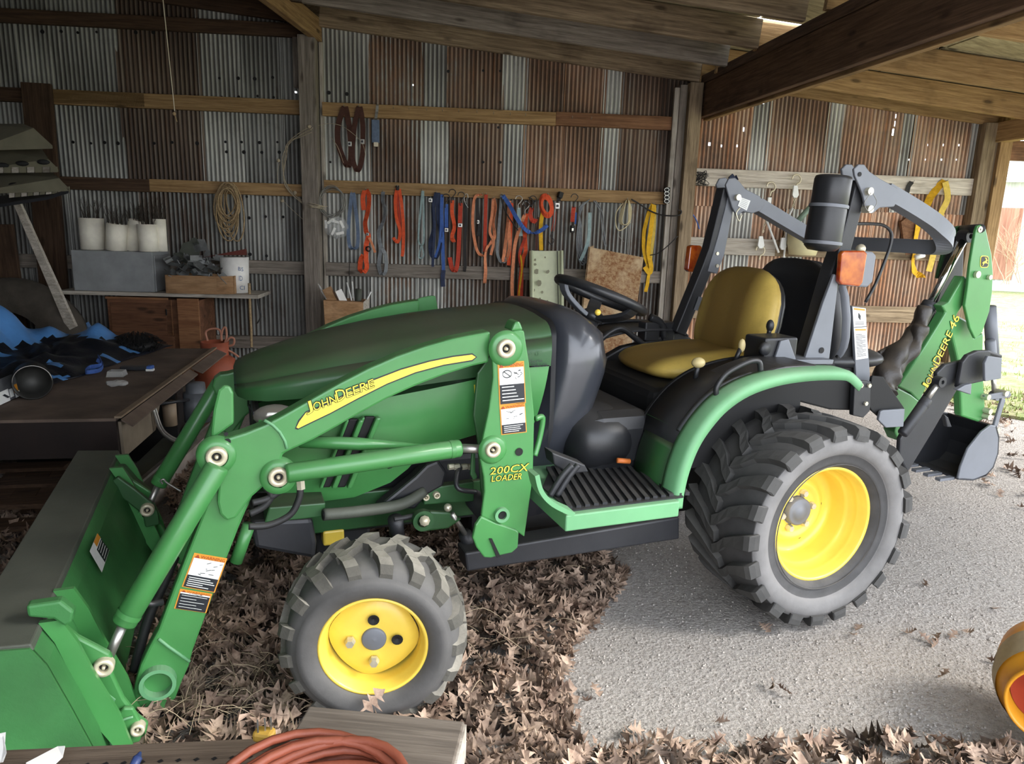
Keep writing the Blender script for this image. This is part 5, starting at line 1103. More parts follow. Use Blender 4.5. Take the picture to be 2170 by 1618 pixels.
o = H('ratchet_strap', 'long orange strap with yellow stripe falling behind the hood', 'strap', [(1116, 452), (1112, 490), (1114, 530), (1108, 550), (1102, 600), (1098, 655)], .030, W_or, turn=25); hook(o, 1113, 440, M_steel)
MB().ribbon(smooth_path(wp([(1103, 540), (1106, 570), (1100, 620), (1099, 655)], .07)), WD, .012, .003).build('yellow_stripe', W_ye, o)
o = H('ratchet_strap', 'third long orange strap with a twisted waist, beside the cream panel', 'strap', [(1108, 470), (1113, 500), (1101, 540), (1106, 580), (1104, 655)], .024, W_rd, turn=30)
o = H('tie_strap', 'pale strap under a wire hook beside the black hooks', 'strap', [(1099, 440), (1101, 470), (1104, 500)], .028, W_tl); hook(o, 1098, 428, M_steel)
hk_ = tag(MB().tube(smooth_path(wp([(1120, 418), (1127, 421), (1130, 430), (1124, 436), (1120, 430), (1114, 425), (1110, 432), (1116, 440)], .07), 4), .004, 7).build('iron_hook', M_blkm), 'pair of black iron hooks hung above the short red strap', 'hook')
o = H('short_strap', 'short bright red strap with a curled tip', 'strap', [(1127, 440), (1124, 455), (1130, 470), (1136, 464)], .032, W_rd); hook(o, 1128, 428)
co = MB()
for k in range(5):
    P = [PW(1158+(13-k)*cos(a)+3*sin(a), 436+(24-2*k)*sin(a), .065+.008*k) for a in [2*pi*j/22 for j in range(22)]]
    co.ribbon(P+[P[0]], WD, .018, .003)
o = tag(co.build('webbing_coil', W_or), 'loosely wound orange webbing coil left of the black ratchet', 'strap'); nailed(o, 1160, 412)
MB().ribbon(smooth_path(wp([(1150, 450), (1146, 480), (1147, 530)], .06)), WD, .03, .003).build('yellow_tail', W_ye, o); MB().ribbon(smooth_path(wp([(1142, 460), (1138, 490), (1137, 530)], .055)), WD, .02, .003).build('brown_tail', W_br, o)
o = H('ratchet_buckle', 'black ratchet buckle clipped over the girt with red cords below', 'ratchet', [(1186, 408), (1184, 425)], .03, W_dk); MB().box(PW(1187, 413, .08), (.035, .04, .045), Matrix.Rotation(.3, 3, 'Y')).build('ratchet', M_blkd, o, bevel=.004); buckle(o, 1181, 436, .035, .045)
for dx in (0, 5): MB().tube(smooth_path(wp([(1178-dx, 448), (1177-dx, 470), (1173-dx, 490)], .06)), .0025, 6).build('red_cord', W_rd, o)
MB().tube(smooth_path(wp([(1172, 492), (1166, 500), (1174, 508), (1168, 518), (1162, 510)], .06)), .003, 6).build('s_hook', M_blkm, o)
o = H('short_strap', 'short red and blue strap with a black ratchet, left of the grey rope', 'strap', [(1216, 438), (1214, 455), (1213, 470)], .030, W_rd); hook(o, 1216, 424); MB().ribbon(wp([(1221, 450), (1219, 475)], .06), WD, .012, .003).build('blue_edge', W_bl, o); MB().box(PW(1213, 485, .08), (.03, .03, .055)).build('ratchet', M_blkd, o, bevel=.004); MB().box(PW(1213, 486, .10), (.014, .012, .02)).build('latch', M_steel, o)
co = MB()
for k in range(5):
    dx = k*3.2; co.tube(smooth_path(wp([(1248, 424, .07+k*.006), (1234-dx*.5, 440, .07), (1224+dx*.6, 480, .08), (1222+dx, 530, .08), (1232+dx, 560-dx, .09), (1243+dx*.2, 548, .09), (1251, 480, .08), (1255, 440, .07)])), .0042, 7)
o = tag(co.build('rope_hank', W_gy), 'grey rope hank hung in long loops beside the speckled panel', 'rope'); nailed(o, 1248, 424)
MB().ribbon(smooth_path(wp([(1250, 450), (1248, 500), (1240, 530), (1230, 552)], .1)), WD, .026, .003).build('pale_webbing', W_tl, o)
for k in range(2): MB().tube(smooth_path(wp([(1258+4*k, 425), (1272+4*k, 450), (1276+4*k, 490), (1282+3*k, 522)], .06)), .004, 7).build('rope_tail', W_gy, o)
co = MB()
for k in range(4): co.tube(smooth_path(wp([(1327, 424), (1316+2*k, 445), (1312+2*k, 468), (1320+k, 476), (1334-k, 470), (1338-2*k, 445), (1332, 424)], .06+.006*k)), .004, 7)
o = tag(co.build('rope_hank', paint('cream_rope', 'c9bd98', .9, bump=.3, bs=300)), 'small cream rope hank hung above the speckled panel', 'rope'); nailed(o, 1328, 422)
MB().tube(smooth_path(wp([(1336, 470), (1325, 482), (1312, 488), (1305, 475), (1306, 450), (1320, 430)], .07)), .004, 7).build('rope_tail', paint('cream_rope', ''), o)
MB().tube(smooth_path(wp([(1310, 485), (1312, 500), (1322, 512)], .05)), .002, 5).build('rope_end', M_wire, o)
o = H('tow_strap', 'yellow tow strap with a knotted waist beside the right post', 'strap', [(1383, 432), (1372, 460), (1364, 500), (1366, 540), (1375, 570), (1372, 600), (1368, 618)], .028, W_ye, turn=20)
MB().ribbon(smooth_path(wp([(1386, 434), (1380, 480), (1374, 530), (1380, 565), (1376, 578), (1366, 565)], .075)), WD, .034, .004).build('strap_fold', W_ye, o); MB().ribbon(smooth_path(wp([(1388, 440), (1386, 490), (1380, 540), (1377, 575)], .06)), WD, .022, .003).build('strap_fold', W_ylp, o)
o = tag(MB().tube(smooth_path(wp([(1338, 422, .07), (1352, 430, .07), (1375, 445, .08), (1400, 455, .12), (1425, 457, .17), (1440, 455, .18), (1444, 447, .18), (1436, 445, .18)])), .0055, 8).build('bungee_strap', W_dk), 'dark bungee cord stretched from the girt to the right post', 'cord')
o = tag(MB().tube(smooth_path(wp([(1374, 541, .07), (1395, 536, .1), (1418, 518, .16), (1436, 500, .17)])), .004, 8).build('bungee_strap', W_dk), 'lower dark cord running from the yellow strap to the post', 'cord')
o = tag(MB().box(PW(1413, 414, .09), (.04, .03, .12), Matrix.Rotation(WY, 3, 'Z')).build('wire_tightener', M_blkd, bevel=.003), 'small black device with white chain links beside the right post top', 'hardware')
for k in range(4): MB().tube([PW(1413+5*cos(a), 402+8*k+4*sin(a), .115) for a in [2*pi*j/10 for j in range(10)]], .003, 6, closed=True).build('white_link', M_dw, o)
# frayed wire ring round the left post
co = MB(); rd = random.Random(9)
for k in range(4):
    P = [(660, 268+k*3, .19), (635, 280+k*4, .15), (612, 305, .09), (600+k*2, 335, .07), (600, 370, .07), (612, 400, .07), (640, 425+k*3, .10), (665, 435, .17), (690, 440, .12)]
    co.tube(smooth_path([PW(a+rd.uniform(-4, 4), b+rd.uniform(-4, 4), t) for a, b, t in P]), .0028, 5)
for P in ([(592, 345), (588, 370), (590, 390)], [(600, 425), (620, 445), (648, 470)], [(664, 268), (700, 262), (730, 270), (765, 300), (775, 330)], [(700, 290), (715, 310), (728, 345)]):
    co.tube(smooth_path([PW(a, b, .09) for a, b in P]), .0018, 5)
for x, y in ((590, 340), (598, 425), (655, 268), (625, 408)): co.sphere(PW(x, y, .1 if x != 655 else .18), .014, 8)
tag(co.build('frayed_wire', paint('pale_fray', 'b3a68e', .9, 0, .2, 60)), 'ring of frayed wire with clumps looped around the left post', 'wire')
# right bay
co = MB()
for k in range(14):
    a = rd.uniform(0, 6); co.tube(smooth_path([PW(1487+rd.uniform(-14, 16), 375+rd.uniform(-14, 18), .06+rd.uniform(0, .05)) for _ in range(4)]), .0025, 5)
tag(co.build('twine_tangle', W_dk), 'tangle of dark twine on the girt just right of the post', 'twine')
tag(MB().tube(smooth_path(wp([(1474, 375), (1465, 390), (1470, 410), (1464, 430), (1466, 450), (1475, 465), (1482, 485)], .07)), .005, 7).build('blue_rope', W_bl), 'blue cord hanging down beside the twine tangle', 'cord')
o = tag(MB().ribbon(wp([(1548, 372), (1555, 380), (1562, 376)], .1), WD, .04, .02).build('cloth_scrap', W_nv), 'dark blue scrap behind the far roll bar hinge', 'cloth')
def chain(o, pts, r=.010, w_=.0028, mat=M_pin, name='chain_link'):
    P = smooth_path(wp(pts, .08), 8); L = 0; last = P[0]; k = 0; m = None
    for a, b in zip(P, P[1:]):
        L += (b-a).length
        if L > r*1.7:
            L = 0; d = (b-last).normalized() if (b-last).length > 1e-6 else V((0, 0, -1)); n_ = WN if k % 2 else WD; q = []
            for j in range(10):
                a_ = 2*pi*j/10; q.append((last+b)/2+d*(r*1.15*cos(a_))+n_*(r*.6*sin(a_)))
            MB().tube(q, w_, 5, closed=True).build(name, mat, o); last = b; k += 1
def chook(o, x, y, s, t=.09, name='load_hook'):
    MB().tube(smooth_path([PW(x+a*s, y+b*s, t) for a, b in ((0, 14), (2, 6), (8, 2), (10, -6), (4, -13), (-4, -11), (-7, -4))], 4), [.006]*1+[.0062]*24 if False else .006, 8).build(name, M_pin, o)
def blockp(o, x, y, t=.09): MB().prism([PW(x+a, y+b, t) for a, b in ((-4, -12), (4, -12), (7, 8), (3, 14), (-4, 14), (-7, 8))], WN*.02).build('pulley_cheek', M_dw, o, bevel=.003)
g1 = thing('chain_hoist', 'cable puller with hooks and chain, left one on the pale girt', 'hoist', PW(1632, 400, .08))
chook(g1, 1632, 400, 1.1); MB().box(PW(1630, 425, .09), (.03, .02, .05), Matrix.Rotation(WY, 3, 'Z')).build('swivel', M_dw, g1, bevel=.003); chain(g1, [(1630, 432), (1627, 450), (1622, 470), (1616, 495)])
blockp(g1, 1611, 512); chook(g1, 1609, 535, 1.1); MB().tube(wp([(1625, 468), (1637, 500), (1650, 535)], .1), .009, 8).build('ratchet_arm', M_dw, g1)
g2 = thing('chain_hoist', 'cable puller with hooks and chain, right one behind the canister', 'hoist', PW(1686, 382, .08))
chook(g2, 1686, 384, 1.1); blockp(g2, 1684, 405); chain(g2, [(1684, 420), (1681, 435), (1674, 450), (1666, 480), (1660, 515)]); blockp(g2, 1658, 515); MB().tube(wp([(1680, 440), (1668, 465), (1664, 520), (1658, 570)], .1), .008, 8).build('ratchet_arm', M_dw, g2)
jg = thing('plastic_jug', 'cream plastic jug with a green spout hung behind the canister', 'jug', PW(1693, 540, .1))
MB().lathe([(0, .0001), (0, .10), (.08, .12), (.20, .13), (.20, .125), (.08, .11), (.01, .09)], PW(1700, 540, .16), V((0, 0, 1)), 24).build('jug_body', paint('cream_plastic', 'cfc79c', .5), jg)
MB().tube([PW(1680, 480, .15), PW(1725, 430, .16)], .022, 12).build('spout', paint('grey_green', '6c8272', .5), jg)
o = H('lifting_sling', 'wide yellow sling hanging in a loop near the right corner post', 'strap', [(2003, 383), (1985, 400), (1968, 425), (1955, 455), (1945, 480), (1938, 530), (1935, 565), (1945, 582), (1960, 585)], .055, W_ye, group=None, turn=35)
MB().ribbon(smooth_path(wp([(2003, 385), (2008, 420), (1995, 450), (1990, 480), (1980, 530), (1968, 575)], .08)), WD, .05, .004).build('sling_fold', W_ylp, o); MB().tube(wp([(1940, 545), (1958, 540)], .1), .02, 8).build('sling_eye', M_dw, o)
o = H('hinge_strap', 'small dark metal clip hooked on the pale girt near the yellow sling', 'clip', [(1932, 385), (1924, 400), (1918, 425)], .035, W_dk, group=None)
o = tag(MB().prism(wp([(1905, 470), (1925, 455), (1940, 480), (1935, 535), (1915, 540)], .02), WN*.03).build('hanging_board', M_wr), 'rough brown board scrap hanging under the pale girt', 'board')
# hanging string from the roof
P = [W(-1.83, 1., 2.46), W(-1.815, 1., 2.1), PW(370, 235, 1.)]
o = tag(MB().tube(smooth_path(P), .0028, 6).build('pull_string', paint('pale_string', 'd8cdb8', .9)), 'thin white string hanging from the roof over the left bay', 'string')
MB().sphere(PW(369, 241, 1.), .011, 8).build('knot', M_rope, o); MB().tube([PW(370, 243, 1.), PW(375, 258, 1.)], .003, 6).build('frayed_end', M_rope, o)
# tan rope coil
rp = MB(); rd = random.Random(12)
for k in range(15):
    cx = 484+rd.uniform(-7, 7); w0 = rd.uniform(13, 27); y0 = 386+rd.uniform(0, 14); y1 = rd.uniform(455, 512); lean = rd.uniform(-4, 14)
    P = []
    for j in range(18):
        a = 2*pi*j/18; P.append(PW(cx+w0*cos(a)+lean*(sin(a)+1)/2, (y0+y1)/2+(y1-y0)/2*sin(a), .06+.010*(k % 5)+.01*sin(a+k)))
    rp.tube(P, .0052, 7, closed=True)
o = tag(rp.build('rope_coil', M_rope), 'thick coil of tan rope hanging from the girt above the shelf', 'rope'); nailed(o, 478, 388)
# panels leaning on the wall
M_cream = paint('chipped_cream_paint', 'c9cfae', .5, 0, .06, 20)
q = [W(*SWq, z) for SWq, z in ()] if False else None
def lean_panel(name, label, cat, tl, tr, br, bl, t1, mat, th=.02, t0=.35):
    a, b, c, d = PW(*tl, t1), PW(*tr, t1), PW(*br, t0), PW(*bl, t0)
    a.z, b.z = a.z, b.z; e = (b-a).cross(d-a).normalized()*th
    return tag(MB().prism([a, b, c, d], e).build(name, mat, bevel=.003), label, cat)
o = lean_panel('cream_door_panel', 'cream painted metal panel with chipped spots leaning behind the hood', 'panel', (1122, 531), (1192, 531), (1198, 800), (1124, 800), .1, M_cream, .02, .3)
for x in (1127, 1190): MB().tube([PW(x, 531, .13), PW(x+3, 800, .33)], .014, 8).build('rolled_edge', M_cream, o)
MB().tube([PW(1181, 532, .125), PW(1186, 800, .325)], .004, 6).build('groove', M_wear, o)
rd = random.Random(2)
for x, y, r_ in ((1160, 575, 4), (1142, 600, 7), (1150, 640, 4), (1134, 550, 3), (1149, 618, 3), (1137, 575, 5), (1131, 615, 3), (1155, 545, 2), (1134, 560, 3), (1160, 637, 2), (1144, 632, 2)):
    tt = .122+.2*(y-531)/269; c = PW(x, y, tt); P = []
    for j in range(7): a = 2*pi*j/7; rr = r_*.0036*rd.uniform(.6, 1.2); P.append(c+WD*rr*cos(a)+V((0, 0, rr*1.1*sin(a)))+WN*.004)
    MB().add(P, [tuple(range(7))]).build('paint_chip', flat('chip_grey', '8a8872', .8), o)
t = NT('speckled_rust'); g = t.n('ShaderNodeNewGeometry'); n1 = t.noise(g.outputs['Position'], 38, 8, .8); n2 = t.noise(g.outputs['Position'], 7, 4)
c = t.mix(t.ramp(n1, .42, .58), lin('ad8f68'), lin('7d4f28')); c = t.mix(t.math('MULTIPLY', t.ramp(n2, .45, .65), .6), c, lin('cdb894')); t.l(c, t.b.inputs['Base Color']); t.b.inputs['Roughness'].default_value = .7; M_speck = t.m
o = lean_panel('rusty_sheet_panel', 'tan sheet panel speckled with rust leaning behind the steering wheel', 'panel', (1250, 523), (1364, 545), (1325, 830), (1215, 830), .12, M_speck, .012, .55)
MB().prism([PW(1247, 523, .10), PW(1258, 520, .10), PW(1225, 830, .53), PW(1213, 830, .53)], WN*.01).build('back_sheet', M_speck, o)
# ================================================================== left bay: shelf, boxes, platform
RZ = Matrix.Rotation(WY, 3, 'Z')
def wbox(name, s0, s1, t0, t1, z0, z1, mat, parent=None, bev=.003):
    return MB().box((0, 0, 0), (s1-s0, t1-t0, z1-z0)).build(name, mat, parent, loc=W((s0+s1)/2, (t0+t1)/2, (z0+z1)/2), rot=(0, 0, WY), bevel=bev)
o = tag(wbox('wall_shelf', -2.92, -1.53, .0, .36, .628, .655, M_pale), 'pale painted board shelf on the left wall holding boxes', 'shelf')
# diagonal brace
a, b, c, d = PW(33, 430, .5), PW(46, 428, .5), PW(165, 690, .5), PW(148, 700, .5)
tag(MB().prism([a, b, c, d], WN*.03).build('diagonal_brace', M_pale), 'grey wooden prop slanting down from the hopper past the shelf end', 'prop')
# grey steel box
s0, _ = SW(150, 600, .34); s1, _ = SW(327, 600, .34)
M_gbox = paint('grey_box_paint', '929596', .55, .05, .18, 8, dust=.3, bump=.1)
gb = tag(wbox('steel_box', s0+.02, s1, .04, .34, .656, SW(240, 532, .34)[1], M_gbox), 'long grey steel box on the shelf under the white tubes', 'box')
wbox('end_flange', s1, s1+.01, .05, .33, .66, SW(240, 540, .34)[1], M_gbox, gb).parent = gb
def fixp(o, par):
    o.parent = par; o.matrix_parent_inverse = par.matrix_basis.inverted(); return o
for ch in [q for q in bpy.data.objects if q.parent == gb]: fixp(ch, gb)
zt = SW(240, 532, .34)[1]
M_tube = paint('aged_white_pipe', 'f6f0df', .6, 0, .1, 14, dust=.2, dustc='9c8f76'); M_tw = flat('dry_stalks', '3d352d', .9)
rd = random.Random(5)
for i, (x, yt, yb, r_, tt, ln, lab) in enumerate(((199, 462, 527, .082, .20, 0, 'yellowed white pipe of dry stalks, leftmost on the grey box'), (246, 474, 527, .070, .25, .02, 'short white pipe of dry stalks, second on the grey box'),
        (281, 466, 527, .064, .17, .05, 'leaning white pipe of stalks, third on the grey box'), (315, 475, 529, .066, .26, .0, 'white pipe of stalks, fourth and brightest on the grey box'), (342, 464, 533, .044, .20, 0, 'narrow white pipe standing at the grey box right end'))):
    base = PW(x, yb, tt); base.z = zt+.002; top = PW(x, yt, tt); top.x, top.y = base.x+WD.x*ln, base.y+WD.y*ln
    t_ = thing('stalk_pipe', lab, 'pipe', base, 'white pipes of dry stalks on the grey box'); L = (top-base).length
    MB().lathe([(0, .0001), (0, r_), (L, r_*(.92 if i == 2 else 1)), (L, r_*.9), (.05, r_*.9), (.05, .0001)], base, top-base, 26).build('pipe', M_tube, t_)
    m = MB()
    for k in range(26):
        a = rd.uniform(0, 6.28); q = base+(top-base)*.6+V((cos(a), sin(a), 0))*r_*.6*rd.random(); e = top+V((cos(a)*rd.uniform(.2, 1.3)*r_, sin(a)*r_*.8, rd.uniform(.03, .13)))
        m.tube([q, (q+e)/2+V((rd.uniform(-.01, .01), 0, 0)), e], [.0022, .0018, .001], 4)
        m.tube([e-(e-q)*.2, e+V((rd.uniform(-.03, .03), 0, .02))], .001, 4)
    tag(m.build('stalks', M_tw, t_), None, None, None, 'stuff')
# cardboard box with scrap metal
cbx = thing('cardboard_box', 'open brown cardboard box of scrap brackets at the shelf front', 'box', W(-2.0, .3, .656))
s0, s1, s2 = SW(349, 600, .40)[0], SW(458, 600, .40)[0], SW(495, 600, .40)[0]; z1 = SW(400, 584, .40)[1]
for a_, b_, ta, tb in ((s0, s1, .385, .39), (s0, s0+.006, .16, .39), (s1+.10, s1+.106, .16, .34), (s0, s1+.1, .155, .161)): fixp(wbox('box_side', a_, b_, ta, tb, .657, z1, M_card, None, 0), cbx).matrix_parent_inverse = Matrix.Translation(-cbx.location)
fl_ = MB().prism([W(s1, .39, .657), W(s1+.1, .34, .657), W(s1+.1, .34, z1), W(s1, .39, z1)], WN*-.005).build('box_side', M_card, cbx)
MB().prism([W(s0, .16, .657), W(s1+.1, .16, .657), W(s1+.1, .34, .657), W(s1, .385, .657), W(s0, .385, .657)], (0, 0, .004)).build('box_bottom', M_card, cbx)
M_scrap = paint('dull_zinc_scrap', '7b7d7c', .5, .5, .3, 20); heap = MB()
for k in range(38):
    x, y = rd.uniform(355, 478), rd.uniform(548, 592); c = PW(x, y, rd.uniform(.2, .36)); c.z = max(.68, c.z); R = Matrix.Rotation(rd.uniform(0, 3), 3, V((rd.random(), rd.random(), rd.random())).normalized())
    heap.box(c, (rd.uniform(.05, .14), rd.uniform(.02, .05), .004), R).add([c+R @ V(q) for q in ((-.03, 0, 0), (.03, 0, 0), (.03, .0, .04), (-.03, 0, .04))], [(0, 1, 2, 3)])
tag(heap.build('metal_scrap', M_scrap), 'heap of loose dull metal brackets in the cardboard box', 'scrap', None, 'stuff')
for k, (x, y, w_, h_) in enumerate(((405, 530, .14, .12), (425, 520, .10, .08), (385, 545, .12, .06), (440, 545, .05, .10), (412, 512, .06, .05))):
    c = PW(x, y, .18); R = RZ @ Matrix.Rotation(rd.uniform(-.5, .5), 3, 'Y'); tag(MB().prism([c+R @ V(q) for q in ((-w_/2, 0, -h_/2), (w_/2, 0, -h_/2), (w_*.4, 0, h_/2), (-w_*.1, 0, h_*.6), (-w_/2, 0, h_*.2))], WN*.006).build('sheet_scrap', M_scrap if k % 2 else M_wear),
        ('dark torn metal scrap standing behind the cardboard box', 'pale metal offcut upright above the box', 'low dark metal scrap leaning on the grey box', 'narrow silver offcut in the middle of the scrap', 'small dark cap topmost on the scrap heap')[k], 'scrap')
# white pail
pw_ = thing('white_pail', 'white plastic pail with blue lettering at the right end of the shelf', 'pail', W(-1.75, .2, .656))
sa_, sb_ = SW(468, 580, .2)[0], SW(528, 580, .2)[0]; zc = SW(500, 545, .2)[1]
MB().lathe([(0, .0001), (0, (sb_-sa_)/2*.9), (zc-.656, (sb_-sa_)/2), (zc-.656, .0001)], W((sa_+sb_)/2, .2, .657), V((0, 0, 1)), 28).build('pail_body', M_white, pw_)
cp_ = W((sa_+sb_)/2, .2, .657); rr = (sb_-sa_)/2
dc = Decal([PW(505, 562, .2+rr+.004), PW(524, 566, .2+rr-.02), PW(526, 615, .2+rr-.02), PW(505, 615, .2+rr+.004)], WN, .004); dc.text('B5', .05, .05, .6, .2, 0); dc.text('ID', .1, .4, .5, .6, 0); dc.text('CI', .2, .8, .7, .97, 0); dc.mb.build('lettering', [flat('pale_blue_ink', '4a6a98', .6)], pw_)
tag(MB().prism([PW(430, 545, .2), PW(522, 527, .2), PW(524, 540, .2), PW(470, 540, .2)], WN*.03).build('red_tray', paint('dull_red', '5e261c', .6)), 'dull red metal tray resting behind the white pail', 'tray')
# vines / chain hanging from the shelf end
o = tag(MB().tube(smooth_path(wp([(528, 600, .3), (530, 660, .3), (532, 700, .3), (533, 735, .3)])), .010, 7).build('dry_vine', M_rope), 'dry brown stem hanging from the shelf end', 'vine')
o = tag(MB().tube(smooth_path(wp([(545, 628, .3), (548, 650, .3), (552, 670, .3), (545, 685, .3)])), .005, 7).build('black_cable', M_hose), 'black cable loop hanging beside the dry stem', 'cable')
# brown cabinet and plywood below the shelf
M_cab = wood('orange_ply', '5c3e2c', '7f5840', k=.5); M_cabl = wood('light_orange_ply', '7a5238', '9c7250', k=.5)
cb = thing('wooden_cabinet', 'brown plywood cabinet with a flush door standing under the shelf', 'cabinet', W(-2.4, .3, 0))
def wb2(name, x0, y0, x1, y1, t0, t1, mat, par):
    sa, za = SW(x0, y0, t1); sb, zb = SW(x1, y1, t1); o = wbox(name, sa, sb, t0, t1, max(.0, zb), za, mat); o.parent = par; o.matrix_parent_inverse = Matrix.Translation(-par.location) if par.type == 'EMPTY' else par.matrix_basis.inverted(); return o
bd = wb2('cabinet_body', 226, 632, 432, 800, .05, .38, M_cab, cb); wb2('door', 232, 640, 356, 722, .38, .392, M_cab, cb); wb2('hinge_block', 350, 655, 354, 668, .392, .40, M_blkd, cb); wb2('side_post', 362, 636, 372, 800, .38, .395, M_cabl, cb)
wb2('top_rail', 222, 628, 355, 636, .38, .40, M_cabl, cb); wb2('lower_board', 285, 710, 374, 800, .38, .41, M_cab, cb)
tag(wb2('plywood_sheet', 374, 632, 430, 800, .40, .415, M_cabl, cb), 'lighter stained sheet')
# big tyre at the far left
c = PW(30, 745, .45); big = thing('old_tyre', 'dusty old tyre leaning against the far left wall', 'tyre', (c.x, c.y, 0))
MB().lathe([(-.11, .28), (-.13, .36), (-.12, .44), (-.08, .50), (0, .52), (.08, .50), (.12, .44), (.13, .36), (.11, .28)], c, (WN+V((0, 0, .15))), 48).build('tread_ring', paint('dusty_old_rubber', '4a443c', .9, 0, .25, 12, bump=.2, bs=60), big)
# hopper / nest of grey trays at upper left, carried by the prop
M_tray = paint('dusty_grey_tray', '77735f', .7, 0, .15, 9, dust=.5, dustc='8b8672', bump=.08)
hp = thing('feeder_trays', 'stack of dusty grey folded metal trays with scalloped edges high at the left', 'trays', PW(60, 400, .8))
def traypoly(name, pts, t0, t1, th=.02, mat=M_tray):
    q = [PW(x, y, t0 if k < len(pts)//2 else t1) for k, (x, y) in enumerate(pts)]; return MB().prism(q, V((0, 0, -th))).build(name, mat, hp, bevel=.003)
traypoly('top_hood', [(-40, 262), (50, 262), (72, 272), (112, 308), (-40, 312)], .55, .95)
traypoly('tray', [(-40, 312), (88, 314), (104, 338), (124, 357), (-40, 358)], .62, .95)
traypoly('tray', [(-40, 362), (108, 362), (126, 378), (146, 398), (-40, 404)], .66, 1.0)
for (xa, ya, xb, yb) in ((-40, 358, 124, 356), (20, 410, 150, 398)):
    for k in range(10):
        x0 = xa+(xb-xa)*k/10; y0 = ya+(yb-ya)*k/10; x1 = xa+(xb-xa)*(k+1)/10-2; y1 = ya+(yb-ya)*(k+1)/10
        MB().prism([PW(x0, y0-3, .97), PW(x1, y1-3, .97), PW(x1, y1+9, .98), PW(x0, y0+9, .98)], WN*.004).build('edge_slot', M_tray if k % 2 else M_pale, hp)
for x, y in ((5, 350), (47, 346), (92, 343), (32, 392), (76, 389), (117, 386)): MB().sphere(PW(x, y, .965), .035, 12, 0, (1, .25, .45)).build('scallop_opening', M_blkd, hp)
traypoly('base_shelf', [(-40, 420), (20, 412), (146, 402), (100, 416), (-40, 438)], .7, 1.0, .02, M_blkm)
# ---------------------------------------------------------------- platform
ZP = .42
pa, pb, pc = PZ(0, 890, ZP), PZ(245, 886, ZP), PZ(452, 738, ZP); ex = (pb-pa).normalized(); ey = (pc-pb); Lp = ey.length; ey.normalize()
pl = thing('steel_work_platform', 'low dark steel work platform with a hydraulic pump at its right side', 'platform', (pb.x, pb.y, 0))
M_plat = paint('oily_rusty_steel', '6a5b50', .68, .1, .45, 5, dust=.25, dustc='6b6055', bump=.2, bs=20); M_ang = paint('bare_angle_iron', '8d7c68', .6, .2, .25, 10, bump=.15)
O_ = pb-ex*1.6
def pp(a, b, z): q = pb+ex*a+ey*b; return V((q.x, q.y, z))
MB().hexa([pp(-1.6, 0, ZP-.012), pp(0, 0, ZP-.012), pp(0, Lp, ZP-.012), pp(-1.6, Lp, ZP-.012), pp(-1.6, 0, ZP), pp(0, 0, ZP), pp(0, Lp, ZP), pp(-1.6, Lp, ZP)]).build('deck_plate', M_plat, pl)
MB().prism([pp(-.005, 0, ZP), pp(.02, 0, ZP), pp(.02, Lp, ZP), pp(-.005, Lp, ZP)], (0, 0, .008)).build('deck_edge', M_ang, pl)
MB().prism([pp(.02, .0, ZP-.004), pp(.06, 0, ZP-.03), pp(.06, Lp*.62, ZP-.03), pp(.02, Lp*.62, ZP-.004)], (0, 0, -.006)).build('edge_angle', M_plat, pl)
MB().prism([pp(.02, Lp*.64, ZP-.004), pp(.075, Lp*.64, ZP-.03), pp(.075, Lp, ZP-.03), pp(.02, Lp, ZP-.004)], (0, 0, -.006)).build('edge_angle', M_plat, pl)
MB().prism([pp(-1.6, 0, ZP-.012), pp(0, 0, ZP-.012), pp(0, 0, ZP-.16), pp(-1.6, 0, ZP-.16)], ey*.02).build('front_skirt', paint('dark_red_steel', '1f1512', .7, .1, .3, 6, bump=.1), pl)
MB().prism([pp(.0, .02, ZP-.02), pp(.0, .55, ZP-.02), pp(.0, .42, ZP-.17), pp(0, .03, ZP-.17)], ex*.012).build('side_skirt', paint('bare_tan_steel', '8f8270', .6, .15, .2, 9, bump=.1), pl)
# hydraulic pump unit
pc_ = pp(.09, .82, .18)
MB().lathe([(0, .0001), (0, .062), (.15, .062), (.15, .05), (.155, .048), (.20, .045), (.205, .0001)], pc_, V((0, 0, 1)), 28).build('pump_reservoir', paint('grey_cast_metal', '6a6e74', .5, .3, .15, 20), pl)
MB().lathe([(0, .0001), (0, .032), (.12, .032), (.12, .0001)], pp(.0, .68, .2), V((0, 0, 1)), 20).build('filter_can', paint('beige_can', 'a08c74', .5), pl)
MB().tube([pp(0, .55, .34), pp(.08, .80, .30)], .008, 8).build('pump_handle', M_blkm, pl)
for d_ in (0, .025): MB().tube(smooth_path([pp(.02, .38+d_, .36), pp(.04, .40+d_, .25), pp(.07, .5+d_, .17), pp(.09, .65, .13)]), .007, 8).build('pump_hose', M_steel, pl)
MB().prism([pp(-.06, -.25, .10), pp(.12, -.2, .10), pp(.10, .75, .10), pp(-.06, .75, .10)], (0, 0, .015)).build('lower_tray', M_wear, pl)
MB().prism([pp(.0, -.3, .115), pp(.02, -.3, .115), pp(.12, 1.15, .115), pp(.10, 1.15, .115)], (0, 0, .012)).build('tray_lip', M_steel, pl)
MB().hexa([pp(-.02, -.35, 0), pp(.06, -.35, 0), pp(.15, 1.2, 0), pp(.05, 1.2, 0), pp(-.02, -.35, .1), pp(.06, -.35, .1), pp(.15, 1.2, .1), pp(.05, 1.2, .1)]).build('sill_beam', paint('weathered_concrete', 'a69c92', .9, 0, .2, 12, bump=.3, bs=50), pl)
MB().box(pp(-.9, .25, .13), (.5, .4, .26)).build('support_block', M_blkd, pl); MB().box(pp(-.4, 1.0, .2), (.7, .6, .40)).build('underframe', M_blkd, pl)
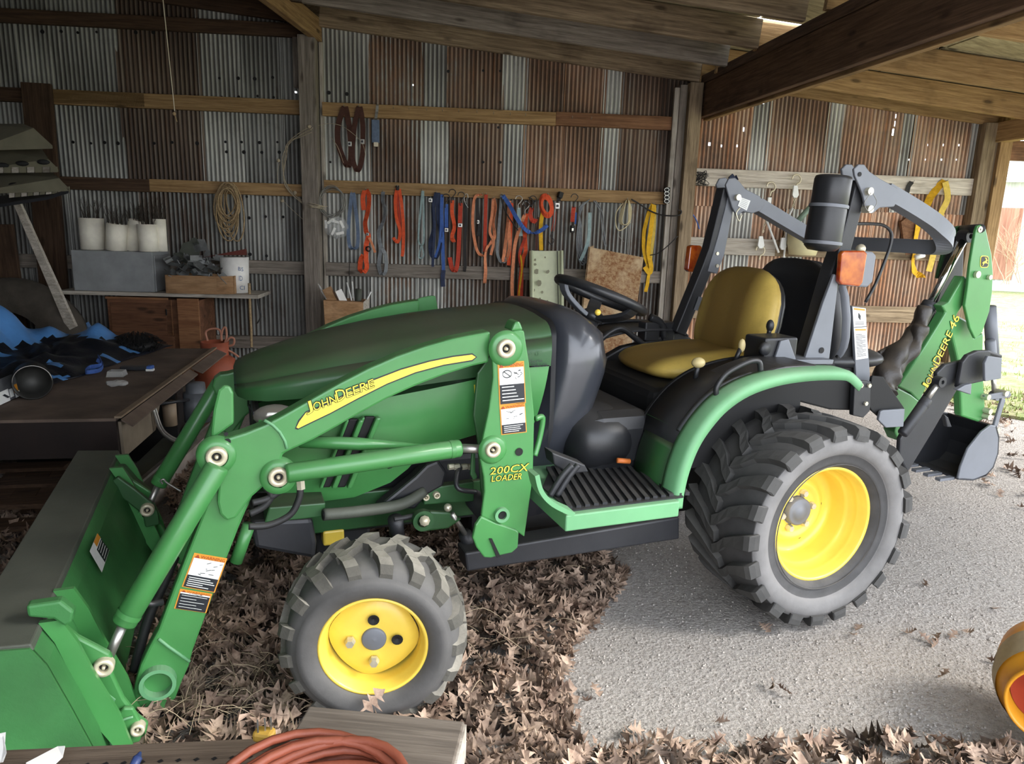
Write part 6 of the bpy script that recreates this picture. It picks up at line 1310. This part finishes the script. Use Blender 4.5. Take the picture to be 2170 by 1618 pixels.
# pallet in front of the platform
pt_ = thing('wooden_pallet', 'dark wooden pallet slats under the platform front', 'pallet', pp(-.6, -.3, 0))
for k, (y0, z0) in enumerate(((968, .10), (1000, .10), (1040, .10), (1085, .05))):
    a, b = PZ(-60, y0+14, z0), PZ(150, y0+8, z0); d_ = (b-a).normalized(); n_ = V((-d_.y, d_.x, 0)); MB().prism([a, b, b-n_*.09, a-n_*.09], (0, 0, -.02)).build('slat', M_dk, pt_)
for k in range(3): c = PZ(20+50*k, 1040, .05); MB().box(c, (.09, .35, .07)).build('bearer', M_dk, pt_)
# gas bottle
gc = PW(462, 850, .9); gc.z = 0
gt = thing('gas_bottle', 'rusty orange gas bottle with hoses round its collar behind the platform', 'gas bottle', gc)
M_gas = paint('rusty_orange_paint', 'a3543a', .6, 0, .25, 7, dust=.25, dustc='6b4636', bump=.1)
rg = .135; zg = SW(462, 752, .9)[1]
MB().lathe([(0, rg*.8), (.02, rg*.9), (.05, rg), (zg-.08, rg), (zg-.03, rg*.9), (zg, rg*.6), (zg+.01, .0001)], gc, V((0, 0, 1)), 36).build('bottle_body', M_gas, gt)
MB().lathe([(zg, rg*.62), (zg+.09, rg*.66), (zg+.09, rg*.60), (zg, rg*.56)], gc, V((0, 0, 1)), 30, arc=(0, 2*pi)).build('collar', M_gas, gt)
MB().tube([V((gc.x, gc.y, zg)), V((gc.x, gc.y, zg+.07))], .02, 10).build('valve', M_zincb, gt)
M_hs = paint('salmon_hose', 'b98068', .6, 0, .1, 30)
for P in ([(440, 722), (436, 703), (450, 696), (466, 700), (470, 722)], [(468, 718), (472, 698), (478, 694), (480, 712), (476, 728)], [(478, 725), (488, 715), (496, 718), (494, 730), (480, 733)], [(480, 740), (495, 748), (506, 756)]):
    MB().tube(smooth_path([PW(x, y, .9) for x, y in P]), .007, 8).build('gas_hose', M_hs, gt)
# carton with long items behind the hood
bx = thing('parts_carton', 'pale carton stuffed with tools and papers behind the tractor hood', 'carton', PW(730, 690, .35))
q0 = [PW(685, 636, .35), PW(770, 640, .35), PW(768, 720, .35), PW(690, 720, .35)]; MB().prism(q0, WN*-.22).build('carton_body', M_card, bx, bevel=.003); MB().prism([PW(770, 640, .35), PW(783, 628, .25), PW(780, 715, .25), PW(768, 720, .35)], WN*-.01).build('carton_flap', M_pale, bx)
for k, (x0, y0, x1, y1, w_, m, nm, lb) in enumerate(((674, 601, 705, 640, .022, M_white, 'caulk_tube', 'white caulk tube sticking out of the carton left corner'), (692, 610, 715, 640, .06, M_card, 'card_strip', 'brown card strip standing in the carton'), (716, 615, 735, 640, .05, M_white, 'folded_paper', 'folded white printed paper in the carton'),
        (735, 598, 750, 640, .012, M_dw, 'white_stick', 'left of two thin white sticks rising from the carton'), (746, 596, 752, 640, .012, M_dw, 'white_stick', 'right of two thin white sticks rising from the carton'), (760, 612, 758, 640, .05, M_wear, 'spray_can', 'dark can with a pale cap in the carton'), (786, 618, 765, 645, .012, M_dw, 'white_stick', 'thin white stick leaning out of the carton right side'))):
    a, b = PW(x0, y0, .28), PW(x1, y1+14, .28); tag(MB().tube([a, (a+b)/2, b], [w_*.5*.4 if nm == 'caulk_tube' else w_*.5, w_*.5, w_*.5], 4 if m in (M_card,) or nm == 'folded_paper' else 10, sq=nm in ('card_strip', 'folded_paper')).build(nm, m), lb, 'tool' if 'tube' in nm or 'can' in nm else 'stick' if 'stick' in nm else 'paper')
# tarp: one crumpled blue and black sheet over the platform
tp = MB(); NX, NY = 60, 34; vs = []
import mathutils.noise as mn
def tz(u, v):
    ridge = .30*math.exp(-((u-.05)/.22)**2-((v-.62)/.35)**2)+.20*math.exp(-((u-.42)/.17)**2-((v-.5)/.3)**2)+.06*math.exp(-((u-.85)/.15)**2-((v-.75)/.2)**2)
    e = min(1, 6*u+1, 5*(1-u), 6*v, 6*(1-v))
    f = mn.fractal(V((u*5, v*3.5, 2.2)), 1., 2., 4); g = abs(mn.noise(V((u*9+v*5, v*6-u*3, .4))))
    return max(0, e)*(ridge+.05+.045*f+.07*g)
for j in range(NY+1):
    for i in range(NX+1):
        u, v = i/NX, j/NY; q = pp(-1.55+u*(1.05+.25*v), .55+v*1.15-.05*u*(1-v)+.0, 0)
        wv = .04*mn.noise(V((u*6, v*6, 5))); q += ex*wv+ey*(.05*mn.noise(V((u*5+3, v*5, 7)))); vs.append(V((q.x, q.y, ZP+.006+tz(u, v))))
fs = []; mi = []
for j in range(NY):
    for i in range(NX): fs.append((j*(NX+1)+i, j*(NX+1)+i+1, (j+1)*(NX+1)+i+1, (j+1)*(NX+1)+i))
tp.add(vs, fs, 0, True)
for k, f in enumerate(fs):
    i, j = k % NX, k//NX; u, v = i/NX, j/NY
    h = tz(u, v)+.08*mn.noise(V((u*7, v*9, 1.5)))+.1*(v-.5); tp.mi[k] = 0 if (h > .135 or (mn.noise(V((u*8, v*10, 9))) > .42)) else 1
M_tb = paint('blue_tarp_film', '4f83bd', .32, 0, .12, 9, bump=.25, bs=35); M_td = paint('black_tarp_film', '12161f', .38, 0, .3, 9, bump=.3, bs=35)
o = tag(tp.build('tarpaulin', [M_tb, M_td]), 'crumpled blue and black tarpaulin heaped on the steel platform', 'tarpaulin'); s_ = o.modifiers.new('s', 'SOLIDIFY'); s_.thickness = .002
lp_ = MB().ribbon(smooth_path([PZ(x, y, z) for x, y, z in ((208, 755, .47), (215, 772, .45), (190, 778, .44), (182, 788, .44), (210, 784, .44), (218, 772, .44), (205, 762, .46))]), (0, 0, 1), .02, .003).build('blue_webbing_loop', W_bl); tag(lp_, 'bright blue webbing loop lying at the tarpaulin edge', 'strap')
tag(MB().prism([PZ(182, 684, .56), PZ(188, 694, .54), PZ(232, 716, .50), PZ(198, 714, .5), PZ(186, 702, .52)], V((.01, .03, .004))).build('pale_blue_flap', M_tb), 'pale blue stiff flap standing up behind the tarpaulin', 'flap')
# bristly black brush head
bh = MB(); c = PZ(290, 745, ZP); rd = random.Random(3)
for k in range(260):
    a = rd.uniform(0, 2*pi); r_ = rd.random()**.5*.12; p = V((c.x+r_*cos(a), c.y+r_*sin(a)*.8, ZP+.01)); h = .11*(1-(r_/.14)**2); bh.tube([p, p+V((cos(a)*.02, sin(a)*.02, h)), p+V((cos(a)*.05, sin(a)*.04, h*.85))], .002, 3, caps=False)
v_, f_ = blob((c.x, c.y, ZP+.04), .11, .09, .05, .08, 8); bh.add(v_, f_, 0, True)
tag(bh.build('brush_head', M_blkd), 'bristly black brush head on the platform right of the tarpaulin', 'brush')
c = PZ(285, 776, ZP+.02); br = thing('scrub_brush', 'blue and black scrub brush lying on the platform', 'brush', (c.x, c.y, ZP+.01)); M_ = Matrix.Rotation(WY+.1, 3, 'Z')
MB().box((c.x, c.y, ZP+.012), (.13, .045, .022), M_).build('brush_block', M_blkm, br, bevel=.006); MB().box(V((c.x, c.y, ZP+.013))+M_ @ V((.075, 0, 0)), (.03, .045, .024), M_).build('blue_end', W_bl, br, bevel=.006); MB().box(V((c.x, c.y, ZP+.005))+M_ @ V((.078, -.012, 0)), (.035, .03, .01), M_).build('white_tip', M_dw, br)
M_clear = NT('clear_plastic'); M_clear.b.inputs['Base Color'].default_value = (.6, .6, .58, 1); M_clear.b.inputs['Alpha'].default_value = .45; M_clear.b.inputs['Roughness'].default_value = .15; M_clear = M_clear.m
c = PZ(248, 796, ZP); tag(MB().box((c.x, c.y, ZP+.014), (.08, .07, .028), M_, taper=.85).box(V((c.x, c.y-.03, ZP+.012)), (.06, .002, .016), M_).build('clear_case', M_clear, bevel=.004), 'small clear plastic case with a label on the platform', 'case')
c = PZ(247, 818, ZP); v_, f_ = blob((c.x, c.y, ZP+.014), .045, .03, .014, .14, 5); tag(MB().add(v_, f_, 0, True).build('crumpled_film', M_clear), 'crumpled clear wrapper in front of the clear case', 'wrapper')
# round can and the printed carton at the left edge
c = PZ(70, 822, ZP+.05); ax_ = (CP-c); ax_.z = .10; ax_.normalize()
cn_ = thing('open_tin_can', 'dark open tin can lying with its mouth forward on the platform', 'can', (c.x, c.y, ZP)); 
rc = .072; MB().lathe([(-.12, .0001), (-.12, rc), (0, rc), (.002, rc+.003), (.002, rc-.002), (-.11, rc-.004), (-.11, .0001)], V((c.x, c.y, ZP+rc+.003)), ax_, 36).build('can_body', paint('dark_tin', '3b3b38', .5, .5, .2, 20), cn_)
MB().tube([V((c.x, c.y, ZP+rc+.003))+ax_.cross(V((0, 0, 1))).normalized()*rc*cos(a)+V((0, 0, 1))*rc*sin(a) for a in [2*pi*k/36 for k in range(36)]], .002, 6, closed=True).build('can_rim', M_steel, cn_)
ct_ = thing('printed_carton', 'torn white and yellow printed carton at the left frame edge', 'carton', PZ(10, 850, ZP))
q = [PZ(-30, 815, ZP+.10), PZ(30, 790, ZP+.10), PZ(42, 838, ZP+.01), PZ(-22, 868, ZP+.0)]
MB().prism(q, V((-.02, .06, -.02))).build('carton_face', paint('grey_card', '55575a', .6), ct_)
dc = Decal([q[0]*.5+q[3]*.5, q[1]*.5+q[2]*.5, q[2], q[3]], (q[1]-q[0]).cross(q[0]-q[3]) if (q[1]-q[0]).cross(q[0]-q[3]).dot(CP-q[0]) > 0 else -(q[1]-q[0]).cross(q[0]-q[3]), .003)
dc.rect(.3, 0, .65, 1, 0); dc.rect(.67, .1, .8, .8, 0); dc.rect(.82, -.1, .97, .6, 1); dc.rect(.84, .5, 1, 1, 0); dc.line(.45, .3, .6, .7, .08, 2); dc.mb.build('print', [M_dw, M_org, M_ink], ct_)
# ================================================================== foreground bench things
M_old = wood('weathered_plank', '564e46', '847a6e', k=.8); M_oldd = wood('brown_plank', '4c4036', '6d6052', k=.8)
ZB = .76
a, b, c, d = PZ(655, 1494, ZB), PZ(985, 1527, ZB), PZ(962, 1700, ZB), PZ(560, 1700, ZB)
# timber block: right end shows pale end grain
xb = (b-a).normalized(); yb = V((xb.y, -xb.x, 0)); yb = yb if yb.dot(CP-a) > 0 else -yb
Lb = (b-a).length; tilt = atan2(xb.y, xb.x)
o = tag(MB().box((0, 0, 0), (Lb, .20, .04)).build('plank_offcut', M_old, loc=b-xb*Lb/2+yb*.10-V((0, 0, .02)), rot=(0, 0, tilt), bevel=.002), 'weathered grey plank offcut in the foreground under the cord coil', 'plank')
fixp(MB().box(b+yb*.10-V((0, 0, .02))+xb*.001, (.002, .196, .036), Matrix.Rotation(tilt, 3, 'Z')).build('end_grain', M_pale), o)
# perforated bench rail
a2, b2 = PZ(-60, 1592, .74), PZ(640, 1560, .74); x2 = (b2-a2).normalized(); y2 = V((x2.y, -x2.x, 0)); y2 = y2 if y2.dot(CP-a2) > 0 else -y2; L2 = (b2-a2).length
rl = thing('perforated_bench', 'brown bench board with a row of small holes along the picture bottom', 'bench', (a2+b2)/2-V((0, 0, .74)))
bo = MB().box((0, 0, 0), (L2, .25, .02)).build('bench_board', M_oldd, rl, loc=(0, 0, 0)); bo.location = (a2+b2)/2+y2*.125-V((0, 0, .01))-rl.location; bo.rotation_euler = (0, 0, atan2(x2.y, x2.x))
for r_ in range(2):
    for k in range(int(L2/.0155)):
        p = a2+x2*(.0155*k+.008*r_)+y2*(.024+.014*r_)+V((0, 0, .0003)); MB().add([p+x2*.003, p+y2*.0026, p-x2*.003, p-y2*.0026], [(0, 1, 2, 3)]).build('peg_hole', M_blkd, rl)
for s_ in (.05, L2-.05): MB().box(a2+x2*s_+y2*.2-V((0, 0, .385)), (.05, .05, .71)).build('bench_leg', M_oldd, rl)
# orange cord coil
cc = PZ(632, 1770, ZB+.02); cm = MB(); rd = random.Random(21); M_cord = paint('faded_orange_cord', '7f3f2a', .55, 0, .15, 20, dust=.15, dustc='7d5a48', bump=.1)
for k in range(26):
    R_ = .052+.028*rd.random(); h = .002+.036*rd.random(); P = []; ph = rd.uniform(0, 6); ox, oy = rd.uniform(-.012, .012), rd.uniform(-.012, .012); tl = rd.uniform(-.12, .12)
    for j in range(32):
        t_ = 2*pi*j/32; r2 = R_*(1+.05*sin(2*t_+ph)+.03*sin(3*t_+ph*2)); P.append(V((cc.x+ox+r2*1.12*cos(t_), cc.y+oy+r2*sin(t_), ZB+.006+h*(1-.35*abs(R_-.087)/.017)+R_*tl*cos(t_-ph)*.6+.006*sin(2*t_+ph))))
    zmin = min(p.z for p in P)
    if zmin < ZB+.005: P = [p+V((0, 0, ZB+.005-zmin)) for p in P]
    cm.tube(P, .0038, 8, closed=True)
o = tag(cm.build('extension_cord', M_cord), 'faded orange extension cord coiled on the foreground plank', 'extension cord')
pg = PZ(560, 1556, ZB+.015); M3 = Matrix.Rotation(-.5, 3, 'Z')
MB().box(pg, (.018, .012, .010), M3).build('plug_body', paint('yellow_plug', 'b8923c', .5), o, bevel=.003)
for dx in (-.005, .001, .006): MB().box(pg+V((dx, .0, .009)), (.0014, .004, .012)).build('plug_prong', M_steel, o)
# pen and paper strips
p0, p1 = PZ(275, 1640, .755), PZ(298, 1592, .765); tag(MB().tube([p0, p0+(p1-p0)*.75, p0+(p1-p0)*.77, p1], [.004, .004, .0032, .001], 10).build('pen', paint('navy_pen', '2d3c66', .4)), 'dark blue pen with a pale tip at the picture bottom', 'pen')
q = [PZ(55, 1618, .752), PZ(122, 1583, .752), PZ(138, 1582, .756), PZ(133, 1604, .752), PZ(95, 1640, .752)]; tag(MB().prism(q, (0, 0, .0012)).build('paper_strip', M_white), 'torn pale paper strip on the foreground bench', 'paper')
q = [PZ(-20, 1550, .78), PZ(4, 1555, .78), PZ(12, 1572, .78), PZ(6, 1592, .76), PZ(-20, 1600, .75)]; tag(MB().prism(q, (0, 0, -.012)).build('white_cup_edge', M_white, bevel=.003), 'white rounded plastic edge at the lower left corner', 'plastic')
# yellow container lying at the right edge
def atz(px, py, z): return PZ(px, py, z)
m0, m1 = PZ(2238, 1500, .125), PZ(2235, 1385, .14); ax3 = (m0-m1).normalized(); L3 = (m0-m1).length
yc = thing('yellow_drum', 'yellow plastic drum with a taped label lying at the right frame edge', 'drum', (m0.x, m0.y, 0))
M_yp = paint('orange_yellow_plastic', 'cf8d22', .42, 0, .06, 12)
MB().lathe([(-.03, .0001), (-.03, .06), (0, .10), (.04, .122), (.09, .128), (L3*.55, .128), (L3*.62, .132), (L3*.78, .124), (L3*.86, .110), (L3*.97, .104), (L3, .106), (L3+.006, .102), (L3, .096), (L3*.8, .094), (.03, .09), (.03, .0001)], m1, ax3, 48).build('drum_shell', M_yp, yc)
MB().lathe([(L3*.42, .1295), (L3*.62, .1335), (L3*.80, .1245)], m1, ax3, 48).build('tape_band', paint('dirty_tape', '9a8b70', .6, 0, .2, 25, bump=.15), yc)
MB().lathe([(L3*.80, .0925), (.05, .088), (.035, .0001)], m1, ax3, 40).build('red_inside', paint('faded_red_plastic', 'b0482e', .5), yc)
# ================================================================== leaves
def leaf_mesh(seed):
    rd = random.Random(seed); L = 1.; out = []
    lob = rd.choice((3, 4)); pts = []
    for sgn in (1, -1):
        side = [(0, .03*sgn)]
        for k in range(lob):
            x = .18+.68*k/lob; w_ = (.20+.20*sin(pi*(k+.6)/lob))*rd.uniform(.8, 1.2); side += [(x, .05*sgn), (x+.10, w_*sgn), (x+.20/lob+.06, w_*.9*sgn if rd.random() < .5 else w_*.45*sgn)]
        side.append((.93, .05*sgn)); pts.append(side)
    n = len(pts[0]); vs = []; cu = rd.uniform(.6, 1.7); cv = rd.uniform(.8, 2.4); tw = rd.uniform(-.9, .9); ph = rd.uniform(0, 6)
    def bend(x, y):
        z = .20*cv*y*y*4+.07*sin(3.2*cu*x+ph)+.22*(x-.5)**2*cu; z += tw*y*(x-.3)+.05*sin(9*x+ph+8*y); return (x-.5, y, z*.9)
    mid = [(0, 0)]+[(x, 0) for x, _ in pts[0][1:-1]]+[(1.0, 0)]
    A = [bend(*p) for p in pts[0]]; Bm = [bend(*p) for p in mid]; Cc = [bend(*p) for p in pts[1]]
    vs = A+Bm+Cc; fs = []
    for i in range(n-1): fs += [(i, i+1, n+i+1, n+i), (n+i, n+i+1, 2*n+i+1, 2*n+i)]
    z0 = min(v[2] for v in vs); vs = [(a, b, c-z0) for a, b, c in vs]
    return vs, fs
t = NT('dry_oak_leaf'); g = t.n('ShaderNodeNewGeometry'); oi = t.n('ShaderNodeObjectInfo'); n1 = t.noise(g.outputs['Position'], 17, 3, .6); n2 = t.noise(g.outputs['Position'], 90, 4, .6)
c = t.mix(t.ramp(n1, .32, .68), lin('5a463a'), lin('b39c88')); c = t.mix(t.math('MULTIPLY', t.ramp(n2, .5, .7), .5), c, lin('3f2d22'))
hs = t.n('ShaderNodeHueSaturation'); t.l(t.math('ADD', t.math('MULTIPLY', oi.outputs['Random'], .7), .7), hs.inputs['Value']); t.l(c, hs.inputs['Color']); t.l(hs.outputs[0], t.b.inputs['Base Color']); t.b.inputs['Roughness'].default_value = .7; t.b.inputs['Specular IOR Level'].default_value = .3; M_leaf = t.m
LV = [leaf_mesh(k) for k in range(10)]
def inpoly(x, y, P):
    c_ = False
    for i in range(len(P)):
        (x0, y0), (x1, y1) = P[i], P[i-1]
        if (y0 > y) != (y1 > y) and x < (x1-x0)*(y-y0)/(y1-y0)+x0: c_ = not c_
    return c_
def gp(pts): return [tuple(PZ(x, y, 0)[:2]) for x, y in pts]
pile = gp([(340, 1010), (470, 960), (700, 1020), (900, 1060), (1230, 1150), (1290, 1195), (1235, 1300), (1160, 1420), (1110, 1500), (1130, 1618), (1140, 1900), (60, 1900), (-200, 1500), (300, 1400), (400, 1200), (370, 1080)])
left = gp([(-300, 1050), (60, 1080), (280, 1130), (330, 1250), (250, 1300), (150, 1400), (-300, 1500)])
corner = gp([(1130, 1600), (1400, 1590), (1700, 1570), (1790, 1545), (2000, 1560), (2170, 1580), (2400, 1620), (2400, 2000), (1100, 2000)])
thin = gp([(1110, 1480), (1290, 1190), (1330, 1220), (1190, 1400), (1240, 1618), (1130, 1618)])
door = gp([(1980, 850), (2170, 830), (2300, 900), (2400, 1100), (2150, 1080), (2050, 1040)])
rd = random.Random(77)
def scatter(P, n, zmax, smin=.05, smax=.095):
    xs = [p[0] for p in P]; ys = [p[1] for p in P]; out = []
    while len(out) < n:
        x, y = rd.uniform(min(xs), max(xs)), rd.uniform(min(ys), max(ys))
        if inpoly(x, y, P): out.append((x, y, rd.uniform(0, zmax)+hz(x, y), rd.uniform(smin, smax)))
    return out
L_ = scatter(pile, 5200, .05)+scatter(left, 1100, .04)+scatter(corner, 900, .035)+scatter(thin, 280, .012)+scatter(door, 160, .006)
for x, y in ((1245, 1485), (1262, 1462), (1330, 1555), (1345, 1545), (1500, 1580), (1390, 1560), (1640, 1450), (1660, 1460), (1960, 1352), (2050, 1338), (1930, 1340), (1990, 1350), (2020, 1345), (2110, 1400), (2000, 1430), (1620, 1330), (1960, 1240), (2110, 1290), (1820, 1330), (1450, 1610), (1270, 1300), (1530, 1530), (1810, 1345), (1985, 1365)):
    p = PZ(x, y, 0); L_.append((p.x, p.y, .0, .05))
def lmat(x, y, z, s, flatk=1.):
    R = Matrix.Rotation(rd.uniform(0, 6.28), 4, 'Z') @ Matrix.Rotation(rd.gauss(0, .65)*flatk, 4, 'X') @ Matrix.Rotation(rd.gauss(0, .5)*flatk, 4, 'Y')
    return Matrix.Translation((x, y, z)) @ R @ Matrix.Diagonal((s, s*rd.uniform(.8, 1.15), s, 1))
def seen(q):
    v = V(q[:3])-CP; z = v.dot(CD)
    if z < .3: return -1
    px_ = CW/2+CF*v.dot(CR)/z; py_ = CH/2-CF*v.dot(CU)/z
    if not (-10 < px_ < CW+10 and -10 < py_ < CH+10): return -1
    if 1100 > px_ > 560 and py_ > 1490 or (px_ < 660 and py_ > 1550): return -1
    if (px_-785)**2/190**2+(py_-1325)**2/175**2 < 1: return -1
    return q[3]/z*(1+q[2]*12)
order = sorted(range(len(L_)), key=lambda k: -seen(L_[k])); ind = set(order[:300])
lm = []
for k in range(10):
    me = bpy.data.meshes.new('oak_leaf'); me.from_pydata(LV[k][0], [], LV[k][1]); me.materials.append(M_leaf); lm.append(me)
st_ = MB(); mould = MB()
for k, q in enumerate(L_):
    M = lmat(q[0], q[1], q[2], q[3]); z0 = .002
    if k in ind:
        o = bpy.data.objects.new('oak_leaf', lm[k % 10]); COL.objects.link(o); o.matrix_world = M
        v_ = V(q[:3])-CP; z_ = v_.dot(CD); X_ = CW/2+CF*v_.dot(CR)/z_; Y_ = CH/2-CF*v_.dot(CU)/z_
        lb, gp_ = (('dry oak leaf between the bucket coupler and the front tyre', 'leaves between coupler and front tyre') if X_ < 620 else ('dry oak leaf right of the front tyre, before the plank end', 'leaves right of the front tyre') if Y_ < 1500 and X_ < 1330 else
            ('dry oak leaf right of the foreground plank offcut', 'leaves right of the plank offcut') if X_ < 1300 else ('single dry oak leaf on bare gravel by the rear tyre', 'stray leaves on the bare gravel') if Y_ < 1500 else ('dry oak leaf in the drift along the lower right edge', 'leaves along the lower right edge'))
        tag(o, lb, 'leaf', gp_)
    else:
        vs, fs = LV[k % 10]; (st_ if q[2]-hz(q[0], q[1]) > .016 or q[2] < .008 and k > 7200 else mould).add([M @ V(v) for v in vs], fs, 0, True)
o = tag(st_.build('leaf_litter', M_leaf), 'thick drift of dry brown oak leaves under the tractor', 'leaves', None, 'stuff')
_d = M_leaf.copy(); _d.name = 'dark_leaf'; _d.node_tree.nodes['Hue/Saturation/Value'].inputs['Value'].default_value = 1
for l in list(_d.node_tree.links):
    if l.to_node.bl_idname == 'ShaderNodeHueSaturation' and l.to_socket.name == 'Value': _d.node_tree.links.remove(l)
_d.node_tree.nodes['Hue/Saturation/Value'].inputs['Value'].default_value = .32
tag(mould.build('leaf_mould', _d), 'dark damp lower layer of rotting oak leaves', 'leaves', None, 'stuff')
p = PY(790, 1483, -.05); tag(MB().add([Matrix.Translation(p) @ Matrix.Rotation(1.2, 4, 'X') @ Matrix.Rotation(.6, 4, 'Z') @ V((a*.075, b*.075, c*.05)) for a, b, c in LV[2][0]], LV[2][1], 0, True).build('oak_leaf', M_leaf), 'large pale oak leaf stuck at the foot of the front tyre', 'leaf')
# dry stems among the leaves
sm = MB()
for k in range(170):
    x, y = rd.uniform(330, 620), rd.uniform(1380, 1540)
    if k % 3 == 0: x, y = rd.uniform(340, 1200), rd.uniform(1100, 1500)
    p = PZ(x, y, .02); a = rd.uniform(0, 6.28); L = rd.uniform(.05, .18); q = p+V((cos(a)*L, sin(a)*L, rd.uniform(0, .06))); sm.tube(smooth_path([p, (p+q)/2+V((0, 0, rd.uniform(0, .04))), q], 3), .0009, 3, caps=False)
tag(sm.build('dry_grass_stems', flat('straw', 'a8977c', .9)), 'thin dry grass stems lying over the oak leaves', 'grass', None, 'stuff')
# pebbles and tufts
pb_ = MB()
for k in range(5200):
    x, y = rd.uniform(-1.9, 3.4), rd.uniform(-1.0, 2.2)
    if k % 2: x, y = rd.uniform(-1.0, 1.6), rd.uniform(-.9, .7)
    r_ = rd.uniform(.0018, .0055); p = V((x, y, hz(x, y)-.008+r_*.4)); h = [V((rd.uniform(.6, 1.2)*cos(2*pi*j/5), rd.uniform(.6, 1.2)*sin(2*pi*j/5), 0))*r_+p for j in range(5)]
    pb_.add(h+[p+V((0, 0, r_*.8))], [(j, (j+1) % 5, 5) for j in range(5)])
tag(pb_.build('pebbles', paint('pebble', 'a39c94', .9, 0, .35, 45)), 'small pale pebbles strewn over the gravel floor', 'gravel', None, 'stuff')
gr_ = MB()
for k in range(9000):
    x, y = rd.uniform(3.9, 9), rd.uniform(-1.5, 6)
    if rd.random() < .2: x, y = rd.uniform(3.4, 4.6), rd.uniform(1.6, 3.4)
    if mn.noise(V((x*1.2, y*1.2, 0))) < -.15: continue
    h = rd.uniform(.02, .05); a = rd.uniform(0, 6.28); w_ = .004; p = V((x, y, .0)); gr_.add([p-V((cos(a), sin(a), 0))*w_, p+V((cos(a), sin(a), 0))*w_, p+V((rd.uniform(-.02, .02), rd.uniform(-.02, .02), h))], [(0, 1, 2)])
tag(gr_.build('yard_grass', paint('grass_blade', '8f9c52', .8, 0, .35, 3)), 'short patchy grass growing in the yard outside', 'grass', None, 'stuff')
